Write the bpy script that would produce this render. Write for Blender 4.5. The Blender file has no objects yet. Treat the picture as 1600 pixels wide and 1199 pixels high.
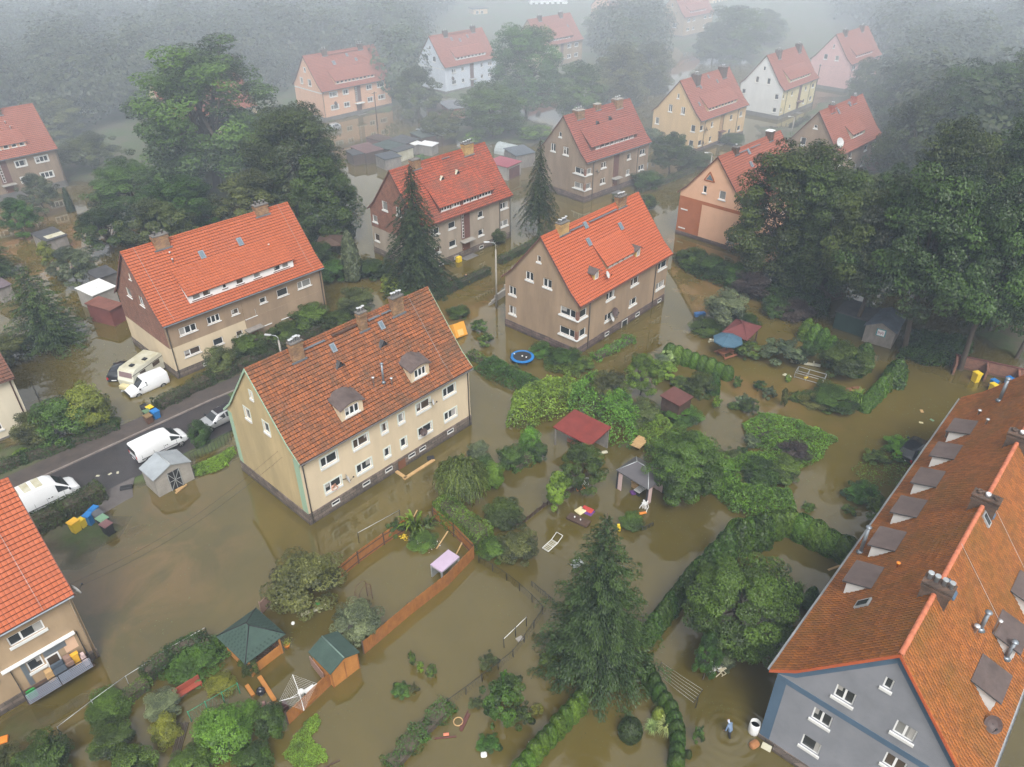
# Flooded housing estate seen from the air in morning mist
import bpy, math, random
import numpy as np
from mathutils import Matrix, Vector
R = math.radians
rng = random.Random(7)
nrg = np.random.default_rng(11)
sc = bpy.context.scene
COL = sc.collection
PI = math.pi
# ------------------------------------------------------------------ camera
FPX, PITCH, ROLL, CAMH = 1186.85, R(33.577), R(-.1874), 45.8
cam_d = bpy.data.cameras.new('camera')
cam = bpy.data.objects.new('camera', cam_d)
COL.objects.link(cam)
cam_d.sensor_width = 36.0
cam_d.lens = FPX / 1600 * 36
cam_d.clip_start = .5
cam_d.clip_end = 3000
cam.matrix_world = Matrix.Translation((0, 0, CAMH)) @ Matrix.Rotation(PI / 2 - PITCH, 4, 'X') @ Matrix.Rotation(ROLL, 4, 'Z')
sc.camera = cam
def ray(u, w):
 x, y = u - 800, w - 599.5
 cr, sr = math.cos(ROLL), math.sin(ROLL)
 x, y = cr * x + sr * y, -sr * x + cr * y
 a, b = x / FPX, -y / FPX
 return Vector((a, math.cos(PITCH) + b * math.sin(PITCH), -math.sin(PITCH) + b * math.cos(PITCH)))
def G(u, w, z=0.0):
 """ground (water level) point of the surveyed place seen at survey-photo position u, w"""
 d = ray(u, w)
 t = (z - CAMH) / d.z
 return Vector((d.x * t, d.y * t, z))
def depth(p):
 return p.y * math.cos(PITCH) - (p.z - CAMH) * math.sin(PITCH)
def height_at(p, w):
 """height of a vertical thing standing at p whose top was surveyed at row w"""
 y = -(w - 599.5) / FPX
 c, s = math.cos(PITCH), math.sin(PITCH)
 Z = p.y * (y * c - s) / (c + y * s)
 return Z + CAMH
# ------------------------------------------------------------------ helpers
def tag(o, label=None, cat=None, group=None, kind=None):
 if label: o['label'] = label
 if cat: o['category'] = cat
 if group: o['group'] = group
 if kind: o['kind'] = kind
 return o
def empty(name, loc, rz=0.0, label=None, cat=None, group=None):
 o = bpy.data.objects.new(name, None)
 COL.objects.link(o)
 o.location = loc
 o.rotation_euler = (0, 0, rz)
 o.empty_display_size = .3
 return tag(o, label, cat, group)
def link_mesh(name, me, parent=None, loc=None, rz=0.0):
 o = bpy.data.objects.new(name, me)
 COL.objects.link(o)
 if parent: o.parent = parent
 if loc is not None: o.location = loc
 if rz: o.rotation_euler = (0, 0, rz)
 return o
def copy_tree(o, parent=None):
 c = o.copy()
 COL.objects.link(c)
 if parent: c.parent = parent
 for ch in list(o.children):
  copy_tree(ch, c)
 return c
class MB:
 """collects polygons of one mesh object"""
 def __init__(s):
  s.v, s.f, s.m, s.uv, s.sm = [], [], [], [], []
 def poly(s, pts, m=0, uv=None, smooth=False):
  b = len(s.v)
  s.v += [tuple(p) for p in pts]
  s.f.append(tuple(range(b, b + len(pts))))
  s.m.append(m)
  s.uv.append(uv)
  s.sm.append(smooth)
 def box(s, x0, x1, y0, y1, z0, z1, m=0, M=None):
  p = [Vector((x, y, z)) for z in (z0, z1) for y in (y0, y1) for x in (x0, x1)]
  if M is not None: p = [M @ q for q in p]
  b = len(s.v)
  s.v += [tuple(q) for q in p]
  for f in ((0, 2, 3, 1), (4, 5, 7, 6), (0, 1, 5, 4), (2, 6, 7, 3), (0, 4, 6, 2), (1, 3, 7, 5)):
   s.f.append(tuple(b + i for i in f)); s.m.append(m); s.uv.append(None); s.sm.append(False)
 def bar(s, a, b, w, h=None, m=0, up=(0, 0, 1)):
  """square bar from a to b"""
  a, b = Vector(a), Vector(b)
  h = h or w
  d = (b - a)
  L = d.length
  if L < 1e-6: return
  d /= L
  u = Vector(up)
  if abs(d.dot(u)) > .98: u = Vector((1, 0, 0))
  x = d.cross(u).normalized()
  u = x.cross(d)
  M = Matrix((( x.x, d.x, u.x, a.x), (x.y, d.y, u.y, a.y), (x.z, d.z, u.z, a.z), (0, 0, 0, 1)))
  s.box(-w / 2, w / 2, 0, L, -h / 2, h / 2, m, M)
 def tube(s, pts, r, n=8, m=0, cap=True, smooth=True):
  """round tube along points, r number or list"""
  pts = [Vector(p) for p in pts]
  rr = r if isinstance(r, (list, tuple)) else [r] * len(pts)
  b0 = len(s.v)
  prev = None
  for i, p in enumerate(pts):
   d = (pts[min(i + 1, len(pts) - 1)] - pts[max(i - 1, 0)]).normalized()
   if prev is None:
    u = Vector((0, 0, 1)) if abs(d.z) < .9 else Vector((1, 0, 0))
   else:
    u = prev
   x = d.cross(u).normalized()
   u = x.cross(d).normalized()
   prev = u
   for k in range(n):
    a = 2 * PI * k / n
    s.v.append(tuple(p + (x * math.cos(a) + u * math.sin(a)) * rr[i]))
  for i in range(len(pts) - 1):
   for k in range(n):
    a, c = b0 + i * n + k, b0 + i * n + (k + 1) % n
    s.f.append((a, a + n, c + n, c)); s.m.append(m); s.uv.append(None); s.sm.append(smooth)
  if cap:
   s.f.append(tuple(b0 + k for k in range(n))); s.m.append(m); s.uv.append(None); s.sm.append(False)
   e = b0 + (len(pts) - 1) * n
   s.f.append(tuple(e + n - 1 - k for k in range(n))); s.m.append(m); s.uv.append(None); s.sm.append(False)
 def lathe(s, prof, c=(0, 0, 0), n=12, m=0, smooth=True, sx=1, sy=1):
  """prof list of (r,z)"""
  b0 = len(s.v)
  for r, z in prof:
   for k in range(n):
    a = 2 * PI * k / n
    s.v.append((c[0] + r * math.cos(a) * sx, c[1] + r * math.sin(a) * sy, c[2] + z))
  for i in range(len(prof) - 1):
   for k in range(n):
    a, q = b0 + i * n + k, b0 + i * n + (k + 1) % n
    s.f.append((a, q, q + n, a + n)); s.m.append(m); s.uv.append(None); s.sm.append(smooth)
  s.f.append(tuple(b0 + n - 1 - k for k in range(n))); s.m.append(m); s.uv.append(None); s.sm.append(False)
  e = b0 + (len(prof) - 1) * n
  s.f.append(tuple(e + k for k in range(n))); s.m.append(m); s.uv.append(None); s.sm.append(False)
 def prism(s, poly, z0, z1, m=0, M=None):
  """vertical prism over a polygon of (x,y)"""
  n = len(poly)
  p = [Vector((x, y, z0)) for x, y in poly] + [Vector((x, y, z1)) for x, y in poly]
  if M is not None: p = [M @ q for q in p]
  b = len(s.v)
  s.v += [tuple(q) for q in p]
  fs = [tuple(range(n - 1, -1, -1)), tuple(range(n, 2 * n))] + [(i, (i + 1) % n, n + (i + 1) % n, n + i) for i in range(n)]
  for f in fs:
   s.f.append(tuple(b + i for i in f)); s.m.append(m); s.uv.append(None); s.sm.append(False)
 def build(s, name, mats, parent=None, loc=None, rz=0.0, bevel=0, label=None):
  me = bpy.data.meshes.new(name)
  me.from_pydata(s.v, [], s.f)
  if not isinstance(mats, (list, tuple)): mats = [mats]
  for k in mats: me.materials.append(k)
  me.polygons.foreach_set('material_index', s.m)
  me.polygons.foreach_set('use_smooth', s.sm)
  if any(u is not None for u in s.uv):
   ul = me.uv_layers.new(name='UVMap')
   arr = []
   for f, u in zip(s.f, s.uv):
    if u is None: arr += [0.0] * (2 * len(f))
    else:
     for q in u: arr += [q[0], q[1]]
   ul.data.foreach_set('uv', arr)
  me.update()
  o = link_mesh(name, me, parent, loc, rz)
  if bevel:
   b = o.modifiers.new('bevel', 'BEVEL')
   b.width = bevel; b.segments = 2; b.limit_method = 'ANGLE'
  if label: o['label'] = label
  return o
# ------------------------------------------------------------------ materials
def _new(name):
 m = bpy.data.materials.new(name)
 m.use_nodes = True
 nt = m.node_tree
 b = nt.nodes['Principled BSDF']
 return m, nt, b
def _n(nt, typ, **kw):
 n = nt.nodes.new(typ)
 for k, v in kw.items():
  if k in n.inputs: n.inputs[k].default_value = v
  else: setattr(n, k, v)
 return n
def c4(c): return (c[0], c[1], c[2], 1)
def mul(c, k): return tuple(min(1, x * k) for x in c)
def pm(name, col, rough=.75, var=.18, scale=.8, col2=None, bump=0.0, bscale=20, spec=.3, metal=0, streak=0, rand=0):
 """painted / plastered / wooden surface with uneven tone; streak stretches the stains vertically"""
 m, nt, b = _new(name)
 L = nt.links.new
 tc = _n(nt, 'ShaderNodeTexCoord')
 mp = _n(nt, 'ShaderNodeMapping')
 mp.inputs['Scale'].default_value = (1, 1, 1 - .75 * streak)
 L(tc.outputs['Object'], mp.inputs['Vector'])
 no = _n(nt, 'ShaderNodeTexNoise', Scale=scale, Detail=7, Roughness=.65)
 L(mp.outputs[0], no.inputs['Vector'])
 rp = _n(nt, 'ShaderNodeValToRGB')
 rp.color_ramp.elements[0].position = .3
 rp.color_ramp.elements[1].position = .7
 rp.color_ramp.elements[0].color = c4(col2 if col2 else mul(col, 1 - var))
 rp.color_ramp.elements[1].color = c4(col if col2 else mul(col, 1 + var * .6))
 L(no.outputs['Fac'], rp.inputs[0])
 out = rp.outputs[0]
 if rand:
  oi = _n(nt, 'ShaderNodeObjectInfo')
  mr = _n(nt, 'ShaderNodeMapRange')
  mr.inputs['To Min'].default_value = 1 - rand
  mr.inputs['To Max'].default_value = 1 + rand
  L(oi.outputs['Random'], mr.inputs['Value'])
  hs = _n(nt, 'ShaderNodeHueSaturation')
  L(mr.outputs[0], hs.inputs['Value'])
  L(out, hs.inputs['Color'])
  out = hs.outputs[0]
 L(out, b.inputs['Base Color'])
 b.inputs['Roughness'].default_value = rough
 b.inputs['Specular IOR Level'].default_value = spec
 b.inputs['Metallic'].default_value = metal
 if bump:
  n2 = _n(nt, 'ShaderNodeTexNoise', Scale=bscale, Detail=4)
  L(tc.outputs['Object'], n2.inputs['Vector'])
  bp = _n(nt, 'ShaderNodeBump', Strength=bump, Distance=.05)
  L(n2.outputs['Fac'], bp.inputs['Height'])
  L(bp.outputs[0], b.inputs['Normal'])
 return m
def tile_mat(name, ca, cb, moss, moss_amt=.3, joint_shade=.35, tw=.3, rough=.7, scale=.35, pan=.6):
 """clay roof tiles: every tile has its own tone; weathering grows in patches"""
 m, nt, b = _new(name)
 L = nt.links.new
 uv = _n(nt, 'ShaderNodeUVMap')
 br = _n(nt, 'ShaderNodeTexBrick', Scale=1.0)
 br.inputs['Brick Width'].default_value = tw
 br.inputs['Row Height'].default_value = .34
 br.inputs['Mortar Size'].default_value = .012
 br.inputs['Color1'].default_value = c4(ca)
 br.inputs['Color2'].default_value = c4(cb)
 br.inputs['Mortar'].default_value = c4(mul(cb, joint_shade))  # dark joint colour; the course lips reuse it as painted-in gap shade
 br.offset = 0.0
 L(uv.outputs[0], br.inputs['Vector'])
 no = _n(nt, 'ShaderNodeTexNoise', Scale=scale, Detail=9, Roughness=.72)
 tc = _n(nt, 'ShaderNodeTexCoord')
 L(tc.outputs['Object'], no.inputs['Vector'])
 rp = _n(nt, 'ShaderNodeValToRGB')
 rp.color_ramp.elements[0].position = .45
 rp.color_ramp.elements[1].position = .72
 rp.color_ramp.elements[0].color = (0, 0, 0, 1)
 rp.color_ramp.elements[1].color = (moss_amt,) * 3 + (1,)
 L(no.outputs['Fac'], rp.inputs[0])
 mx = _n(nt, 'ShaderNodeMix', data_type='RGBA')
 L(rp.outputs[0], mx.inputs[0])
 L(br.outputs['Color'], mx.inputs[6])
 mx.inputs[7].default_value = c4(moss)
 L(mx.outputs[2], b.inputs['Base Color'])
 b.inputs['Roughness'].default_value = rough
 b.inputs['Specular IOR Level'].default_value = .35
 wv = _n(nt, 'ShaderNodeTexWave', Scale=PI / tw / 3.1416 * .5 * 2 / 2)
 wv.wave_profile = 'SIN'
 wv.bands_direction = 'X'
 wv.inputs['Scale'].default_value = 1 / tw * PI / 10   # blender wave: period = 2*pi/(20*scale)
 L(uv.outputs[0], wv.inputs['Vector'])
 bp = _n(nt, 'ShaderNodeBump', Strength=pan, Distance=.04)
 L(wv.outputs['Fac'], bp.inputs['Height'])
 L(bp.outputs[0], b.inputs['Normal'])
 return m
def brick_mat(name, ca, cb, mo, bw=.25, rh=.08, ms=.01, bump=.3, var=.3):
 m, nt, b = _new(name)
 L = nt.links.new
 tc = _n(nt, 'ShaderNodeTexCoord')
 sx = _n(nt, 'ShaderNodeSeparateXYZ')
 L(tc.outputs['Object'], sx.inputs[0])
 ad = _n(nt, 'ShaderNodeMath', operation='ADD')
 L(sx.outputs[0], ad.inputs[0]); L(sx.outputs[1], ad.inputs[1])
 cb_ = _n(nt, 'ShaderNodeCombineXYZ')
 L(ad.outputs[0], cb_.inputs[0]); L(sx.outputs[2], cb_.inputs[1])
 br = _n(nt, 'ShaderNodeTexBrick', Scale=1.0)
 br.inputs['Brick Width'].default_value = bw
 br.inputs['Row Height'].default_value = rh
 br.inputs['Mortar Size'].default_value = ms
 br.inputs['Color1'].default_value = c4(ca)
 br.inputs['Color2'].default_value = c4(cb)
 br.inputs['Mortar'].default_value = c4(mo)
 L(cb_.outputs[0], br.inputs['Vector'])
 no = _n(nt, 'ShaderNodeTexNoise', Scale=1.1, Detail=8, Roughness=.7)
 L(tc.outputs['Object'], no.inputs['Vector'])
 mr = _n(nt, 'ShaderNodeMapRange')
 mr.inputs['From Min'].default_value = .3; mr.inputs['From Max'].default_value = .7
 mr.inputs['To Min'].default_value = 1 - var; mr.inputs['To Max'].default_value = 1 + var
 L(no.outputs['Fac'], mr.inputs['Value'])
 hs = _n(nt, 'ShaderNodeHueSaturation')
 L(mr.outputs[0], hs.inputs['Value']); L(br.outputs['Color'], hs.inputs['Color'])
 wz = _n(nt, 'ShaderNodeMath', operation='MULTIPLY_ADD')   # soaked band with an uneven tide line
 wz.inputs[1].default_value = .35; L(no.outputs['Fac'], wz.inputs[0]); wz.inputs[2].default_value = .08
 wl = _n(nt, 'ShaderNodeMath', operation='LESS_THAN'); L(sx.outputs[2], wl.inputs[0]); L(wz.outputs[0], wl.inputs[1])
 wm = _n(nt, 'ShaderNodeMix', data_type='RGBA'); L(wl.outputs[0], wm.inputs[0]); L(hs.outputs[0], wm.inputs[6])
 wk = _n(nt, 'ShaderNodeHueSaturation', Value=.55); L(hs.outputs[0], wk.inputs['Color']); L(wk.outputs[0], wm.inputs[7])
 L(wm.outputs[2], b.inputs['Base Color'])
 b.inputs['Roughness'].default_value = .85
 bp = _n(nt, 'ShaderNodeBump', Strength=bump, Distance=.03)
 L(br.outputs['Fac'], bp.inputs['Height'])
 bp.invert = True
 L(bp.outputs[0], b.inputs['Normal'])
 return m
def leaf_mat(name, dark, light, rand=.22, scale=1.2, hue=.025, spec=.26):
 """foliage: tone varies leaf clump by leaf clump and plant by plant"""
 m, nt, b = _new(name)
 L = nt.links.new
 at = _n(nt, 'ShaderNodeAttribute', attribute_name='tone')
 tc = _n(nt, 'ShaderNodeTexCoord')
 no = _n(nt, 'ShaderNodeTexNoise', Scale=scale, Detail=3)
 L(tc.outputs['Object'], no.inputs['Vector'])
 ad = _n(nt, 'ShaderNodeMath', operation='ADD')
 L(at.outputs['Fac'], ad.inputs[0]); L(no.outputs['Fac'], ad.inputs[1])
 mh = _n(nt, 'ShaderNodeMath', operation='MULTIPLY')
 mh.inputs[1].default_value = .5
 L(ad.outputs[0], mh.inputs[0])
 rp = _n(nt, 'ShaderNodeValToRGB')
 rp.color_ramp.elements[0].position = .25
 rp.color_ramp.elements[1].position = .8
 rp.color_ramp.elements[0].color = c4(dark)
 rp.color_ramp.elements[1].color = c4(light)
 L(mh.outputs[0], rp.inputs[0])
 oi = _n(nt, 'ShaderNodeObjectInfo')
 mr = _n(nt, 'ShaderNodeMapRange')
 mr.inputs['To Min'].default_value = 1 - rand; mr.inputs['To Max'].default_value = 1 + rand
 L(oi.outputs['Random'], mr.inputs['Value'])
 m2 = _n(nt, 'ShaderNodeMapRange')
 m2.inputs['To Min'].default_value = .5 - hue; m2.inputs['To Max'].default_value = .5 + hue
 mm = _n(nt, 'ShaderNodeMath', operation='FRACT')
 mq = _n(nt, 'ShaderNodeMath', operation='MULTIPLY')
 mq.inputs[1].default_value = 7.31
 L(oi.outputs['Random'], mq.inputs[0]); L(mq.outputs[0], mm.inputs[0]); L(mm.outputs[0], m2.inputs['Value'])
 hs = _n(nt, 'ShaderNodeHueSaturation')
 L(mr.outputs[0], hs.inputs['Value']); L(m2.outputs[0], hs.inputs['Hue']); L(rp.outputs[0], hs.inputs['Color'])
 L(hs.outputs[0], b.inputs['Base Color'])
 b.inputs['Roughness'].default_value = .46
 b.inputs['Specular IOR Level'].default_value = spec
 return m
def glass_mat(name, col, rough=.08):
 m, nt, b = _new(name)
 b.inputs['Base Color'].default_value = c4(col)
 b.inputs['Roughness'].default_value = rough
 b.inputs['Specular IOR Level'].default_value = .6
 return m
ORANGE = tile_mat('new_orange_tiles', (0.385, 0.095, 0.034), (0.328, 0.079, 0.029), (.25, .075, .04), .35, .3)
ORANGE_D = tile_mat('orange_concrete_tiles', (0.410, 0.095, 0.036), (0.361, 0.083, 0.032), (.28, .08, .04), .3, .3)
RED = tile_mat('faded_red_tiles', (.28, .082, .052), (.21, .062, .044), (.17, .075, .055), .6, .35)
RED_F = tile_mat('red_tiles', (.29, .094, .058), (.245, .082, .052), (.26, .09, .06), .5, .5)
OLD_RED = tile_mat('old_red_tiles', (0.361, 0.077, 0.036), (0.213, 0.054, 0.030), (.10, .065, .05), .7, .3)
OLD = tile_mat('weathered_clay_tiles', (.295, .093, .030), (.17, .058, .022), (.07, .05, .03), .85, .2, .26, scale=.5)
OLD_R = tile_mat('mossy_clay_tiles', (.315, .10, .016), (.19, .06, .010), (.12, .066, .008), .7, .2, .24, scale=.3, pan=1.0)
BROWN_T = tile_mat('brown_tiles', (0.139, 0.059, 0.036), (0.090, 0.045, 0.030), (.26, .08, .04), .5, .4)
CREAM = pm('cream_render', (.55, .45, .31), var=.13, scale=.5, streak=1, rough=.9)
CREAM_G = pm('algae_stained_render', (.48, .37, .20), col2=(.31, .25, .135), scale=.45, streak=1, rough=.9)
MINT = pm('pale_green_band', (.30, .42, .30), var=.2, streak=1)
TAUPE = pm('taupe_render', (.25, .185, .13), var=.28, scale=.6, streak=1, rough=.92)
BROWN_W = pm('brown_render', (.285, .205, .135), var=.24, scale=.55, streak=1, rough=.92)
TAN = pm('tan_render', (.34, .245, .15), var=.2, scale=.6, streak=1, rough=.92)
GREYTAN = pm('grey_tan_render', (.30, .25, .195), var=.22, scale=.6, streak=1, rough=.92)
PEACH = pm('peach_render', (.60, .36, .235), var=.06, rough=.9)
PEACH_L = pm('light_peach_render', (.60, .40, .27), var=.08, rough=.9)
TERRA = pm('terracotta_render', (.33, .115, .05), var=.12, rough=.9)
YELLOW_W = pm('sand_yellow_render', (.55, .39, .21), var=.10, streak=1, rough=.9)
WHITE_W = pm('white_render', (.60, .60, .58), var=.08, streak=1, rough=.9)
LEMON = pm('lemon_render', (.60, .52, .30), var=.1, rough=.9)
PINK_W = pm('pink_render', (.58, .36, .34), var=.08, rough=.9)
BLUEWHITE = pm('pale_blue_grey_render', (.52, .56, .62), var=.1, rough=.9)
GREY_W = pm('light_grey_render', (.225, .232, .255), col2=(.175, .182, .20), scale=.55, rough=.9)
STEEL = pm('slate_blue_paint', (.07, .115, .17), var=.14, scale=.7)
IVORY = pm('ivory_render', (.58, .52, .40), var=.08, rough=.9, streak=1)
BRICK_G = brick_mat('brown_red_brick', (.22, .085, .05), (.15, .06, .04), (.22, .15, .11))
BRICK_C = brick_mat('chimney_brick', (.30, .17, .07), (.16, .08, .045), (.2, .15, .1), var=.5)
BRICK_Y = brick_mat('yellow_chimney_brick', (.45, .28, .09), (.32, .2, .07), (.3, .22, .12), var=.4)
BRICK_K = brick_mat('sooty_brick', (.10, .055, .035), (.06, .04, .03), (.1, .08, .06), var=.5)
STONE = brick_mat('rough_stone', (.17, .13, .105), (.10, .08, .066), (.06, .05, .042), .75, .32, .025, .8, .45)
STONE_R = brick_mat('reddish_stone', (.15, .10, .085), (.09, .066, .06), (.055, .045, .04), .7, .3, .025, .8, .4)
PVC = pm('white_plastic', (.70, .70, .69), rough=.4, var=.05)
SILL = pm('pale_sill', (.62, .62, .60), rough=.6, var=.12)
TRIM = pm('pale_surround', (.56, .60, .54), rough=.8, var=.08)
GLASS = glass_mat('dark_pane', (.025, .028, .03))
GLASS_C = glass_mat('curtained_pane', (.20, .20, .19), .12)
GLASS_B = glass_mat('brownish_pane', (.07, .05, .035), .1)
CURTAIN = pm('net_curtain', (.34, .33, .31), var=.15, scale=6, rough=.25, spec=.5)
SKYGL = glass_mat('roof_window_pane', (.12, .16, .19), .06)
ZINC = pm('zinc', (.25, .28, .31), rough=.45, metal=.6, var=.2)
GUTTER = pm('weathered_gutter', (.14, .13, .125), rough=.55, metal=.3, var=.25)
STEELW = pm('bright_flue', (.62, .63, .64), rough=.35, metal=.5, var=.1)
BROWN_P = pm('brown_paint', (.13, .062, .05), var=.2)
DOOR_M = pm('brown_door', (.17, .07, .035), var=.2, streak=1)
CONC = pm('concrete', (.30, .28, .25), var=.25, rough=.95, bump=.2)
CONC_D = pm('dark_concrete', (.14, .13, .12), var=.3, rough=.95)
BITUM = pm('bitumen_felt', (.065, .064, .066), var=.35, scale=.9, rough=.85)
FELT_BR = pm('brown_felt', (.10, .075, .068), var=.3, scale=1.2, rough=.9)
ROOF_GREY = pm('grey_sheet_roof', (.33, .36, .38), var=.2, scale=.7, rough=.55, metal=.2)
WHITE_P = pm('white_paint', (.72, .73, .74), rough=.3, var=.05, spec=.5)
WHITE_D = pm('dirty_white_paint', (.52, .51, .43), col2=(.34, .31, .19), rough=.5, scale=1.1)
SILVER_P = pm('silver_paint', (.42, .43, .44), rough=.28, metal=.5, var=.04)
BLACK_P = pm('black_paint', (.018, .019, .024), rough=.2, var=.1, spec=.6)
TYRE = pm('rubber', (.02, .02, .02), rough=.9)
CHROME = pm('light_alloy', (.5, .5, .5), rough=.35, metal=.8, var=.1)
REDLAMP = pm('red_lens', (.45, .02, .02), rough=.25)
LAMPW = pm('clear_lens', (.6, .62, .62), rough=.15)
BLACKPL = pm('black_plastic', (.025, .025, .027), rough=.6)
FENCE_W = pm('stained_fence_boards', (.34, .138, .034), col2=(.19, .075, .022), scale=2.2, streak=.6)
ORANGE_W = pm('honey_stained_wood', (.44, .19, .045), col2=(.33, .135, .033), scale=2.0, streak=.5)
PLANK = pm('raw_timber', (.50, .33, .15), col2=(.36, .22, .10), scale=3)
GREYWOOD = pm('grey_weathered_wood', (.22, .20, .18), var=.3, scale=2, streak=.7)
DARKWOOD = pm('dark_wood', (.075, .045, .032), var=.3, scale=2)
GREEN_SH = pm('green_felt_roof', (.045, .075, .060), col2=(.032, .055, .045), scale=1.5, rough=.85)
GREEN_M = pm('green_coated_metal', (.03, .22, .12), rough=.5)
WINE = pm('wine_red_felt', (.13, .038, .036), var=.25, rough=.85)
RED_SH = pm('red_felt_sheet', (.17, .030, .023), var=.25, scale=1.3, rough=.75)
MAROON = pm('maroon_felt', (.11, .042, .035), var=.25, rough=.85)
LILAC = pm('lilac_tarpaulin', (.42, .33, .43), var=.12, rough=.6)
PINKCL = pm('pale_pink_canvas', (.50, .38, .36), var=.12)
BLUE_C = pm('grey_blue_canvas', (.05, .105, .15), var=.15)
BLUE_P = pm('blue_plastic', (.02, .16, .42), rough=.5, var=.12)
YEL_P = pm('yellow_plastic', (.68, .48, .03), rough=.5, var=.1)
BRN_P = pm('brown_plastic', (.13, .065, .04), rough=.6)
GRY_P = pm('grey_plastic', (.10, .105, .115), rough=.6)
GRN_P = pm('green_plastic_lid', (.17, .30, .19), rough=.6)
BRT_GRN = pm('bright_green_cloth', (.02, .36, .07), rough=.7)
MAUVE_P = pm('faded_maroon_lid', (.20, .10, .10), rough=.6)
ORNG_P = pm('orange_plastic', (.70, .22, .03), rough=.5)
METAL_D = pm('dark_iron', (.03, .03, .032), rough=.6, metal=.4)
METAL_L = pm('galvanised_metal', (.42, .44, .45), rough=.5, metal=.5, var=.2)
WHITE_M = pm('white_enamel', (.72, .72, .70), rough=.4)
PANEL = pm('brown_board', (.24, .15, .115), var=.15)
SKIN = pm('skin', (.46, .25, .17), rough=.6, var=.06)
BARK = pm('bark', (.085, .065, .048), var=.4, scale=3, rough=.95)
BARK_P = pm('pale_bark', (.22, .19, .155), var=.35, scale=3, rough=.95)
FOAM = pm('foam_rubber', (.62, .55, .33), rough=.9)
PURPLE = pm('purple_cloth', (.11, .04, .17), rough=.9)
REDCL = pm('red_cloth', (.45, .05, .04), rough=.9)
SAT = pm('pale_dish', (.50, .50, .49), rough=.5, var=.08)
SAT_B = pm('brown_dish', (.075, .05, .045), rough=.5, var=.1)
BALCBL = pm('blue_grey_lattice', (.28, .31, .38), var=.1)
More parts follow.
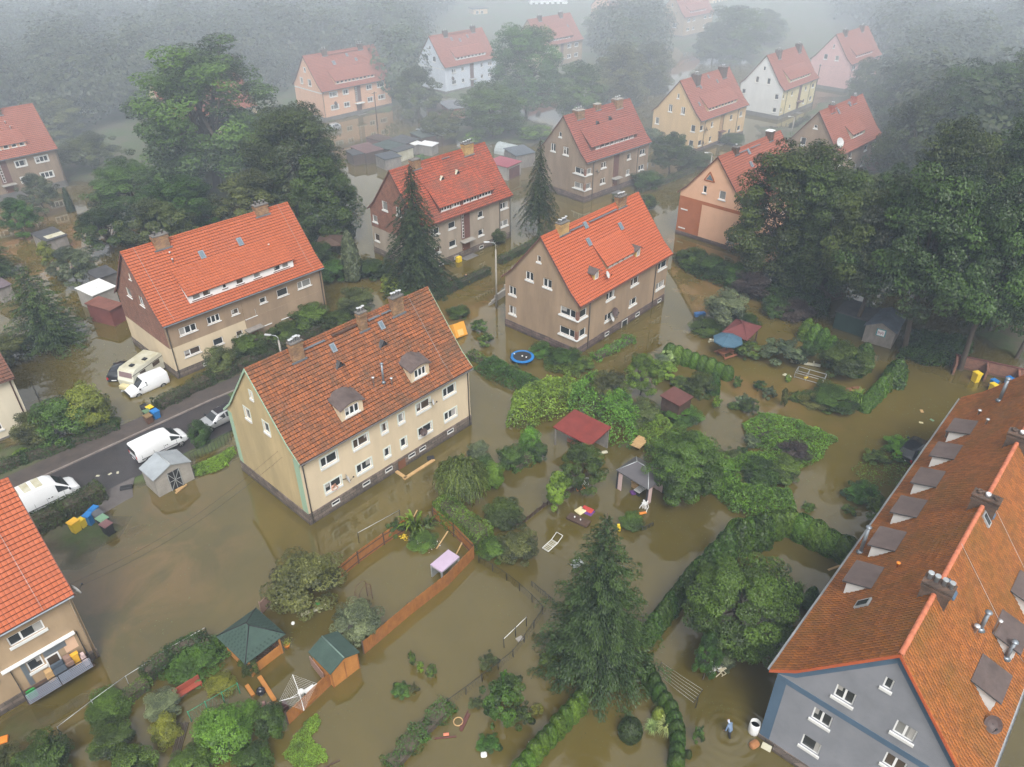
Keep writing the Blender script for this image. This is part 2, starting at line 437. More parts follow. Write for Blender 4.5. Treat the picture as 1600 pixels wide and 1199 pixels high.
# ------------------------------------------------------------------ houses
OV = .45          # eave overhang
KNEE = 1.0        # where the bell-cast eave meets the steep slope
class House:
 def __init__(s, x, y, th, L, W, He, Hr, label, name='apartment_house'):
  s.L, s.W, s.He, s.Hr, s.th = L, W, He, Hr, th
  s.root = empty(name, (x, y, 0), th, label, 'house')
  s.zk = He + (KNEE + OV) * .87
  s.r = random.Random(int(x * 13 + y * 7))
 def zr(s, y):
  y = min(y, s.W - y)
  if y < KNEE: return s.He + (y + OV) * .87
  return s.zk + (y - KNEE) * (s.Hr - s.zk) / (s.W / 2 - KNEE)
 def wall(s, mb, plane, u0, u1, z0, top, holes, m=0, mrev=None, breaks=(), dep=.13):
  P = s.place(plane)
  us = sorted(set([u0, u1] + [h[0] for h in holes] + [h[2] for h in holes] + [b for b in breaks if u0 < b < u1]))
  zs = sorted(set([z0] + [z for h in holes for z in (h[1], h[3])]))
  for a, b in zip(us[:-1], us[1:]):
   if b - a < 1e-5: continue
   ta, tb = top(a), top(b)
   lim = min(ta, tb)
   zz = [z for z in zs if z < lim - 1e-4]
   mid = (a + b) / 2
   for i, z in enumerate(zz):
    z2 = zz[i + 1] if i + 1 < len(zz) else None
    zc = z + .01
    if any(h[0] - 1e-5 <= mid <= h[2] + 1e-5 and h[1] - 1e-5 <= zc <= h[3] for h in holes): continue
    if z2 is None:
     mb.poly([P(a, z, 0), P(b, z, 0), P(b, tb, 0), P(a, ta, 0)], m)
    else:
     mb.poly([P(a, z, 0), P(b, z, 0), P(b, z2, 0), P(a, z2, 0)], m)
  mr = m if mrev is None else mrev
  for h in holes:
   a, z, b, z2 = h[:4]
   mb.poly([P(a, z, 0), P(a, z, dep), P(a, z2, dep), P(a, z2, 0)], mr)
   mb.poly([P(b, z, 0), P(b, z2, 0), P(b, z2, dep), P(b, z, dep)], mr)
   mb.poly([P(a, z2, 0), P(a, z2, dep), P(b, z2, dep), P(b, z2, 0)], mr)
   mb.poly([P(a, z, 0), P(b, z, 0), P(b, z, dep), P(a, z, dep)], mr)
 def place(s, plane):
  L, W = s.L, s.W
  if plane == 'f': return lambda u, z, d: (u, d, z)
  if plane == 'g': return lambda u, z, d: (d, u, z)
  if plane == 'b': return lambda u, z, d: (u, W - d, z)
  if plane == 'h': return lambda u, z, d: (L - d, u, z)
 def bx(s, mb, plane, u0, u1, z0, z1, d0, d1, m=0):
  P = s.place(plane)
  a, b = P(u0, z0, d0), P(u1, z1, d1)
  mb.box(min(a[0], b[0]), max(a[0], b[0]), min(a[1], b[1]), max(a[1], b[1]), min(a[2], b[2]), max(a[2], b[2]), m)
 def window(s, plane, h, frame=PVC, sill=SILL, trim=None, pane=None, parent=None, d=.07, sillh=.13, sillout=.10):
  """h = (u0,z0,u1,z1,number of lights)"""
  u0, z0, u1, z1 = h[:4]
  n = h[4] if len(h) > 4 else 2
  mb = MB()
  f = .085
  e = .004
  s.bx(mb, plane, u0 + e, u0 + f, z0 + e, z1 - e, d, d + .06)
  s.bx(mb, plane, u1 - f, u1 - e, z0 + e, z1 - e, d, d + .06)
  s.bx(mb, plane, u0 + f, u1 - f, z1 - f, z1 - e, d, d + .06)
  s.bx(mb, plane, u0 + f, u1 - f, z0 + e, z0 + f, d, d + .06)
  if n == 2 and u1 - u0 > 1.5: cuts = [u0 + (u1 - u0) * .36]
  else: cuts = [u0 + (u1 - u0) * k / n for k in range(1, n)]
  for c in cuts: s.bx(mb, plane, c - .06, c + .06, z0 + f, z1 - f, d - .004, d + .056)
  w = mb.build('window', frame, parent or s.root)
  if trim:
   t = MB()
   k = .14
   for a in ((u0 - k, u0, z0, z1 + k), (u1, u1 + k, z0, z1 + k), (u0, u1, z1, z1 + k)):
    s.bx(t, plane, a[0], a[1], a[2], a[3], -.022, .012)
   t.build('surround', trim, w)
  g = MB()
  s.bx(g, plane, u0 + f, u1 - f, z0 + f, z1 - f, d + .025, d + .04)
  g.build('pane', pane or s.r.choice([GLASS, GLASS, GLASS_B, GLASS, GLASS_C]), w)
  if s.r.random() < .5 and u1 - u0 > .6:
   k = MB()
   wd = (u1 - u0 - 2 * f) * s.r.uniform(.18, .42)
   ua = u0 + f if s.r.random() < .5 else u1 - f - wd
   zb = z0 + f if s.r.random() < .6 else z0 + (z1 - z0) * s.r.uniform(.3, .6)
   s.bx(k, plane, ua, ua + wd, zb, z1 - f, d + .018, d + .0245)
   k.build('curtain', CURTAIN, w)
  if sill:
   q = MB()
   s.bx(q, plane, u0 - .1, u1 + .1, z0 - sillh, z0 - .004, -sillout, .03)
   q.build('sill', sill, w)
  return w
 def body(s, wall, front=(), gable=(), plinth=STONE, pz=1.0, bz=-.9, lower=None, split=3.7, gable_mat=None, right_mat=None, rev=None):
  """walls; lower = material below the split line; gable_mat = upper part of the left gable"""
  L, W = s.L, s.W
  top = lambda u: s.zr(0) - .03
  gt = lambda u: s.zr(u) - .03
  gb = (KNEE, W / 2, W - KNEE)
  rv = rev or wall
  def ring(name, z0, z1, fm, gm, rm):
   mb = MB()
   t = (lambda u: min(z1, top(u))) if z1 else top
   g = (lambda u: min(z1, gt(u))) if z1 else gt
   F = [h for h in front if h[1] >= z0 and (not z1 or h[3] <= z1 + .02)]
   A = [h for h in gable if h[1] >= z0 and (not z1 or h[3] <= z1 + .02)]
   s.wall(mb, 'f', 0, L, z0, t, F, 0, 3)
   s.wall(mb, 'g', 0, W, z0, g, A, 1, 3, gb)
   s.wall(mb, 'b', 0, L, z0, t, [], 0)
   s.wall(mb, 'h', 0, W, z0, g, [], 2, None, gb)
   mb.build(name, [fm, gm, rm, rv], s.root)
  if lower:
   ring('lower_wall', pz, split, lower, lower, lower)
   ring('upper_wall', split, None, wall, gable_mat or wall, right_mat or wall)
  else:
   ring('wall', pz, None, wall, gable_mat or wall, right_mat or wall)
  mb = MB()
  e = .06
  mb.box(-e, L + e, -e, W + e, bz, pz - .003)
  s.plinth = mb.build('plinth', plinth, s.root)
  for h in front: s.window('f', h, **s.wstyle)
  for h in gable: s.window('g', h, **s.wstyle)
 wstyle = {}
 def basement(s, xs, z0=.30, z1=.72, w=.85, frame=PVC):
  for x in xs:
   f = MB()
   for a in ((x, x + .06, z0, z1), (x + w - .06, x + w, z0, z1), (x, x + w, z1 - .06, z1), (x, x + w, z0 - .1, z0 + .04)):
    f.box(a[0], a[1], -.095, -.062, a[2], a[3])
   q = f.build('basement_window', SILL, s.plinth)
   g = MB()
   g.box(x + .06, x + w - .06, -.075, -.064, z0 + .04, z1 - .06)
   g.build('pane', GLASS, q)
 def roof(s, mat, verge=BROWN_P, wob=0.0, ends=.22, ridge=None, gutter=ZINC, soffit=None):
  L, W = s.L, s.W
  x0, x1 = -ends, L + ends
  pts = [(-OV, s.zr(-OV)), (KNEE, s.zk), (W / 2, s.Hr)]
  seg = [math.dist(pts[0], pts[1]), math.dist(pts[1], pts[2])]
  tot = sum(seg)
  def at(v):
   if v < seg[0]: k = v / seg[0]; a, b = pts[0], pts[1]
   else: k = (v - seg[0]) / seg[1]; a, b = pts[1], pts[2]
   return a[0] + (b[0] - a[0]) * k, a[1] + (b[1] - a[1]) * k
  nc = int(round(tot / .34))
  rh = tot / nc
  nx = max(6, int((x1 - x0) / 1.2))
  mb = MB()
  for side in (0, 1):
   prev = None
   for i in range(nc):
    v0, v1 = i * rh, min((i + 1) * rh + .03, tot)
    row = []
    for k in range(nx + 1):
     x = x0 + (x1 - x0) * k / nx
     w0 = wob * (s.r.random() - .5) if wob else 0
     (ya, za), (yb, zb) = at(v0), at(v1)
     j = wob * .5 * math.sin(x * .9 + side) * math.sin(v0 * .5) if wob else 0
     row.append((x, ya, za + .10 + w0 + j, yb, zb + .02 + j))
    for k in range(nx):
     a, b = row[k], row[k + 1]
     f = lambda x, y, z: (x, y if not side else W - y, z)
     q = [f(a[0], a[1], a[2]), f(b[0], b[1], b[2]), f(b[0], b[3], b[4]), f(a[0], a[3], a[4])]
     u = [(a[0], i * .34 + .014), (b[0], i * .34 + .014), (b[0], (i + 1) * .34 - .014), (a[0], (i + 1) * .34 - .014)]
     r = [f(a[0], a[1], a[2] - .085), f(b[0], b[1], b[2] - .085), f(b[0], b[1], b[2]), f(a[0], a[1], a[2])]
     ur = [(a[0], i * .34 + .002), (b[0], i * .34 + .002), (b[0], i * .34 + .004), (a[0], i * .34 + .004)]  # lip mapped to the dark joint colour: shade under each course is painted
     if side: q.reverse(); u.reverse(); r.reverse(); ur.reverse()
     mb.poly(q, 0, u)
     mb.poly(r, 0, ur)
  P = [(-OV, s.zr(-OV) - .05), (KNEE, s.zk - .05), (W / 2, s.Hr - .05), (W - KNEE, s.zk - .05), (W + OV, s.zr(-OV) - .05)]
  for a, b in zip(P[:-1], P[1:]):
   mb.poly([(x0, a[0], a[1]), (x0, b[0], b[1]), (x1, b[0], b[1]), (x1, a[0], a[1])], 1)
  s.roof_o = mb.build('roof', [mat, soffit or BROWN_P], s.root)
  for xx in ((x0 - .045, x0 + .002), (x1 - .002, x1 + .045)):
   v = MB()
   for a, b in zip(P[:-1], P[1:]):
    v.poly([(xx[0], a[0], a[1] + .13), (xx[0], a[0], a[1] - .12), (xx[0], b[0], b[1] - .12), (xx[0], b[0], b[1] + .13)])
    v.poly([(xx[1], a[0], a[1] + .13), (xx[1], b[0], b[1] + .13), (xx[1], b[0], b[1] - .12), (xx[1], a[0], a[1] - .12)])
    v.poly([(xx[0], a[0], a[1] + .13), (xx[0], b[0], b[1] + .13), (xx[1], b[0], b[1] + .13), (xx[1], a[0], a[1] + .13)])
    v.poly([(xx[0], a[0], a[1] - .12), (xx[1], a[0], a[1] - .12), (xx[1], b[0], b[1] - .12), (xx[0], b[0], b[1] - .12)])
   v.build('verge', verge, s.roof_o)
  rg = MB()
  n = int((x1 - x0) / .42)
  for k in range(n):
   a, b = x0 + (x1 - x0) * k / n, x0 + (x1 - x0) * (k + 1.08) / n
   c = []
   for j in range(7):
    t = PI * j / 6
    c.append((math.cos(t), math.sin(t)))
   for j in range(6):
    p, q = c[j], c[j + 1]
    rg.poly([(a, W / 2 + p[0] * .15, s.Hr + p[1] * .13 - .02), (a, W / 2 + q[0] * .15, s.Hr + q[1] * .13 - .02),
                         (b, W / 2 + q[0] * .125, s.Hr + q[1] * .10 - .02), (b, W / 2 + p[0] * .125, s.Hr + p[1] * .10 - .02)], 0,
      [(a, k * .34 + .05), (a, k * .34 + .1), (b, k * .34 + .1), (b, k * .34 + .05)])
  rg.build('ridge_cap', ridge or mat, s.roof_o)
  for yy, sg in ((-OV - .07, 1), (W + OV + .07, -1)):
   g = MB()
   for j in range(6):
    t0, t1 = PI + PI * j / 6, PI + PI * (j + 1) / 6
    for rr in (.08,):
     a = [(x0 + .05, yy + rr * math.cos(t0), s.He + .0 + rr * math.sin(t0)), (x0 + .05, yy + rr * math.cos(t1), s.He + rr * math.sin(t1))]
     g.poly([a[0], a[1], (x1 - .05, a[1][1], a[1][2]), (x1 - .05, a[0][1], a[0][2])])
   g.build('gutter', gutter, s.root)
 def downpipes(s, ps, mat=GUTTER, z0=.1):
  for x, y in ps:
   t = MB()
   ex = x
   yy = y
   if y <= 0:
    pts = [(ex, -OV - .05, s.He - .03), (ex, -OV - .03, s.He - .12), (ex, y - .09, s.He - .45), (ex, y - .09, z0)]
   else:
    pts = [(ex, y, s.He - .03), (ex, y, z0)]
   t.tube(pts, .055, 8)
   t.build('downpipe', mat, s.root)
 def chimney(s, x, y, lx=1.25, ly=.62, top=.75, mat=BRICK_C, pots=4, cap=CONC_D, flash=ZINC, metalpots=True):
  """rises through the roof near the ridge"""
  zb = min(s.zr(y - ly / 2), s.zr(y + ly / 2)) - .5
  zt = s.Hr + top
  c = MB()
  c.box(x - lx / 2, x + lx / 2, y - ly / 2, y + ly / 2, zb, zt)
  c.box(x - lx / 2 - .06, x + lx / 2 + .06, y - ly / 2 - .06, y + ly / 2 + .06, zt - .32, zt - .12)
  o = c.build('chimney', mat, s.root)
  k = MB()
  k.box(x - lx / 2 - .08, x + lx / 2 + .08, y - ly / 2 - .08, y + ly / 2 + .08, zt + .002, zt + .10)
  k.build('cap', cap, o)
  for i in range(pots):
   px = x - lx / 2 + lx * (i + .5) / pots
   q = MB()
   hh = .3 + .16 * s.r.random()
   q.lathe([(.085, 0), (.085, hh - .08), (.15, hh - .06), (.15, hh)], (px, y, zt + .10), 8)
   q.build('chimney_pot', STEELW if metalpots else CONC_D, o)
  if flash:
   f = MB()
   yf = y - ly / 2
   f.bar((x - lx / 2 - .18, yf - .02, s.zr(yf) + .13), (x + lx / 2 + .18, yf - .02, s.zr(yf) + .13), .12, .16)
   f.build('flashing', flash, o)
  return o
 def slope_M(s, x, y, off=.09):
  """frame lying on the front slope at (x,y): X along, Y up the slope, Z out"""
  z = s.zr(y)
  d = .01
  yb = min(y, s.W - y)
  k = .87 if yb < KNEE else (s.Hr - s.zk) / (s.W / 2 - KNEE)
  sgn = 1 if y < s.W / 2 else -1
  e1 = Vector((1, 0, 0)) * sgn
  e2 = Vector((0, sgn, k)).normalized()
  e3 = e1.cross(e2)
  M = Matrix(((e1.x, e2.x, e3.x, x), (e1.y, e2.y, e3.y, y), (e1.z, e2.z, e3.z, z), (0, 0, 0, 1)))
  return M @ Matrix.Translation((0, 0, off))
 def skylight(s, x, y, w=.62, h=.95, frame=ZINC, pane=SKYGL):
  M = s.slope_M(x, y)
  mb = MB()
  mb.box(-w / 2, w / 2, 0, h, -.08, .055, 0, M)
  o = mb.build('skylight', frame, s.roof_o)
  g = MB()
  g.box(-w / 2 + .1, w / 2 - .1, .1, h - .1, .05, .062, 0, M)
  g.build('pane', pane, o)
 def vent(s, x, y, h=.5, r=.06, mat=STEELW):
  mb = MB()
  z = s.zr(y)
  mb.lathe([(r, -.1), (r, h - .12), (r * 1.9, h - .1), (r * 1.9, h - .02), (r * .4, h)], (x, y, z), 8)
  mb.build('vent_pipe', mat, s.roof_o)
 def flue(s, x, y, h=1.7, r=.1):
  mb = MB()
  z = s.zr(y)
  mb.tube([(x, y, z - .1), (x, y, z + h)], r, 10)
  mb.lathe([(r * 1.7, 0), (r * 1.7, .06), (r * .5, .13)], (x, y, z + h + .02), 10)
  mb.lathe([(r * 2.3, 0), (r * 1.1, .18)], (x, y, z + .08), 10)
  mb.build('flue', ZINC, s.roof_o)
 def walkway(s, x0, x1, y, mat=ZINC):
  """roof step rail along the ridge"""
  mb = MB()
  z = s.zr(y)
  mb.box(x0, x1, y - .13, y + .13, z + .2, z + .24)
  n = max(2, int((x1 - x0) / .9))
  for i in range(n + 1):
   x = x0 + .05 + (x1 - x0 - .1) * i / n
   mb.bar((x, y, z), (x, y, z + .2), .04)
  mb.build('roof_walkway', mat, s.roof_o)
 def conductor(s, x):
  """lightning wire down the front slope"""
  mb = MB()
  mb.tube([(x, s.W / 2, s.Hr + .18), (x, KNEE, s.zk + .13), (x, -OV, s.He + .12)], .012, 4)
  mb.build('lightning_wire', METAL_L, s.roof_o)
 def shed_dormer(s, x0, x1, yf, hw, yb, mat, face, wins, cheek=None, side=0, over=.22, frame=PVC, thick=.12, rows=True, sill=SILL, edge=None):
  """front face stands at depth yf, hw high; roof meets the main roof at depth yb"""
  W = s.W
  Y = (lambda y: y) if not side else (lambda y: W - y)
  zf = s.zr(yf)
  zt = zf + hw
  zbk = s.zr(yb) + .06
  fm = MB()
  P = lambda u, z, d: (u, Y(yf + d), z)
  old = s.place
  s.place = lambda pl: P
  holes = [(a, zf + b, c, zf + d, n) for a, b, c, d, n in wins]
  s.wall(fm, 'x', x0, x1, zf - .3, lambda u: zt, holes, 0, 0, dep=.1)
  ck = 1 if cheek else 0
  for x in (x0, x1):
   pts = [(x, Y(yf), zf - .3), (x, Y(yf), zt)]
   pts += [(x, Y(yb), zbk - .02), (x, Y((yf + yb) / 2), s.zr((yf + yb) / 2) - .2)]
   fm.poly(pts, ck)
  o = fm.build('dormer', [face, cheek or face], s.root)
  for h in holes: s.window('x', h, frame=frame, sill=sill, parent=o, d=.04, sillh=.08, sillout=.05)
  s.place = old
  r = MB()
  xa, xb = x0 - over * .7, x1 + over * .7
  y_e = yf - over
  k = (zbk - zt) / (yb - yf)
  tot = math.hypot(yb - y_e, zbk - (zt - k * over))
  nc = max(1, int(round(tot / .34))) if rows else 1
  nx = max(1, int((xb - xa) / 1.5))
  ze = zt - k * over
  for i in range(nc):
   t0, t1 = i / nc, min(1, (i + 1.06) / nc)
   ya, za = y_e + (yb - y_e) * t0, ze + (zbk - ze) * t0 + .085
   yb2, zb2 = y_e + (yb - y_e) * t1, ze + (zbk - ze) * t1 + .035
   for j in range(nx):
    a, b = xa + (xb - xa) * j / nx, xa + (xb - xa) * (j + 1) / nx
    v0 = i * .34
    q = [(a, Y(ya), za), (b, Y(ya), za), (b, Y(yb2), zb2), (a, Y(yb2), zb2)]
    u = [(a, v0 + .014), (b, v0 + .014), (b, v0 + .326), (a, v0 + .326)]
    w = [(a, Y(ya), za - .07), (b, Y(ya), za - .07), (b, Y(ya), za), (a, Y(ya), za)]
    uw = [(a, v0 + .002), (b, v0 + .002), (b, v0 + .004), (a, v0 + .004)]  # dormer course lips get the same painted gap shade
    if side: q.reverse(); u.reverse(); w.reverse(); uw.reverse()
    r.poly(q, 0, u); r.poly(w, 0, uw)
  r.poly([(xa, Y(y_e), ze - .03), (xa, Y(yb), zbk - .05), (xb, Y(yb), zbk - .05), (xb, Y(y_e), ze - .03)], 1)
  for x in (xa, xb):
   r.poly([(x, Y(y_e), ze - .03), (x, Y(y_e), ze + .085), (x, Y(yb), zbk + .035), (x, Y(yb), zbk - .05)], 1)
  r.build('dormer_roof', [mat, edge or BROWN_P], o)
  return o
 def eyebrow_dormer(s, x0, x1, yf, hw, face, roofm):
  """dormer with a curved felt roof"""
  zf = s.zr(yf)
  arch = .38
  zt = zf + hw
  n = 10
  top = lambda u: zt + arch * math.sin(PI * max(0, min(1, (u - x0) / (x1 - x0)))) ** .8
  old = s.place
  s.place = lambda pl: (lambda u, z, d: (u, yf + d, z))
  h = (x0 + .42, zf + .32, x1 - .42, zf + hw - .06, 3)
  fm = MB()
  us = [x0 + (x1 - x0) * i / n for i in range(n + 1)]
  s.wall(fm, 'x', x0, x1, zf - .3, top, [h], 0, 0, breaks=us, dep=.1)
  yb_ = lambda z: KNEE + (z - s.zk) / ((s.Hr - s.zk) / (s.W / 2 - KNEE))
  for x in (x0, x1):
   yb = yb_(zt)
   fm.poly([(x, yf, zf - .3), (x, yf, zt), (x, yb, zt + .05), (x, (yf + yb) / 2, s.zr((yf + yb) / 2) - .2)])
  o = fm.build('dormer', face, s.root)
  s.window('x', h, parent=o, d=.04, sillh=.16, sillout=.06, pane=GLASS)
  s.place = old
  r = MB()
  xs = [x0 - .16 + (x1 - x0 + .32) * i / n for i in range(n + 1)]
  for a, b in zip(xs[:-1], xs[1:]):
   za, zb = top(min(max(a, x0), x1)) + .06, top(min(max(b, x0), x1)) + .06
   ya, yb = yb_(za + .45) + .1, yb_(zb + .45) + .1
   r.poly([(a, yf - .22, za), (b, yf - .22, zb), (b, yb, zb + .45), (a, ya, za + .45)], 0, None, True)
   r.poly([(a, yf - .22, za - .09), (b, yf - .22, zb - .09), (b, yf - .22, zb), (a, yf - .22, za)])
   r.poly([(b, yf - .22, zb - .09), (a, yf - .22, za - .09), (a, ya, za + .36), (b, yb, zb + .36)])
  r.build('dormer_roof', roofm, o)
 def gablet(s, x, y, w=.55, h=.5, mat=None):
  """tiny triangular vent hatch on the slope"""
  z = s.zr(y)
  yb = y + h / ((s.Hr - s.zk) / (s.W / 2 - KNEE)) + .05
  mb = MB()
  a, b, c, d = (x - w / 2, y, z + .06), (x + w / 2, y, z + .06), (x, y - .02, z + h), (x, yb, z + h + .03)
  mb.poly([a, b, c], 1)
  mb.poly([(x - w / 2 - .08, y - .12, z + .06), (x, y - .14, z + h + .07), d, (x - w / 2 - .08, y + .12, z + .2)], 0)
  mb.poly([(x + w / 2 + .08, y - .12, z + .06), (x + w / 2 + .08, y + .12, z + .2), d, (x, y - .14, z + h + .07)], 0)
  mb.build('roof_vent', [mat or BITUM, BLACKPL], s.roof_o)
 def stair(s, x0, x1, mat=BROWN_P, glaze=None, canopy=CONC, door=DOOR_M, z0=.05):
  """stairwell strip, door and canopy"""
  mb = MB()
  mb.box(x0, x1, -.035, .01, 2.75, s.zr(0) - .12)
  p = mb.build('stairwell_panel', mat, s.root)
  if glaze:
   g = MB()
   a, b = glaze
   g.box(a, b, -.07, -.037, 2.95, s.zr(0) - .3)
   w = g.build('stair_window', PVC, p)
   q = MB()
   n = 8
   zs = [3.0 + (s.zr(0) - 3.4) * i / n for i in range(n)]
   st = (s.zr(0) - 3.4) / n
   for z in zs: q.box(a + .05, b - .05, -.082, -.071, z + .03, z + st - .05)
   q.build('pane', GLASS_B, w)
  d = MB()
  d.box(x0 + .12, x1 - .12, -.05, .0, z0, 2.35)
  o = d.build('door', door, s.root)
  k = MB()
  k.box(x0 + .2, x0 + .24, -.1, -.052, 1.3, 1.45)
  k.build('handle', METAL_L, o)
  c = MB()
  c.box(x0 - .3, x1 + .3, -.95, -.001, 2.48, 2.62)
  c.build('door_canopy', canopy, s.root)
  t = MB()
  t.box(x0 - .4, x1 + .4, -1.3, -.07, -.5, .06)
  t.build('door_step', CONC_D, s.root)
 def corner(s, mat=BRICK_G, front=True, zz=((4.73, 5.72), (2.22, 3.2)), sill=SILL):
  """brick pier between corner windows and the continuous sill slab"""
  for z0, z1 in zz:
   b = MB()
   b.box(-.03, .32, -.03, .32, z0 - .1, z1)
   b.build('corner_pier', mat, s.root)
   q = MB()
   q.prism([(-.16, -.16), (1.75, -.16), (1.75, -.035), (-.035, -.035), (-.035, 2.7), (-.16, 2.7)], z0 - .24, z0 - .105)
   q.build('corner_sill', sill, s.root)
 def dish(s, x, y, z, face=(0, -1), r=.42, mat=SAT, tilt=.35):
  """satellite dish on a wall arm"""
  f = Vector((face[0], face[1], 0)).normalized()
  n = (f + Vector((0, 0, tilt))).normalized()
  c = Vector((x, y, z)) + f * .45
  u = Vector((0, 0, 1)).cross(n).normalized()
  v = n.cross(u)
  mb = MB()
  rings = []
  for k, (rr, dd) in enumerate(((.0, -.09), (.55, -.06), (1, 0))):
   rings.append([tuple(c + (u * math.cos(t) + v * math.sin(t) * 1.1) * (rr * r) + n * dd * r * 3) for t in [2 * PI * i / 16 for i in range(16)]])
  for a, b in zip(rings[:-1], rings[1:]):
   for i in range(16):
    j = (i + 1) % 16
    mb.poly([a[i], b[i], b[j], a[j]], 0, None, True)
  mb.bar(c - n * .1, Vector((x, y, z - .1)), .04, m=1)
  mb.bar(c - v * r * .9, c + n * r * 1.1 - v * r * .3, .025, m=1)
  e = c + n * r * 1.1 - v * r * .3
  mb.box(e.x - .05, e.x + .05, e.y - .05, e.y + .05, e.z - .05, e.z + .05, 1)
  mb.build('satellite_dish', [mat, METAL_D], s.root)
 def aerial(s, x, y, h=1.2, n=5, z=None):
  mb = MB()
  z = s.zr(y) if z is None else z
  mb.tube([(x, y, z), (x, y, z + h)], .018, 5)
  mb.tube([(x - .5, y, z + h - .05), (x + .5, y, z + h - .05)], .012, 4)
  for i in range(n):
   xx = x - .45 + .9 * i / (n - 1)
   mb.tube([(xx, y - .22, z + h - .05), (xx, y + .22, z + h - .05)], .009, 4)
  mb.build('aerial', METAL_L, s.root)
 def band(s, plane, u0, u1, z0, z1, mat, name='band', d=.02):
  mb = MB()
  s.bx(mb, plane, u0, u1, z0, z1, -d, .004)
  return mb.build(name, mat, s.root)
UP, GR = (5.0, 5.95), (2.25, 3.18)       # the two window rows all the houses share
def cols(*c):
 """window list from (x0, x1, number of lights[, rows]) columns"""
 out = []
 for k in c:
  rows = k[3] if len(k) > 3 else (UP, GR)
  for z in rows: out.append((k[0], z[0], k[1], z[1], k[2]))
 return out
def attic(W, small=True, z=(7.42, 8.5), du=0):
 c = W / 2
 o = [(c - 1.75 + du, z[0], c - .75 + du, z[1], 2), (c + 1.2 + du, z[0], c + 2.2 + du, z[1], 2)]
 if small: o.append((c - .28 + du, 10.1, c + .28 + du, 10.85, 1))
 return o
# house C: cream with weathered tiles, in the middle of the picture
h = House(-17.18, 47.32, .83, 19.3, 10.7, 6.85, 13.5, 'cream house with weathered tile roof and two curved dormers in the middle of the flood')
h.wstyle = dict(trim=TRIM, sillh=.22)
h.body(CREAM, cols((1.95, 3.6, 2), (5.3, 6.9, 2), (8.4, 9.02, 1), (10.35, 10.98, 1), (12.5, 14.15, 2), (15.85, 17.4, 2)),
       [(6.55, 7.75, 7.35, 8.85, 1), (3.7, 7.75, 4.5, 8.8, 1), (5.3, 10.55, 5.65, 11.25, 1)], pz=1.22, gable_mat=CREAM_G, plinth=STONE)
h.basement([2.25, 5.6, 8.2, 11.0, 12.35, 16.0], .66, 1.0)
d_ = MB(); d_.box(9.75, 10.6, -.09, -.062, -.2, .95); d_.build('cellar_door', DOOR_M, h.plinth)
h.roof(OLD, wob=.05, ends=.14, verge=MINT, gutter=GUTTER)
mb = MB(); h.bx(mb, 'g', -.012, .75, 1.24, 6.9, -.03, -.001); mb.build('corner_band', MINT, h.root)
mb = MB(); h.bx(mb, 'g', h.W - .62, h.W + .012, 1.24, 6.9, -.03, -.001); mb.build('corner_band', MINT, h.root)
h.downpipes([(.25, 0), (19.05, 0)])
h.eyebrow_dormer(4.95, 7.25, .62, 1.25, CREAM, FELT_BR)
h.eyebrow_dormer(12.75, 14.95, .68, 1.25, CREAM, FELT_BR)
h.chimney(4.3, 4.75, 1.1, .5, .8, BRICK_C, 5)
h.chimney(11.1, 4.75, .8, .5, .85, BRICK_C, 3)
h.chimney(15.1, 4.75, 1.25, .5, .85, BRICK_C, 4)
h.walkway(4.9, 7.2, 4.9); h.walkway(11.9, 13.2, 4.9); h.walkway(13.4, 14.5, 4.9)
h.walkway(8.0, 10.8, 4.95, DARKWOOD)
h.skylight(7.6, 4.2, .5, .8); h.skylight(12.9, 4.2, .5, .8)
h.gablet(7.35, 3.3, .8, .62); h.gablet(12.1, 3.3, .8, .62)
h.flue(10.3, 1.5, 2.0); h.vent(9.3, 1.6, 1.0, .07); h.vent(10.95, 1.2, .8, .07)
h.conductor(16.9)
h.dish(3.75, -.02, 2.75, (.75, -.5), .42); h.dish(13.0, -.02, 2.9, (-.4, -.8), .36, SAT_B)
h.dish(13.95, -.02, 5.55, (.6, -.7), .3)
HC = h
# house B: orange tiles, brown brick above, cream below
h = House(-36.8, 70.18, .81, 19.8, 11.1, 6.7, 13.4, 'house with clean orange roof, long white dormer and brick gable above cream ground floor')
h.wstyle = dict(sillh=.08)
h.body(BROWN_W, [(1.45, 4.78, 3.4, 5.68, 3), (1.35, 2.1, 3.2, 2.92, 2), (4.7, 4.85, 6.2, 5.75, 3), (4.75, 2.02, 5.95, 2.9, 1), (7.6, 4.85, 8.5, 5.55, 1), (7.6, 2.1, 8.4, 2.75, 1), (11.2, 4.95, 12.1, 5.65, 1), (11.25, 2.15, 12.05, 2.85, 1),
       (9.1, 3.8, 10.5, 4.65, 1), (13.5, 4.9, 14.95, 5.85, 1), (13.5, 2.05, 14.9, 3.0, 3), (16.3, 4.95, 18.15, 5.88, 2), (16.35, 2.3, 18.15, 3.1, 3)],
       [(6.8, 7.5, 7.95, 8.55, 1), (3.7, 7.5, 4.75, 8.65, 2), (5.3, 10.2, 5.8, 10.95, 1)], lower=CREAM, split=3.76, gable_mat=BRICK_G, pz=.95)
h.band('f', 9.0, 19.8, .96, 3.755, BROWN_W, 'unpainted_wall', .012)
h.roof(ORANGE, ends=.2, gutter=ZINC)
h.downpipes([(.2, 0), (19.5, 0)])
h.stair(8.95, 10.4, BROWN_W, None, GREYWOOD)
h.basement([3.0, 6.5, 14.0, 17.0], .3, .62)
h.shed_dormer(3.6, 16.6, .6, 1.15, 3.35, ORANGE, PVC, [(4.0, .28, 4.95, .95, 1), (5.2, .28, 6.15, .95, 1), (7.55, .4, 8.05, .95, 1), (9.2, .28, 10.1, .95, 1), (11.4, .28, 12.3, .95, 1), (14.0, .28, 14.9, .95, 1), (15.1, .28, 16.0, .95, 1)], sill=BROWN_P)
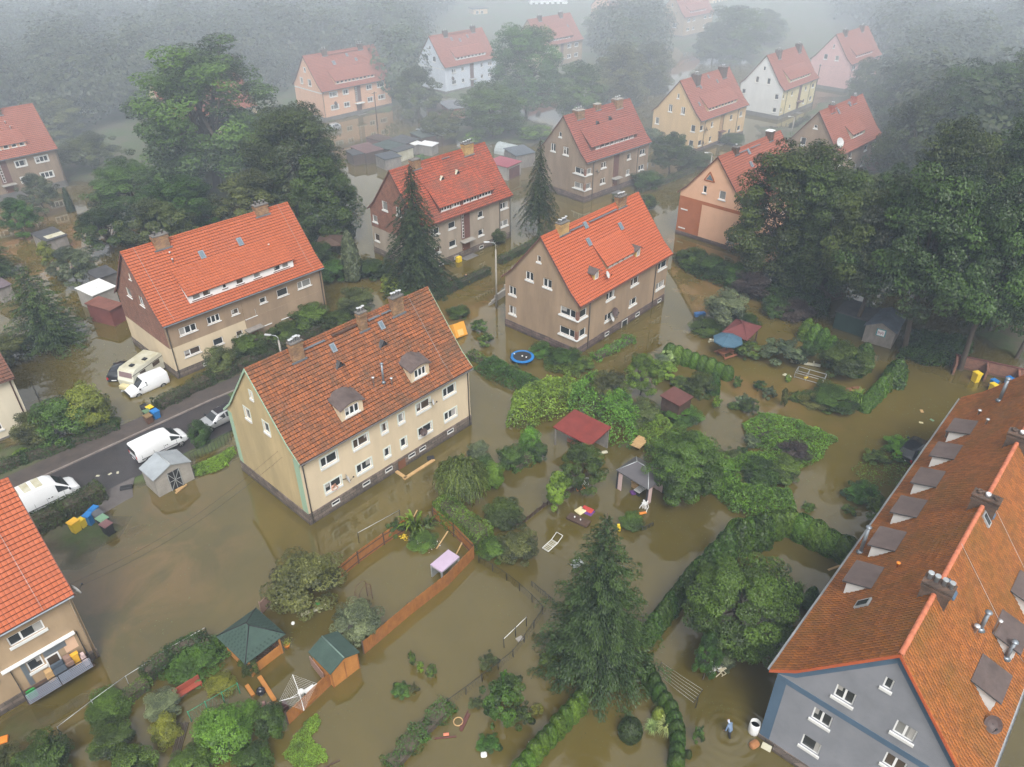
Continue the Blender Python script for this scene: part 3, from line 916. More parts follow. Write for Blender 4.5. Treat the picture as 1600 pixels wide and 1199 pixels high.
h.chimney(4.0, 5.2, 1.6, .75, .75, BRICK_C, 2, metalpots=False); h.chimney(16.3, 5.4, 1.6, .75, .75, BRICK_C, 3, metalpots=False)
h.skylight(7.45, 3.4); h.skylight(12.15, 3.45)
h.vent(4.2, 3.8, .5); h.vent(4.35, 4.4, .35); h.vent(15.0, 2.6, .6); h.vent(9.0, 2.9, .2, .05, BROWN_P); h.vent(12.6, 2.9, .2, .05, BROWN_P)
h.conductor(1.2); h.conductor(18.6)
# house D: brown house with clean orange roof and little pointed dormers
h = House(7.37, 74.63, .84, 18.6, 10.9, 6.57, 13.15, 'brown rendered house with bright orange roof and two small pointed yellow dormers')
h.wstyle = dict(sillh=.2)
CW = ((4.73, 5.72), (2.22, 3.2))
h.body(BROWN_W, cols((.34, 1.6, 1, CW), (5.35, 7.0, 2), (10.35, 11.95, 2), (16.3, 18.25, 2)),
       [(.34, 4.73, 2.5, 5.72, 2), (.34, 2.22, 2.5, 3.2, 2), (9.2, 4.6, 10.3, 5.7, 2), (9.2, 2.0, 10.3, 3.1, 2)] + [(6.55, 7.35, 7.7, 8.4, 2), (3.85, 7.3, 5.1, 8.35, 2), (5.5, 10.05, 6.05, 10.8, 1)], pz=1.0, plinth=STONE_R)
h.corner(BRICK_G)
h.roof(ORANGE_D, ends=.2, gutter=BROWN_P)
h.downpipes([(2.1, 0), (15.7, 0)])
h.basement([5.5, 12.0, 17.0], .3, .7)
h.basement([9.0], -.1, .85, 1.2)
h.shed_dormer(6.75, 12.3, 1.2, .72, 3.3, ORANGE_D, TAN, [(7.2, .2, 7.9, .6, 1), (8.1, .2, 8.8, .6, 1), (9.2, .2, 9.9, .6, 1), (10.3, .2, 11.0, .6, 1), (11.2, .2, 11.9, .6, 1)])
for x in (4.45, 12.85):
 z = h.zr(.95); w = .85
 o = MB()
 o.poly([(x - w / 2, .95, z - .2), (x + w / 2, .95, z - .2), (x + w / 2, .95, z + .95), (x, .95, z + 1.25), (x - w / 2, .95, z + .95)])
 for sx in (-1, 1): o.poly([(x + sx * w / 2, .95, z - .2), (x + sx * w / 2, .95, z + .95), (x + sx * w / 2, 1.9, z + .95), (x + sx * w / 2, 1.8, z + .6)])
 o = o.build('dormer', pm('yellow_timber', (.52, .38, .12), var=.1) if x < 5 else bpy.data.materials['yellow_timber'], h.root)
 f = MB()
 for a in ((-.28, -.2), (.2, .28), (-.04, .04)): f.box(x + a[0], x + a[1], .90, .948, z + .2, z + .95)
 f.box(x - .28, x + .28, .9, .948, z + .12, z + .2)
 f.build('dormer_window', PVC, o)
 g = MB(); g.box(x - .2, x + .2, .93, .947, z + .2, z + .93); g.build('pane', GLASS_B, o)
 r = MB()
 for sx in (-1, 1):
  r.poly([(x, .62, z + 1.42), (x, 2.5, z + 1.42), (x + sx * .8, 2.15, z + .92), (x + sx * .8, .72, z + .92)])
  r.poly([(x, .62, z + 1.36), (x, 2.5, z + 1.36), (x + sx * .8, 2.15, z + .86), (x + sx * .8, .72, z + .86)])
  r.poly([(x, .62, z + 1.42), (x + sx * .8, .72, z + .92), (x + sx * .8, .72, z + .86), (x, .62, z + 1.36)])
 r.build('dormer_roof', FELT_BR, o)
h.chimney(3.3, 5.2, 1.5, .75, .75, BRICK_Y, 5); h.chimney(14.6, 5.2, 1.5, .75, .75, BRICK_C, 4)
h.walkway(4.3, 6.7, 4.85); h.walkway(7.9, 13.4, 4.85)
h.skylight(7.15, 4.6, .6, .85); h.skylight(6.3, 3.35); h.skylight(12.65, 3.35)
h.dish(6.9, -.02, 3.2, (-.2, -1), .5, SAT_B, .6); h.dish(6.1, -.02, 2.7, (.4, -1), .5, SAT, .5); h.dish(5.6, .7, 8.2, (.3, -1), .4, SAT, .5)
# house E: behind the big spruce
h = House(-12.4, 96.66, .81, 17.75, 10.7, 6.73, 13.39, 'weathered red-roofed house with patchy brick gable, half hidden behind the tall dark spruce')
h.wstyle = dict(sillh=.18)
h.body(GREYTAN, cols((1.9, 3.5, 2), (5.2, 6.5, 1), (10.95, 12.0, 1), (15.6, 17.2, 2)), [(6.6, 7.4, 7.75, 8.7, 1), (3.6, 7.4, 4.7, 8.6, 2), (9.2, 5.0, 10.3, 6.0, 1), (9.2, 2.1, 10.3, 3.2, 1)], lower=GREYTAN, split=4.2, gable_mat=BRICK_G, pz=1.0, plinth=STONE)
h.roof(OLD_RED, wob=.05, ends=.14, gutter=BROWN_P)
h.stair(7.6, 9.3, BROWN_P, (7.75, 8.1), CONC)
h.downpipes([(15.4, 0), (17.6, 0), (2.1, 0)])
h.shed_dormer(4.2, 14.6, .5, .9, 3.2, OLD_RED, BROWN_P, [(4.5, .12, 6.1, .78, 3), (6.4, .12, 8.0, .78, 3), (8.7, .12, 9.9, .78, 2), (10.2, .12, 11.4, .78, 2), (11.8, .12, 14.2, .78, 4)])
h.chimney(4.2, 5.1, 1.4, .8, .6, BRICK_C, 0); h.chimney(14.0, 5.0, 1.7, .9, .75, BRICK_Y, 4)
for x, y in ((7.4, 3.2), (10.4, 3.3)): h.gablet(x, y, .75, .6, WHITE_D)
h.walkway(9.0, 10.4, 4.9)
h.basement([3, 6, 11, 14], .3, .7)
# house K: taupe, red roof with thick chimneys
h = House(12.27, 124.34, .76, 16.9, 10.5, 6.9, 13.4, 'taupe rendered house with three thick chimneys and mottled red roof, right of the slender spruce')
h.wstyle = dict(sillh=.2)
h.body(TAUPE, cols((.34, 1.55, 1, CW), (4.0, 5.3, 2), (10.9, 11.9, 1), (14.4, 15.9, 2)), [(.34, 4.73, 2.3, 5.72, 2), (.34, 2.22, 2.3, 3.2, 2), (6.9, 7.2, 8.0, 8.5, 2), (3.9, 7.2, 5.1, 8.5, 2), (5.6, 9.9, 6.2, 10.7, 1)], pz=1.1, plinth=STONE_R)
h.corner(BRICK_G)
h.roof(RED, wob=.04, ends=.14)
h.stair(7.3, 8.7, BROWN_P, None, CONC)
h.downpipes([(1.95, 0), (13.8, 0)])
h.shed_dormer(2.2, 14.3, .9, .85, 3.4, RED, BROWN_P, [(3.4 + 1.28 * i, .1, 4.45 + 1.28 * i, .72, 1) for i in range(8)])
h.chimney(3.3, 5.0, 1.6, 1.3, .45, BRICK_C, 3, CONC); h.chimney(8.2, 5.2, 1.1, .8, .55, BRICK_C, 0, CONC); h.chimney(13.3, 5.0, 1.6, 1.3, .6, BRICK_C, 3, CONC)
h.gablet(6.5, 3.4, .7, .6); h.gablet(9.9, 3.5, .7, .6)
h.dish(2.5, -.02, 4.9, (1, -.7), .38)
# house F: pink, far left-centre
h = House(-42.13, 176.8, .80, 19.2, 11.1, 6.45, 13.25, 'salmon pink house with pale window surrounds standing in brown water behind the garden sheds')
h.wstyle = dict(trim=WHITE_W, sillh=.16)
h.body(PEACH, cols((1.95, 3.95, 2), (5.55, 6.95, 2), (12.2, 13.6, 2), (15.3, 17.2, 2)), [(7.2, 7.2, 8.2, 8.4, 1), (3.9, 7.1, 5.0, 8.4, 1), (5.4, 9.9, 6.1, 10.8, 1)], pz=.85, plinth=CONC_D)
h.band('g', .01, 11.1, 5.95, 6.2, WHITE_W, 'belt_course')
h.roof(RED_F, ends=.2)
h.stair(8.75, 10.4, BROWN_P, (8.95, 9.35), WHITE_W)
h.downpipes([(.1, 0), (19.1, 0)])
h.shed_dormer(4.1, 15.2, .5, .85, 2.9, RED_F, PEACH_L, [(4.5 + 1.07 * i, .15, 5.3 + 1.07 * i, .7, 1) for i in range(10)])
h.chimney(5.3, 5.3, 1.2, .7, .7, BRICK_K, 2); h.chimney(15.2, 5.3, 1.2, .7, .7, BRICK_K, 2)
h.walkway(6.0, 14.5, 5.0, BROWN_P)
h.skylight(10.9, 4.4, .6, .8); h.skylight(12.7, 3.5, .6, .8); h.skylight(6.6, 3.5, .8, 1.0)
h.aerial(14.4, 5.5, 1.8, z=13.2); h.dish(3.0, -.02, 3.6, (0, -1), .4, SAT_B)
# house G: sand yellow
h = House(37.16, 152.8, .80, 18., 11.1, 6.1, 12.85, 'sand yellow house with steep red roof and a dark orchard tree before its gable')
h.wstyle = dict(sillh=.16)
LO = ((4.1, 5.1), (1.15, 2.2))
h.body(YELLOW_W, cols((.3, 1.55, 1, LO), (4.35, 5.2, 1, LO), (11.6, 12.6, 1, LO), (15.4, 16.6, 1, LO)),
       [(6.7, 6.7, 7.6, 8.1, 2), (3.7, 6.7, 4.65, 8.1, 2), (5.35, 9.5, 5.9, 10.4, 1), (9.5, 3.8, 10.45, 5.1, 1), (.9, 3.8, 1.9, 5.1, 1), (9.8, .9, 10.7, 2.0, 1), (.95, .9, 2.0, 2.1, 1)], pz=.7, plinth=STONE_R)
h.roof(RED_F, ends=.15)
h.stair(7.8, 8.9, pm('ochre_panel', (.36, .22, .10)), None, BROWN_P)
h.downpipes([(1.9, 0), (14.6, 0), (8.95, 0)])
h.shed_dormer(3.5, 15.0, .7, .85, 2.95, RED_F, YELLOW_W, [(4.0 + 1.2 * i, .12, 4.9 + 1.2 * i, .72, 1) for i in range(9)])
h.chimney(4.6, 4.9, 1.3, 1.5, .6, BRICK_K, 4); h.chimney(14.6, 4.9, 1.3, 1.5, .6, BRICK_K, 3)
h.aerial(4.6, 4.9, 1.6, z=13.4); h.aerial(14.6, 4.9, 1.6, z=13.4)
for x, y in ((5.3, 3.8), (9.4, 4.8), (11.6, 3.9), (2.2, 1.8)): h.skylight(x, y, .5, .8)
h.dish(2.1, -.02, 4.2, (.5, -1), .42, SAT_B); h.dish(1.5, -.02, 1.6, (.5, -1), .42, SAT_B)
# house H: white gable
h = House(60.67, 177., .82, 17.35, 10.4, 6.4, 13.1, 'white-gabled house with lemon front and red roof, behind the sand yellow house')
h.wstyle = dict(sillh=.14)
LO2 = ((4.5, 5.4), (1.6, 2.55))
h.body(LEMON, cols((.4, 1.1, 1, LO2), (4.6, 5.4, 1, LO2), (11.6, 12.5, 1, LO2), (15.2, 16.5, 1, LO2)), [(6.2, 7.2, 7.0, 8.5, 1), (3.4, 7.2, 4.2, 8.5, 1), (5.0, 9.9, 5.6, 10.8, 1), (.85, 4.3, 1.75, 5.4, 1), (9.0, 4.4, 9.9, 5.4, 1), (.85, 1.5, 1.75, 2.5, 1)], pz=.9, plinth=CONC_D, gable_mat=WHITE_W)
h.roof(RED_F, ends=.15)
h.stair(8.4, 9.7, BROWN_P, None, BROWN_P)
h.downpipes([(2.2, 0), (14.1, 0)])
h.shed_dormer(3.7, 14.5, .6, .85, 2.75, RED_F, LEMON, [(4.2 + 1.25 * i, .12, 5.1 + 1.25 * i, .72, 1) for i in range(8)])
h.chimney(4.4, 4.7, 1.2, 1.2, .6, BRICK_K, 3); h.chimney(14.4, 4.7, 1.2, 1.2, .6, BRICK_K, 3)
h.aerial(4.4, 4.7, 1.4, z=13.5); h.aerial(7, 5.2, 1.4, z=13.1)
# house I: pale pink, half behind the trees
h = House(85.47, 203.7, .79, 18.4, 10.3, 6.65, 13.1, 'pale pink house partly hidden by the misty trees at the upper right')
h.wstyle = dict(sillh=.14)
h.body(PINK_W, cols((2, 3.8, 2), (5.4, 6.8, 1), (12, 13.4, 1), (15, 17, 2)), [(6.2, 7.1, 7.2, 8.3, 1), (3.2, 7.1, 4.2, 8.3, 1), (4.9, 9.9, 5.4, 10.8, 1)], pz=.8, plinth=CONC_D)
h.roof(RED_F, ends=.15); h.chimney(4.2, 4.8, 1.2, 1.0, .6, BRICK_K, 2); h.chimney(14, 4.8, 1.2, 1.0, .6, BRICK_K, 2)
h.downpipes([(1.5, 0)]); h.shed_dormer(3.7, 14.5, .6, .85, 2.75, RED_F, PINK_W, [(4.2 + 1.25 * i, .12, 5.1 + 1.25 * i, .72, 1) for i in range(8)])
# house J: beyond the tree in the upper middle
h = House(8.54, 229., .80, 18., 10.6, 6.6, 13.15, 'tan house with pale red roof fading into the mist beyond the tall round tree')
h.wstyle = dict(trim=WHITE_W, sillh=.14)
h.body(TAN, cols((2, 3.8, 2), (4.9, 6.4, 2), (11.3, 12.8, 2), (14.5, 16, 2)), attic(10.6), pz=.9)
h.roof(RED_F, ends=.15); h.stair(8.3, 9.5, BROWN_P, None, CONC)
h.shed_dormer(4.0, 14.3, .5, .85, 2.75, RED_F, BROWN_P, [(4.5 + 1.25 * i, .12, 5.4 + 1.25 * i, .72, 1) for i in range(7)])
h.chimney(4.4, 4.9, 1.2, .8, .6, BRICK_K, 2); h.chimney(13.4, 4.9, 1.2, .8, .6, BRICK_K, 2); h.skylight(14.5, 2.6, .6, .9)
# house L: grey-brown with a single dormer
h = House(55.66, 128.7, .80, 17., 9.9, 6.65, 13., 'grey-brown house with smooth red roof and one small dormer below the misty wood')
h.wstyle = dict(sillh=.2)
h.body(TAUPE, cols((.34, 1.5, 1, CW), (4.4, 5.6, 1), (7.8, 9.0, 1, (GR,)), (10.9, 12.1, 1), (15.1, 16.6, 2)), [(6.25, 7.05, 7.3, 8.3, 1), (3.2, 7.0, 4.2, 8.3, 1), (.34, 4.3, 1.9, 5.4, 2), (.6, 1.6, 1.8, 2.8, 2), (4.75, 10.2, 5.4, 10.75, 1)], pz=.9)
h.roof(RED_F, ends=.2, gutter=BROWN_P)
h.downpipes([(2.0, 0), (16.8, 0)])
h.shed_dormer(6.1, 11.6, .9, .95, 2.5, RED_F, WHITE_D, [(6.9, .15, 10.8, .75, 3)])
h.chimney(3.9, 4.6, 1.1, .8, .5, pm('red_chimney_render', (.35, .10, .07)), 2); h.chimney(12.8, 4.6, 1.1, .8, .5, bpy.data.materials['red_chimney_render'], 2)
h.skylight(6.0, 3.9, .6, .9); h.skylight(10.9, 4.2, .6, .9); h.walkway(4.9, 6.0, 4.5); h.walkway(10.0, 11.4, 4.5)
h.dish(.6, .9, 8.6, (-.4, -1), .75, SAT, .5)
# house O: apricot gable behind the big dark tree
h = House(33.32, 103.5, .81, 18.1, 10.9, 6.5, 13., 'apricot and terracotta house with a triangle vent in its gable, behind the dark round tree')
h.wstyle = dict(sillh=.16)
h.body(PEACH, cols((2, 3.8, 2), (5.3, 6.9, 2), (12.4, 14, 2), (15.6, 17.3, 2)), [(6.6, 7.4, 7.2, 8.45, 1), (3.45, 7.1, 4.5, 8.35, 1), (9.4, 4.2, 10.35, 5.4, 1), (9.45, 1.25, 10.4, 2.5, 1), (1.0, 1.2, 2.1, 2.5, 1)], pz=.6, plinth=STONE_R, rev=PEACH)
h.band('g', 7.0, 10.9, .62, 6.1, TERRA, 'terracotta_field'); h.band('g', .0, 6.995, 5.6, 6.1, TERRA, 'terracotta_belt')
for z in (9.3,):
 t = MB(); c = h.W / 2 + .9
 for a, b in (((c - .85, z), (c + .85, z)), ((c + .85, z), (c + .05, z + 1.3)), ((c + .05, z + 1.3), (c - .85, z))): t.bar((-.03, a[0], a[1]), (-.03, b[0], b[1]), .09, .16)
 t = t.build('vent_surround', TERRA, h.root)
 q = MB(); q.poly([(-.02, c - .6, z + .12), (-.02, c + .6, z + .12), (-.02, c + .04, z + .95)]); q.build('pane', SKYGL, t)
h.roof(RED_F, ends=.2)
h.chimney(4.2, 5.2, .9, .7, .5, BRICK_K, 1); h.chimney(14.4, 5.2, 1.0, .9, .8, BRICK_K, 0, WHITE_P)
h.walkway(5.0, 7.2, 4.9); h.walkway(8.2, 11, 4.9); h.skylight(7.4, 4.5, .6, .9); h.skylight(6.5, 3.3, .6, .9)
# house Q: pale blue-white
h = House(-16.56, 201.7, .80, 18.1, 10.65, 6.6, 13.3, 'pale blue-white house with salmon roof, right of the salmon pink house')
h.wstyle = dict(sillh=.14)
h.body(BLUEWHITE, cols((2.3, 3.7, 2), (5.6, 6.6, 1), (12.4, 13.3, 1), (15.1, 16.6, 2)), [(6.15, 7.5, 7.3, 8.8, 1), (3.3, 7.5, 4.5, 8.8, 1), (5.0, 10.3, 5.8, 11.1, 1)], pz=.9, plinth=CONC_D)
h.band('g', .01, 10.65, 6.0, 6.2, WHITE_W, 'belt_course')
h.roof(RED_F, ends=.15); h.stair(8.6, 9.9, BROWN_P, None, CONC)
h.shed_dormer(4.4, 15, .7, .85, 2.8, RED_F, WHITE_W, [(4.9 + 1.25 * i, .12, 5.8 + 1.25 * i, .72, 1) for i in range(8)])
h.chimney(5.0, 5.0, 1.2, .8, .7, BRICK_K, 2); h.chimney(14.6, 5.0, 1.2, .8, .7, BRICK_K, 2); h.walkway(5.7, 13.8, 5, BROWN_P)
for x, y in ((6.5, 4), (9, 3.6), (12, 4)): h.skylight(x, y, .6, .9)
h.dish(2.2, -.02, 3.8, (0, -1), .45, SAT_B)
# house P: far top
h = House(58.8, 282.6, .80, 18.3, 10.4, 6.6, 13.2, 'far tan house dissolving in mist at the top edge')
h.body(TAN, cols((2, 3.8, 2), (5.3, 6.9, 2), (12.4, 14, 2), (15.6, 17.3, 2)), [(6.0, 3.2, 7.6, 4.6, 2), (2.8, 3.2, 4.4, 4.6, 2), (5.0, 9.5, 5.6, 10.6, 1)], pz=.9)
h.roof(RED_F, ends=.15); h.shed_dormer(3.7, 14.5, .6, .85, 2.75, RED_F, PINK_W, [(4.2 + 1.25 * i, .12, 5.1 + 1.25 * i, .72, 1) for i in range(8)]); h.chimney(9, 5, 1.2, .8, .6, BRICK_K, 2)
# house N: upper left
h = House(-92.45, 120.56, .81, 18.3, 10.8, 6.7, 13.4, 'grey house with peach dormer cut by the left edge, upper left')
h.wstyle = dict(trim=WHITE_W, sillh=.14)
h.body(TAUPE, cols((1.9, 3.6, 2), (5.3, 6.9, 2), (11.4, 13.1, 2), (14.6, 16.6, 3)), attic(10.8), pz=1.1, plinth=CONC_D)
h.roof(RED_F, ends=.2); h.stair(8.5, 10.1, BROWN_P, (8.7, 9.1), CONC); h.downpipes([(18.1, 0)])
h.shed_dormer(4.1, 14.3, .9, .9, 2.9, RED_F, PEACH, [(4.5 + 1.25 * i, .15, 5.3 + 1.25 * i, .75, 1) for i in range(8)], edge=ZINC)
h.chimney(12.6, 5, 1.2, .8, .6, BRICK_K, 1); h.vent(13.3, 3.0, .6); h.vent(13.0, 3.7, .5)
# house S: behind the big tree
h = House(-66., 151., .80, 18.3, 10.6, 6.6, 13.2, 'red-roofed house glimpsed through the leaves of the big round tree')
h.body(CREAM, cols((2, 3.8, 2), (5.3, 6.9, 2), (12.4, 14, 2), (15.6, 17.3, 2)), attic(10.6), pz=.9)
h.roof(RED_F, ends=.15); h.chimney(5, 5, 1.2, .8, .6, BRICK_K, 2)
# house M: white wall at the left edge
h = House(-60.9, 48.2, .80, 18.3, 10.66, 6.1, 12.9, 'ivory house with dark brown tile roof, cut off by the left edge of the picture')
h.wstyle = dict(sillh=.16)
h.body(IVORY, cols((1.9, 3.6, 2), (5.3, 6.9, 2), (14.2, 15.9, 2, ((3.9, 4.9), (1.1, 2.1)))), [], pz=.2, plinth=CONC_D)
h.roof(BROWN_T, ends=.12, gutter=BROWN_P); h.downpipes([(18.0, 0)], BROWN_P)
# house A: orange roof with a balcony, lower left
h = House(-42.08, 21.09, .80, 18.3, 10.66, 6.6, 13.2, 'tan house with neat orange roof and a cluttered balcony at the lower left')
h.wstyle = dict(sillh=.2)
h.body(TAN, [(1.9, 5.0, 3.6, 5.95, 2), (5.3, 5.0, 6.9, 5.95, 2), (14.2, 4.85, 16.3, 5.7, 2), (14.45, 2.0, 15.35, 2.95, 1), (12.2, 2.9, 12.7, 3.4, 1)], attic(10.66), pz=.9, plinth=STONE)
h.roof(ORANGE, ends=.18, gutter=ZINC)
h.downpipes([(18.15, 0)], pm('beige_pipe', (.42, .33, .24)))
h.conductor(16.6)
bl = MB()
bl.box(13.5, 17.75, -1.35, -.065, .78, .9)
bl.box(13.5, 17.75, -1.35, -1.31, .95, 1.0);
bl = bl.build('balcony', DARKWOOD, h.root)
lt = MB()
for a, b in ((13.6, 15.55), (15.65, 17.6)):
 n = 18
 for i in range(n + 1): lt.bar((a + (b - a) * i / n, -1.36, .85), (a + (b - a) * i / n, -1.36, 1.75), .05, .02)
 for i in range(7): lt.bar((a, -1.375, .9 + i * .14), (b, -1.375, .9 + i * .14), .02, .05)
lt.build('lattice_screen', BALCBL, bl)
rl = MB()
for x in (13.55, 15.6, 17.7): rl.bar((x, -1.3, .85), (x, -1.3, 1.85), .05)
for x in (13.55, 17.7):
 rl.bar((x, -1.3, 1.83), (x, -.06, 1.83), .05); rl.bar((x, -.65, .9), (x, -.65, 1.83), .03)
 rl.bar((x, -.1, .9), (x, -.1, 3.35), .05)
rl.bar((13.55, -1.3, 1.83), (17.7, -1.3, 1.83), .05)
rl.build('railing', METAL_D, bl)
aw = MB(); aw.box(13.1, 17.6, -.28, -.01, 3.32, 3.44); aw = aw.build('awning_case', PVC, h.root)
pn = MB(); pn.box(14.1, 15.42, -.03, -.001, 3.0, 3.2); pn.box(15.5, 16.9, -.03, -.001, 2.55, 3.2); pn.box(14.1, 14.4, -.03, -.001, .95, 2.98); pn.build('grey_boarding', ZINC, h.root)
df = MB(); df.box(15.45, 16.3, -.04, -.001, .95, 2.5); df = df.build('balcony_door', PVC, h.root)
dg = MB(); dg.box(15.55, 16.2, -.052, -.041, 1.05, 2.4); dg.build('pane', GLASS_B, df)
pt = MB(); h.bx(pt, 'f', 16.7, 17.5, 1.9, 3.0, -.012, .0); pt.build('bare_plaster_patch', PEACH_L, h.root)
h.dish(18.35, .2, 6.3, (1, .4), .45, SAT, .2)
HA = h
# house R: the long row on the right
th = .84
RX, RY, RW = 15.73, 28.01, 10.65
h = House(RX + RW * math.sin(th), RY - RW * math.cos(th), th, 37.4, RW, 6.65, 13.2, 'long row house with mossy rust-red roof, dark square dormers and blue-grey gable', 'row_house')
h.wstyle = dict(sillh=.2)
GW = [(6.47, 7.42, 7.55, 8.46, 2), (3.23, 7.4, 4.3, 8.46, 2), (5.1, 10.15, 5.55, 11.0, 1), (7.12, 4.58, 8.22, 5.66, 2), (7.15, 1.78, 8.28, 2.88, 1), (3.0, 4.58, 4.1, 5.66, 2)]
h.body(GREY_W, [], GW, pz=.35, plinth=STONE)
h.roof(OLD_R, wob=.05, ends=.25, verge=pm('rust_red_verge', (.40, .09, .03)), ridge=pm('salmon_ridge_tiles', (.52, .17, .09), var=.35, scale=1.5), gutter=METAL_L)
# painted bands on the gable
h.band('g', .01, RW - .01, 6.05, 6.5, STEEL, 'belt_band')
h.band('g', RW - .62, RW + .012, .36, 6.045, STEEL, 'corner_band'); h.band('g', -.012, .62, .36, 6.045, STEEL, 'corner_band')
rb = MB()
pr = [(0.012, h.zr(0) - .04), (KNEE, h.zk - .04), (RW / 2, h.Hr - .04), (RW - KNEE, h.zk - .04), (RW - .012, h.zr(0) - .04)]
for a, b in zip(pr[:-1], pr[1:]):
 lo = lambda p: max(p[1] - .85, 6.505)
 rb.poly([(-.02, a[0], lo(a)), (-.02, b[0], lo(b)), (-.02, b[0], b[1]), (-.02, a[0], a[1])])
 rb.poly([(-.02, a[0], lo(a)), (.004, a[0], lo(a)), (.004, b[0], lo(b)), (-.02, b[0], lo(b))])
rb.build('rake_band', STEEL, h.root)
for i in range(6):
 x = 7.35 + 4.18 * i
 h.shed_dormer(x, x + 1.95, .68, 1.22, 2.1, FELT_BR, GREY_W, [(x + .4, .3, x + 1.5, 1.05, 2)], cheek=WHITE_W, side=1, over=.26, rows=False, edge=BITUM)
for i in range(7):
 x = 4.5 + 4.18 * i
 h.shed_dormer(x, x + 1.95, .68, 1.22, 2.1, FELT_BR, GREY_W, [(x + .4, .3, x + 1.5, 1.05, 2)], cheek=WHITE_W, side=0, over=.26, rows=False, edge=BITUM)
for x, k in ((5.3, 4), (14.7, 3), (23.2, 3), (32.0, 3)): h.chimney(x, 5.3, .72, 1.45, .5, BRICK_K, 0, BRICK_K, None)
for x in (5.3,):
 for yy in (4.75, 5.1, 5.5, 5.85):
  q = MB(); q.lathe([(.11, 0), (.11, .35), (.16, .38), (.16, .46)], (x, yy, 13.81), 10); q.build('chimney_pot', METAL_L, h.root)
for x in (14.7, 23.2, 32.0):
 for yy in (4.82, 5.3, 5.78):
  q = MB(); q.lathe([(.16, 0), (.16, .22), (.12, .22), (.12, .05)], (x, yy, 13.81), 8); q.build('chimney_pot', BRICK_K if yy != 5.3 else STEELW, h.root)
h.skylight(5.6, 8.75, .7, 1.0, METAL_L, GLASS)
h.skylight(6.6, 4.5, .7, 1.0, STEEL, STEEL); h.skylight(13.9, 4.6, .6, .9, METAL_L, GLASS); h.skylight(14.9, 4.6, .6, .9, STEEL, STEEL)
h.flue(33.4, 8.0, 2.2, .13); h.flue(12.2, 10.6, 2.4, .12); h.flue(7.5, 2.7, 1.5, .12); h.flue(8.6, .95, 1.5, .12)
h.vent(29.3, 10.2, .8, .08); h.vent(29.0, 7.9, .6, .07); h.vent(9.2, 7.9, .45, .07, ORNG_P); h.vent(8.6, 2.0, 1.3, .07); h.vent(6.9, 2.9, .6, .09); h.vent(32.2, 8.9, .5, .08)
h.conductor(15.5); h.conductor(9.8)
h.dish(4.1, .5, 7.8, (-1, -.4), .45, SAT_B, .9)
pd = MB(); h.bx(pd, 'g', 3.0, 9.6, -.6, .25, -.35, -.062); pd.build('foundation_ledge', STONE, h.root)
HR = h
# ------------------------------------------------------------------ ground, flood water, street
def px_poly(*q): return np.array([[G(*p).x, G(*p).y] for p in q])
DRY = [
 (px_poly((-260, 960), (-260, 640), (0, 690), (60, 690), (180, 678), (232, 658), (245, 632), (300, 598), (420, 545), (520, 486), (560, 500), (470, 560), (380, 640), (362, 692), (300, 722), (288, 735), (226, 758), (165, 778), (120, 792), (20, 860)), .10, .9),
 (px_poly((30, 880), (60, 838), (110, 792), (158, 778), (176, 800), (196, 832), (168, 850), (150, 872), (120, 892), (90, 890)), .03, 2.2),
 (px_poly((296, 727), (372, 690), (376, 716), (346, 738), (318, 742), (302, 748)), .06, .8),
 (px_poly((-700, -60), (-700, 330), (40, 300), (130, 268), (170, 300), (230, 340), (430, 375), (480, 330), (450, 190), (470, 200), (640, 165), (700, 150), (760, 175), (900, 150), (960, 60), (900, -60)), .5, 4),
 (px_poly((690, 190), (760, 172), (865, 196), (850, 228), (780, 226), (720, 236)), .2, 2),
 (px_poly((1000, 60), (1100, 90), (1180, 100), (1270, 120), (1330, 130), (1400, 240), (1370, 262), (1420, 330), (1500, 470), (1540, 545), (1700, 590), (2300, 560), (2300, -60), (1000, -60)), .4, 3),
 (px_poly((1180, 196), (1235, 198), (1290, 150), (1340, 150), (1240, 225), (1185, 240)), .1, 1.5),
 (px_poly((-60, 1140), (60, 1110), (150, 1060), (160, 1085), (60, 1150), (-60, 1215)), -.1, 1.2),
]
def smoothnoise(X, Y, s, seed):
 r = np.random.default_rng(seed)
 out = np.zeros_like(X)
 for k in range(6):
  a = r.uniform(0, 2 * PI); f = (1.7 ** k) / s
  out += np.sin((X * np.cos(a) + Y * np.sin(a)) * f + r.uniform(0, 6.28) + 1.3 * np.sin((X * np.sin(a) - Y * np.cos(a)) * f * .6 + k)) / (1.25 ** k)
 return out / 3.2
def sdist(X, Y, P):
 d = np.full(X.shape, 1e9)
 ins = np.zeros(X.shape, bool)
 n = len(P)
 for i in range(n):
  a, b = P[i], P[(i + 1) % n]
  ex, ey = b - a
  wx, wy = X - a[0], Y - a[1]
  t = np.clip((wx * ex + wy * ey) / (ex * ex + ey * ey), 0, 1)
  d = np.minimum(d, np.hypot(wx - ex * t, wy - ey * t))
  c = ((a[1] <= Y) & (b[1] > Y)) | ((b[1] <= Y) & (a[1] > Y))
  with np.errstate(divide='ignore', invalid='ignore'):
   xi = a[0] + (Y - a[1]) / (b[1] - a[1]) * ex
  ins ^= c & (X < xi)
 return np.where(ins, d, -d)
def terrain(X, Y):
 Z = np.full(X.shape, -.75) + .12 * smoothnoise(X, Y, 6, 3)
 nz = smoothnoise(X, Y, 1.6, 5)
 for P, hgt, w in DRY:
  s = sdist(X, Y, P) + nz * w * .7
  t = np.clip((s + w) / (2 * w), 0, 1)
  t = t * t * (3 - 2 * t)
  Z = np.maximum(Z, -.75 + (hgt + .75) * t + .04 * nz)
 far = np.clip((Y - 300) / 200, 0, 1)
 return Z + far * 4
xs = np.concatenate([np.arange(-420, -78, 12.), np.arange(-76, 76.1, .9), np.arange(80, 421, 12.)])
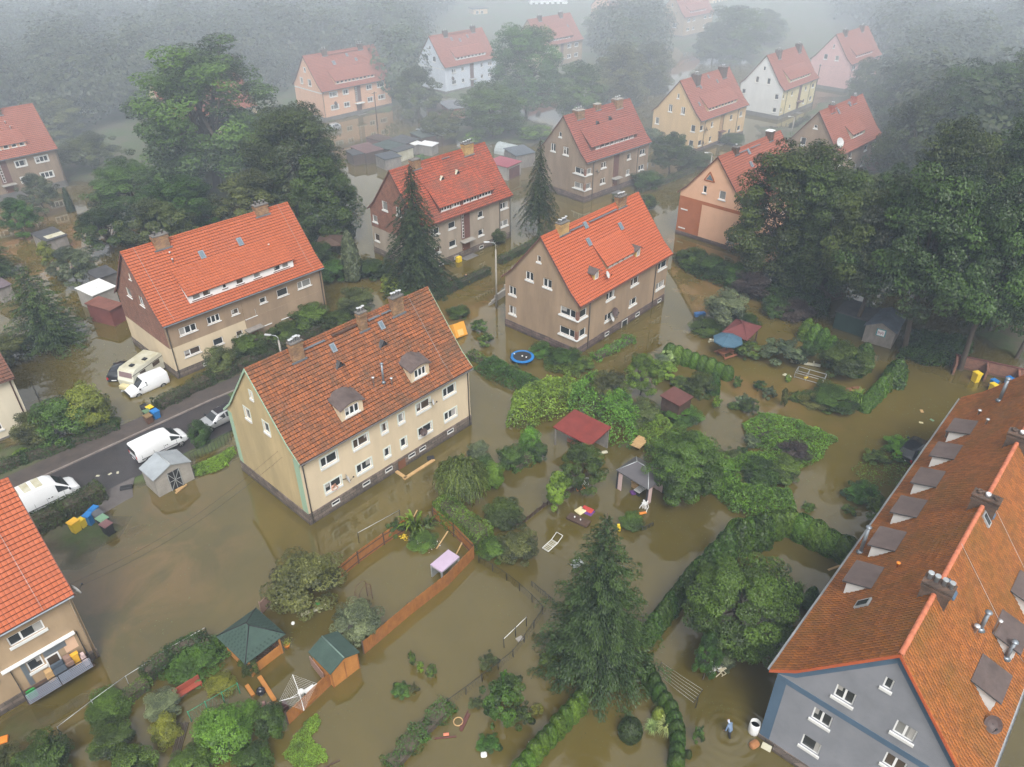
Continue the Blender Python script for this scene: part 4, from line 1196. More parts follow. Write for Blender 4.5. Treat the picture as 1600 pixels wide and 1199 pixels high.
ys = np.concatenate([np.arange(-60, 16, 6.), np.arange(17, 150, .9), np.arange(150, 230, 2.), np.arange(232, 541, 10.)])
GX, GY = np.meshgrid(xs, ys)
TZ = terrain(GX, GY)
def grid_mesh(name, Z):
 ny, nx = GX.shape
 v = np.stack([GX, GY, Z], -1).reshape(-1, 3)
 idx = np.arange(nx * ny).reshape(ny, nx)
 f = np.stack([idx[:-1, :-1], idx[:-1, 1:], idx[1:, 1:], idx[1:, :-1]], -1).reshape(-1, 4)
 me = bpy.data.meshes.new(name)
 me.from_pydata(v.tolist(), [], f.tolist())
 me.polygons.foreach_set('use_smooth', [True] * len(f))
 me.update()
 return me
# earth and grass
m, nt, b = _new('earth_and_grass')
L = nt.links.new
tc = _n(nt, 'ShaderNodeTexCoord')
n1 = _n(nt, 'ShaderNodeTexNoise', Scale=.16, Detail=8, Roughness=.7)
n2 = _n(nt, 'ShaderNodeTexNoise', Scale=1.6, Detail=6, Roughness=.7)
L(tc.outputs['Object'], n1.inputs['Vector']); L(tc.outputs['Object'], n2.inputs['Vector'])
r1 = _n(nt, 'ShaderNodeValToRGB')
r1.color_ramp.elements[0].position = .42; r1.color_ramp.elements[1].position = .6
r1.color_ramp.elements[0].color = (.055, .078, .022, 1); r1.color_ramp.elements[1].color = (.085, .07, .042, 1)
L(n1.outputs['Fac'], r1.inputs[0])
mr = _n(nt, 'ShaderNodeMapRange'); mr.inputs['To Min'].default_value = .55; mr.inputs['To Max'].default_value = 1.45
L(n2.outputs['Fac'], mr.inputs['Value'])
hs = _n(nt, 'ShaderNodeHueSaturation'); L(mr.outputs[0], hs.inputs['Value']); L(r1.outputs[0], hs.inputs['Color'])
L(hs.outputs[0], b.inputs['Base Color'])
b.inputs['Roughness'].default_value = .95
bp = _n(nt, 'ShaderNodeBump', Strength=.6, Distance=.1); L(n2.outputs['Fac'], bp.inputs['Height']); L(bp.outputs[0], b.inputs['Normal'])
gm = grid_mesh('ground', TZ)
gm.materials.append(m)
ground = link_mesh('ground', gm)
ground['kind'] = 'structure'
# muddy flood water: turbid, so that only what lies a hand deep shows through
PERS = G(1140, 1150)
m, nt, b = _new('muddy_water')
L = nt.links.new
tc = _n(nt, 'ShaderNodeTexCoord')
n1 = _n(nt, 'ShaderNodeTexNoise', Scale=.045, Detail=7, Roughness=.62); L(tc.outputs['Object'], n1.inputs['Vector'])
n1.inputs['Distortion'].default_value = .6
r1 = _n(nt, 'ShaderNodeValToRGB')
r1.color_ramp.elements[0].position = .36; r1.color_ramp.elements[1].position = .66
r1.color_ramp.elements[0].color = (.068, .053, .012, 1); r1.color_ramp.elements[1].color = (.110, .083, .019, 1)
L(n1.outputs['Fac'], r1.inputs[0])
# sediment plume over the submerged yard and street
at = _n(nt, 'ShaderNodeAttribute', attribute_name='plume')
n3 = _n(nt, 'ShaderNodeTexNoise', Scale=.16, Detail=8, Roughness=.6); L(tc.outputs['Object'], n3.inputs['Vector'])
n3.inputs['Distortion'].default_value = .8
r3 = _n(nt, 'ShaderNodeValToRGB')
r3.color_ramp.elements[0].position = .44; r3.color_ramp.elements[1].position = .60
L(n3.outputs['Fac'], r3.inputs[0])
mm = _n(nt, 'ShaderNodeMath', operation='MULTIPLY'); L(at.outputs['Fac'], mm.inputs[0]); L(r3.outputs[0], mm.inputs[1])
mx = _n(nt, 'ShaderNodeMix', data_type='RGBA'); L(mm.outputs[0], mx.inputs[0]); L(r1.outputs[0], mx.inputs[6]); mx.inputs[7].default_value = (.17, .10, .036, 1)
L(mx.outputs[2], b.inputs['Base Color'])
b.inputs['Roughness'].default_value = .025
b.inputs['IOR'].default_value = 1.85
da = _n(nt, 'ShaderNodeAttribute', attribute_name='turbid')
L(da.outputs['Fac'], b.inputs['Alpha'])
# faint breeze ripples and the rings round the wading person
n4 = _n(nt, 'ShaderNodeTexNoise', Scale=2.2, Detail=3, Roughness=.5); L(tc.outputs['Object'], n4.inputs['Vector'])
mp = _n(nt, 'ShaderNodeMapping'); mp.inputs['Location'].default_value = (-PERS.x, -PERS.y, 0); L(tc.outputs['Object'], mp.inputs['Vector'])
wv = _n(nt, 'ShaderNodeTexWave', wave_type='RINGS', rings_direction='Z'); wv.inputs['Scale'].default_value = .52; wv.inputs['Distortion'].default_value = 5.5; wv.inputs['Detail'].default_value = 2.0; wv.inputs['Detail Scale'].default_value = .7
L(mp.outputs[0], wv.inputs['Vector'])
ln = _n(nt, 'ShaderNodeVectorMath', operation='LENGTH'); L(mp.outputs[0], ln.inputs[0])
fr = _n(nt, 'ShaderNodeMapRange'); fr.inputs['From Min'].default_value = .3; fr.inputs['From Max'].default_value = 3.6; fr.inputs['To Min'].default_value = 1; fr.inputs['To Max'].default_value = 0
L(ln.outputs['Value'], fr.inputs['Value'])
wm = _n(nt, 'ShaderNodeMath', operation='MULTIPLY'); L(wv.outputs['Fac'], wm.inputs[0]); L(fr.outputs[0], wm.inputs[1])
b1 = _n(nt, 'ShaderNodeBump', Strength=.05, Distance=.05); L(n4.outputs['Fac'], b1.inputs['Height'])
b2 = _n(nt, 'ShaderNodeBump', Strength=.28, Distance=.06); L(wm.outputs[0], b2.inputs['Height']); L(b1.outputs[0], b2.inputs['Normal'])
L(b2.outputs[0], b.inputs['Normal'])
wmsh = grid_mesh('flood_water', np.zeros_like(GX))
a = wmsh.attributes.new('turbid', 'FLOAT', 'POINT')
a.data.foreach_set('value', np.clip(.12 + (-TZ) / .34, 0, 1).reshape(-1).astype(np.float32))
PL = [(*G(200, 880)[:2], 8, .7), (*G(280, 860)[:2], 6, .35), (*G(150, 960)[:2], 6, .65), (*G(560, 800)[:2], 5, .0), (*G(1110, 450)[:2], 9, .9), (*G(1190, 600)[:2], 9, .7), (*G(60, 380)[:2], 22, .9), (*G(560, 210)[:2], 22, .7), (*G(1010, 380)[:2], 10, .7), (*G(720, 470)[:2], 9, .5), (*G(850, 290)[:2], 14, .5)]
pl = np.zeros_like(GX)
for x, y, rr, k in PL: pl = np.maximum(pl, k * np.exp(-((GX - x) ** 2 + (GY - y) ** 2) / (rr * rr)))
a = wmsh.attributes.new('plume', 'FLOAT', 'POINT')
a.data.foreach_set('value', pl.reshape(-1).astype(np.float32))
wmsh.materials.append(m)
water = link_mesh('flood_water', wmsh)
water['kind'] = 'structure'
# street: asphalt sheet following the ground just above it, kerb and footpath
UD = Vector((.682, .731, 0)); ND = Vector((.731, -.682, 0)); K0 = Vector((-39.9, 57.0, 0))
def st(t, n, z=0.0):
 p = K0 + UD * t + ND * n
 return Vector((p.x, p.y, z))
ASPH = pm('wet_asphalt', (.050, .043, .042), col2=(.030, .027, .028), scale=.35, rough=.3, bump=.25, bscale=30, spec=.5)
PATH = pm('muddy_paving', (.085, .066, .055), col2=(.05, .042, .038), scale=.9, rough=.7, bump=.3)
KERB = pm('kerb_stone', (.22, .185, .165), var=.25, rough=.9)
def sheet(name, strip, mat, kind='structure'):
 mb = MB()
 for a, b_ in zip(strip[:-1], strip[1:]):
  mb.poly([a[0], a[1], b_[1], b_[0]])
 o = mb.build(name, mat)
 if kind: o['kind'] = kind
 return o
def zst(t): return .17 if t < 12 else .17 - min(1, (t - 12) / 10) * .42
ts = [-34 + 2 * i for i in range(60)]
sheet('street', [(st(t, .16, zst(t)), st(t, 6.3, zst(t) - .02)) for t in ts], ASPH)
sheet('footpath', [(st(t, -2.3, zst(t) + .14), st(t, -.0, zst(t) + .12)) for t in ts], PATH)
kb = MB()
for a, b_ in zip(ts[:-1], ts[1:]):
 p, q = st(a, .08, zst(a)), st(b_, .08, zst(b_))
 kb.bar(p, q - UD * .03, .15, .30)
kb = kb.build('kerb', KERB); kb['kind'] = 'structure'
# apron from the street down into the flooded yard
ap = [(155, 777), (205, 752), (218, 742)]
sheet('driveway', [(st(-4.4, 6.2, .16), st(1.0, 6.2, .16)), (st(-4.2, 7.4, .11), st(.2, 7.4, .11)), (st(-3.8, 9.2, -.02), st(-.4, 8.8, -.02)), (st(-3.4, 11.5, -.2), st(-1.0, 11, -.2))], pm('pale_wet_asphalt', (.13, .115, .108), col2=(.075, .066, .062), scale=.6, rough=.5))
# ------------------------------------------------------------------ light, sky, mist
w = bpy.data.worlds.new('World')
sc.world = w
w.use_nodes = True
nt = w.node_tree
bg = nt.nodes['Background']
sky = nt.nodes.new('ShaderNodeTexSky')
sky.sky_type = 'NISHITA'
sky.sun_disc = False
sky.sun_elevation = R(52)
sky.sun_rotation = R(172)
sky.dust_density = 4
sky.air_density = 1.0
hs = nt.nodes.new('ShaderNodeHueSaturation')
hs.inputs['Saturation'].default_value = .10
nt.links.new(sky.outputs[0], hs.inputs['Color'])
nt.links.new(hs.outputs[0], bg.inputs['Color'])
bg.inputs['Strength'].default_value = .135
sd = bpy.data.lights.new('sun', 'SUN')
sd.energy = 1.3
sd.angle = R(25)
sd.color = (1, .97, .93)
so = bpy.data.objects.new('sun', sd)
COL.objects.link(so)
az, el = R(172), R(52)
dirv = Vector((math.sin(az) * math.cos(el), math.cos(az) * math.cos(el), math.sin(el)))
so.rotation_euler = dirv.to_track_quat('Z', 'Y').to_euler()
def mist(name, x0, x1, y0, y1, z0, z1, dens, col):
 hz = MB()
 hz.box(x0, x1, y0, y1, z0, z1)
 m = bpy.data.materials.new(name)
 m.use_nodes = True
 nt = m.node_tree
 for n in list(nt.nodes):
  if n.type == 'BSDF_PRINCIPLED': nt.nodes.remove(n)
 pv = nt.nodes.new('ShaderNodeVolumePrincipled')
 pv.inputs['Color'].default_value = (*col, 1)
 pv.inputs['Density'].default_value = dens
 pv.inputs['Anisotropy'].default_value = .0
 nt.links.new(pv.outputs[0], [n for n in nt.nodes if n.type == 'OUTPUT_MATERIAL'][0].inputs['Volume'])
 o = hz.build(name, m)
 o['kind'] = 'stuff'
mist('haze', -440, 440, -80, 560, -2.2, 47.2, .0007, (.68, .82, 1.0))
# the thicker mist lying over the far end of the estate and the wood
mist('mist_bank', -436, 436, 108, 556, -2.1, 46.8, .0031, (.88, .94, 1.0))
vs = sc.view_settings
vs.view_transform = 'Standard'
try: vs.look = 'None'
except Exception: pass
vs.exposure = 0.95
vs.gamma = 1.0
cy = sc.cycles
cy.max_bounces = 6
cy.diffuse_bounces = 2
cy.glossy_bounces = 2
cy.transmission_bounces = 2
cy.volume_bounces = 3
cy.transparent_max_bounces = 6
cy.use_adaptive_sampling = True
cy.adaptive_threshold = .03
cy.use_denoising = True
try: cy.denoiser = 'OPENIMAGEDENOISE'
except Exception: pass
cy.caustics_reflective = False
cy.caustics_refractive = False
cy.sample_clamp_indirect = 4
# ------------------------------------------------------------------ foliage
def unit(v): return v / np.maximum(np.linalg.norm(v, axis=1, keepdims=True), 1e-9)
def leaf_mesh(name, C, N, ln, wd, tone, along=None, mat=None):
 """one small rhombic leaf clump per row of C; N facing, along = preferred long axis"""
 n = len(C)
 N = unit(N)
 A = nrg.normal(size=(n, 3)) if along is None else along
 T = unit(A - (A * N).sum(1, keepdims=True) * N)
 B = np.cross(N, T)
 ln = np.broadcast_to(ln, (n,)).reshape(n, 1); wd = np.broadcast_to(wd, (n,)).reshape(n, 1)
 fold = (N * wd * .35)
 V = np.stack([C - T * ln, C + B * wd + fold, C + T * ln, C - B * wd + fold], 1).reshape(-1, 3)
 return raw_mesh(name, V, 4, n, tone, mat)
def raw_mesh(name, V, k, n, tone, mat):
 me = bpy.data.meshes.new(name)
 me.vertices.add(len(V)); me.vertices.foreach_set('co', np.ascontiguousarray(V, np.float32).reshape(-1))
 me.loops.add(k * n); me.loops.foreach_set('vertex_index', np.arange(k * n, dtype=np.int32))
 me.polygons.add(n); me.polygons.foreach_set('loop_start', np.arange(0, k * n, k, dtype=np.int32))
 me.update(calc_edges=True)
 a = me.attributes.new('tone', 'FLOAT', 'FACE')
 a.data.foreach_set('value', np.ascontiguousarray(tone, np.float32))
 if mat: me.materials.append(mat)
 return me
def sph(n, r=None):
 r = r or nrg
 return unit(r.normal(size=(n, 3)))
L_DARK = leaf_mat('dark_green_leaves', (0.010, 0.016, 0.005), (0.058, 0.098, 0.014))
L_MID = leaf_mat('mid_green_leaves', (0.014, 0.025, 0.006), (0.087, 0.160, 0.020))
L_LIGHT = leaf_mat('fresh_green_leaves', (0.025, 0.047, 0.007), (0.142, 0.271, 0.020))
L_BRIGHT = leaf_mat('bright_green_leaves', (0.036, 0.072, 0.009), (0.173, 0.320, 0.029), scale=.6)
L_YEL = leaf_mat('yellow_green_leaves', (0.043, 0.054, 0.009), (0.238, 0.261, 0.029))
L_GREY = leaf_mat('grey_green_leaves', (0.025, 0.036, 0.022), (0.140, 0.178, 0.080))
L_OLIVE = leaf_mat('olive_leaves', (0.017, 0.021, 0.007), (0.108, 0.124, 0.031))
L_PURP = leaf_mat('purple_leaves', (0.016, 0.010, 0.012), (0.076, 0.053, 0.048))
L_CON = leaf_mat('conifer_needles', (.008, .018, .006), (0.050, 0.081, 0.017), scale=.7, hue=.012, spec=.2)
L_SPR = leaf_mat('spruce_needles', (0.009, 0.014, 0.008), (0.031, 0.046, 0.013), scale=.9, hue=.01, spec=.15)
L_THU = leaf_mat('thuja_sprays', (0.012, 0.024, 0.005), (0.069, 0.139, 0.014), scale=1.6, hue=.012)
L_THUB = leaf_mat('bright_thuja_sprays', (0.022, 0.047, 0.005), (0.130, 0.238, 0.021), scale=1.6, hue=.012)
L_HED = leaf_mat('hedge_leaves', (0.011, 0.017, 0.006), (0.052, 0.086, 0.014), scale=1.4)
L_WIL = leaf_mat('willow_leaves', (0.025, 0.040, 0.009), (0.173, 0.238, 0.042))
L_FOR = leaf_mat('wood_leaves', (.026, .036, .016), (.058, .074, .028), scale=.12)
L_STRAW = leaf_mat('pale_grass_blades', (0.086, 0.115, 0.036), (0.389, 0.499, 0.170))
def broad_crown(n_leaf, seed, rx=.40, rz=.36, cz=.62, clumps=60, rc=(.075, .13), leaf=.013, shell=.55, flat=.9, lobes=3):
 """crown of leaf clumps in a unit-high tree (height 1); uneven outline with gaps"""
 r = np.random.default_rng(seed)
 d = sph(clumps, r)
 d[:, 2] = np.where(d[:, 2] < -.8, -d[:, 2], d[:, 2])
 bump = 1 + .16 * np.sin(d[:, 0] * lobes + seed) * np.cos(d[:, 1] * lobes * 1.3 + d[:, 2] * 2) + r.normal(size=clumps) * .11
 rad = (shell + (1 - shell) * r.random(clumps) ** .5) * bump
 P = d * rad[:, None] * np.array([rx, rx * flat, rz]) + np.array([0, 0, cz])
 R_ = r.uniform(rc[0], rc[1], clumps)
 per = (R_ ** 2); per = (per / per.sum() * n_leaf).astype(int)
 C, N, T, ln = [], [], [], []
 for i in range(clumps):
  k = per[i]
  dd = sph(k, r)
  dd[:, 2] = np.abs(dd[:, 2]) * np.sign(dd[:, 2] + .45)
  q = P[i] + dd * (R_[i] * (.62 + .42 * r.random(k) ** .6))[:, None] * np.array([1.1, 1.1, .8])
  C.append(q)
  N.append(dd * .55 + np.array([0, 0, .55]) + r.normal(size=(k, 3)) * .4 + d[i] * .35)
  T.append(np.clip(.5 + r.normal() * .26 + r.normal(size=k) * .09, 0, 1))
  ln.append(leaf * r.uniform(.65, 1.3, k))
 return np.concatenate(C), np.concatenate(N), np.concatenate(T), np.concatenate(ln), P
def trunk_mesh(name, P, h0=.02, cz=.55, r0=.022, seed=0, limbs=12, low=.28, mat=BARK, lean=.02):
 r = random.Random(seed)
 mb = MB()
 top = Vector((r.uniform(-lean, lean), r.uniform(-lean, lean), cz))
 ax = [Vector((0, 0, -.06)), Vector((0, 0, .02)), Vector((lean * .5, -lean * .3, low)), top]
 mb.tube(ax, [r0 * 1.35, r0, r0 * .85, r0 * .4], 8)
 idx = list(range(len(P))); r.shuffle(idx)
 for i in idx[:limbs]:
  t = Vector(P[i])
  s0 = ax[2].lerp(top, r.uniform(0, .85))
  mid = s0.lerp(t, .55) + Vector((0, 0, .03))
  mb.tube([s0, mid, t], [r0 * .5, r0 * .3, r0 * .1], 5)
 me_o = mb.build(name, mat)
 me = me_o.data
 bpy.data.objects.remove(me_o)
 return me
def mk_broad(seed, n, mat, bark=BARK, trunk=None, **kw):
 C, N, T, ln, P = broad_crown(n, seed, **kw)
 me = leaf_mesh('crown', C, N, ln, ln * .62, T, mat=mat)
 tk = dict(seed=seed); tk.update(trunk or {})
 return me, trunk_mesh('trunk', P, mat=bark, **tk)
def mk_spruce(seed, whorls=34, base=.06, rad=.22, per=11, n_per=66, droop=.35, leaf=.022, mat=L_CON, ragged=.25, up=.3, power=.85):
 """conifer of whorled, drooping branches"""
 r = np.random.default_rng(seed)
 C, N, T, A, ln = [], [], [], [], []
 mb = MB()
 mb.tube([(0, 0, -.05), (0, 0, base + .1), (0, 0, 1)], [.016, .014, .002], 7)
 for i in range(whorls):
  z = base + (1 - base) * (i / whorls) ** .92
  rz = rad * (1 - (z - base) / (1 - base)) ** power + .008
  k = max(4, int(per * (.5 + rz / rad * .6)))
  a0 = r.uniform(0, 6.28)
  for j in range(k):
   a = a0 + 6.283 * j / k + r.normal() * .12
   Lb = rz * (1 + r.normal() * ragged * .5)
   if Lb < .006: continue
   dx, dy = math.cos(a), math.sin(a)
   m = max(8, int(n_per * (Lb / rad) ** .9))
   t = r.random(m) ** .7
   zz = z + Lb * (up * t - droop * 2 * t * t + .25 * droop * t ** 4)
   side = r.normal(size=m) * Lb * .135 * (1.2 - t * .8)
   x = dx * Lb * t - dy * side; y = dy * Lb * t + dx * side
   C.append(np.stack([x, y, zz - np.abs(side) * .35 - r.random(m) * .012], 1))
   al = np.stack([dx + -dy * side / Lb * 2, dy + dx * side / Lb * 2, -.12 - .2 * t], 1) + r.normal(size=(m, 3)) * .25
   A.append(al)
   N.append(np.stack([dx * .5 + 0 * t, dy * .5 + 0 * t, .9 + 0 * t], 1) + r.normal(size=(m, 3)) * .35)
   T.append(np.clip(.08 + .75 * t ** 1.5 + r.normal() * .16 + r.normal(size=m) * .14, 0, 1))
   ln.append(leaf * r.uniform(.6, 1.25, m) * (.55 + .45 * rz / rad))
 C, N, T, A, ln = map(np.concatenate, (C, N, T, A, ln))
 me = leaf_mesh('crown', C, N, ln, ln * .36, T, A, mat)
 o = mb.build('trunk', BARK); tm = o.data; bpy.data.objects.remove(o)
 return me, tm
def mk_profile(seed, n, prof, mat, leaf=.03, vert=.8, jit=.05, lump=0, name='shrub'):
 """dense shrub of revolution: prof(t)->radius for t in 0..1 of height 1"""
 r = np.random.default_rng(seed)
 tt = np.linspace(0, 1, 200)
 rr = np.array([prof(t) for t in tt])
 w = np.maximum(rr, .01); w = w / w.sum()
 t = r.choice(tt, n, p=w) + r.normal(size=n) * .004
 t = np.clip(t, 0, 1)
 a = r.uniform(0, 6.283, n)
 R0 = np.interp(t, tt, rr)
 lumpv = 1 + lump * (np.sin(a * 3 + t * 7 + seed) * .5 + np.sin(a * 5 - t * 11) * .5)
 rad = R0 * lumpv * (1 - jit * 2.2 * r.random(n) ** 2) + r.normal(size=n) * jit * .25
 C = np.stack([np.cos(a) * rad, np.sin(a) * rad, t], 1)
 dr = np.gradient(rr, tt); sl = np.interp(t, tt, dr)
 N = np.stack([np.cos(a), np.sin(a), -sl * .8 + .15], 1) + r.normal(size=(n, 3)) * .42
 A = np.stack([np.cos(a) * .35, np.sin(a) * .35, np.full(n, vert)], 1) + r.normal(size=(n, 3)) * .3
 T = np.clip(.45 + .25 * np.sin(a * 7 + t * 23) * r.random(n) + r.normal(size=n) * .2, 0, 1)
 ln = leaf * r.uniform(.6, 1.3, n)
 return leaf_mesh(name, C, N, ln, ln * .5, T, A, mat)
def mk_willow(seed, strands=620):
 r = np.random.default_rng(seed)
 C, N, A, T = [], [], [], []
 for i in range(strands):
  d = sph(1, r)[0]; d[2] = abs(d[2]) * .9 + .1
  s0 = d * np.array([.34, .34, .34]) * (.6 + .4 * r.random()) + np.array([0, 0, .62])
  Ln = r.uniform(.15, .5)
  m = 26
  t = np.linspace(0, 1, m)
  x = s0[0] + d[0] * .13 * np.sqrt(t) + r.normal(size=m) * .006
  y = s0[1] + d[1] * .13 * np.sqrt(t) + r.normal(size=m) * .006
  z = s0[2] + .04 * np.sin(t * 2.2) - Ln * t ** 1.4
  C.append(np.stack([x, y, np.maximum(z, .05)], 1))
  N.append(np.tile(np.array([d[0], d[1], .35]), (m, 1)) + r.normal(size=(m, 3)) * .4)
  A.append(np.tile(np.array([d[0] * .3, d[1] * .3, -1]), (m, 1)) + r.normal(size=(m, 3)) * .25)
  T.append(np.clip(.5 + r.normal() * .2 + r.normal(size=m) * .12, 0, 1))
 C, N, A, T = map(np.concatenate, (C, N, A, T))
 me = leaf_mesh('crown', C, N, .019, .0065, T, A, L_WIL)
 return me, trunk_mesh('trunk', C[::400], seed=3, low=.3, r0=.03)
def mk_blades(seed, n=160, h=1.0, spread=.5, arch=.6, w=.018, mat=L_STRAW):
 r = np.random.default_rng(seed)
 V, T = [], []
 for i in range(n):
  a = r.uniform(0, 6.283); sp = spread * r.random() ** .6; hh = h * r.uniform(.6, 1)
  d = np.array([math.cos(a), math.sin(a), 0]); s = np.array([-d[1], d[0], 0])
  prev = None
  tn = r.random()
  for k in range(6):
   t = k / 5
   c = d * (sp * .25 + sp * t ** 1.5) + np.array([0, 0, hh * (t - arch * t ** 2.6 * .9)])
   ww = w * (1 - t) ** .6 + .001
   cur = (c - s * ww, c + s * ww)
   if prev is not None:
    V += [prev[0], prev[1], cur[1], cur[0]]; T.append(tn)
   prev = cur
 return raw_mesh('blades', np.array(V), 4, len(T), np.array(T), mat)
PROTO = {}
PROTO['oak'] = mk_broad(1, 72000, L_MID, rx=.42, rz=.47, cz=.50, clumps=240, rc=(.045, .085), leaf=.008, shell=.5, trunk=dict(r0=.026, limbs=26, low=.18, cz=.7))
PROTO['lime'] = mk_broad(2, 62000, L_DARK, rx=.38, rz=.48, cz=.49, clumps=200, rc=(.05, .09), leaf=.0085, shell=.66, trunk=dict(r0=.018, limbs=22, low=.2, cz=.75))
PROTO['grove'] = mk_broad(23, 62000, L_DARK, rx=.42, rz=.36, cz=.62, clumps=190, rc=(.05, .09), leaf=.0085, shell=.55, trunk=dict(r0=.02, limbs=22, low=.25, cz=.75, lean=.05))
PROTO['ash'] = mk_broad(3, 46000, L_DARK, rx=.36, rz=.48, cz=.49, clumps=160, rc=(.05, .09), leaf=.009, trunk=dict(r0=.017, limbs=20, low=.25, cz=.75, lean=.05))
PROTO['orchard'] = mk_broad(4, 32000, L_MID, rx=.46, rz=.40, cz=.54, clumps=95, rc=(.06, .105), leaf=.0112, trunk=dict(r0=.024, limbs=14, low=.2, cz=.6, lean=.06))
PROTO['orchard2'] = mk_broad(5, 52000, L_MID, rx=.45, rz=.42, cz=.52, clumps=150, rc=(.05, .09), leaf=.0088, shell=.5, trunk=dict(r0=.024, limbs=14, low=.2, cz=.6, lean=.06))
PROTO['sapling'] = mk_broad(6, 9000, L_LIGHT, rx=.30, rz=.40, cz=.58, clumps=50, rc=(.05, .11), leaf=.017, shell=.3, trunk=dict(r0=.014, limbs=12, low=.2, cz=.75))
PROTO['bush'] = (mk_broad(7, 17000, L_MID, rx=.46, rz=.40, cz=.52, clumps=80, rc=(.07, .15), leaf=.0175, shell=.45)[0], None)
PROTO['bush2'] = (mk_broad(8, 17000, L_MID, rx=.48, rz=.44, cz=.46, clumps=64, rc=(.09, .17), leaf=.0175, shell=.5)[0], None)
PROTO['loose'] = (mk_broad(9, 5200, L_LIGHT, rx=.46, rz=.38, cz=.50, clumps=46, rc=(.05, .12), leaf=.024, shell=.25)[0], None)
PROTO['spruce_big'] = mk_spruce(11, whorls=30, base=.05, rad=.33, per=13, n_per=260, droop=.12, leaf=.0098, ragged=.42, up=.16, power=.70)
PROTO['spruce'] = mk_spruce(12, whorls=34, base=.16, rad=.21, per=10, n_per=130, droop=.42, leaf=.0115, mat=L_SPR, ragged=.5, up=.12, power=.72)
PROTO['spruce_slim'] = mk_spruce(13, whorls=30, base=.26, rad=.23, per=8, n_per=90, droop=.5, leaf=.014, mat=L_SPR, ragged=.55, up=.15, power=.8)
PROTO['fir'] = mk_spruce(14, whorls=26, base=.05, rad=.44, per=11, n_per=150, droop=.15, leaf=.0155, mat=L_CON, ragged=.4, up=.28, power=.6)
PROTO['column'] = (mk_profile(15, 6500, lambda t: .17 * (min(1, t * 9 + .3)) * (1 - t ** 2.6) ** .75, L_THU, leaf=.028, jit=.05, lump=.10, name='thuja'), None)
PROTO['egg'] = (mk_profile(16, 7000, lambda t: .46 * math.sqrt(max(0, 1 - (abs(t - .38) / .62) ** 2.2)) if t > .38 else .46 * (.75 + .25 * t / .38), L_THU, leaf=.036, jit=.035, lump=.04, name='thuja'), None)
PROTO['ball'] = (mk_profile(17, 7000, lambda t: .5 * math.sqrt(max(0, 1 - ((t - .45) / .55) ** 2)) if t > .45 else .5 * (.8 + .2 * t / .45), L_HED, leaf=.036, vert=.2, jit=.06, lump=.06), None)
PROTO['willow'] = mk_willow(18)
PROTO['plume'] = (mk_blades(19, 170, 1.0, .55, .75, .016), None)
PROTO['leafy'] = (mk_blades(20, 46, 1.0, .6, .7, .06, L_LIGHT), None)
TYPES = dict(oak='leafy_tree', grove='leafy_tree', lime='leafy_tree', ash='leafy_tree', orchard='fruit_tree', orchard2='fruit_tree', sapling='young_tree', bush='bush', bush2='bush', loose='shrub', spruce_big='spruce_tree', spruce='spruce_tree', spruce_slim='spruce_tree', fir='fir_tree', column='thuja', egg='thuja', ball='clipped_shrub', willow='willow_tree', plume='ornamental_grass', leafy='leafy_plant')
CATS = dict(leafy_tree='tree', fruit_tree='tree', young_tree='tree', spruce_tree='tree', fir_tree='tree', willow_tree='tree', thuja='thuja', bush='bush', shrub='shrub', clipped_shrub='shrub', ornamental_grass='plant', leafy_plant='plant')
NWID, NHT = {}, {}
for k in PROTO:
 vv = np.empty(len(PROTO[k][0].vertices) * 3, np.float32)
 PROTO[k][0].vertices.foreach_get('co', vv)
 vv = vv.reshape(-1, 3)
 NWID[k] = float(np.percentile(vv[:, 0], 99.5) - np.percentile(vv[:, 0], .5))
 NHT[k] = float(np.percentile(vv[:, 2], 99.8))
def put(kind, p, hgt, wid, label, mat=None, group=None, name=None, z=-.25):
 """one plant: an Empty with crown and trunk, or a single mesh for a low shrub"""
 crown, trunk = PROTO[kind]
 sx = wid / NWID[kind]
 sz = hgt / NHT[kind]
 rz = rng.uniform(0, 6.28)
 nm = name or TYPES[kind]
 if trunk is None:
  o = link_mesh(nm, crown, None, (p.x, p.y, z), rz)
  o.scale = (sx, sx, sz)
  tag(o, label, CATS[TYPES[kind]], group)
  c = o
 else:
  o = empty(nm, (p.x, p.y, z), rz, label, CATS[TYPES[kind]], group)
  o.scale = (sx, sx, sz)
  c = link_mesh('crown', crown, o)
  link_mesh('trunk', trunk, o)
 if mat:
  c.material_slots[0].link = 'OBJECT'
  c.material_slots[0].material = mat
 return o
def plant(kind, bx, by, top, wpx, label, mat=None, group=None, name=None):
 p = G(bx, by)
 d = depth(p)
 w = wpx / FPX * d
 ph = PITCH + math.atan((by - 599.5) / FPX)
 away = Vector((p.x, p.y, 0)).normalized()
 if PROTO[kind][1] is None:
  p = p + away * w * .38
  h = max(height_at(p + away * w * .28 * math.sin(ph), top) / .96, .3 * w)
 elif 'spruce' in kind or kind == 'fir':
  h = max(height_at(p, top), .6 * w)
 else:
  h = max(height_at(p + away * w * .26 * math.sin(ph), top) / .97, .6 * w)
 return put(kind, p, h + .25, w, label, mat, group, name)
T_ = plant
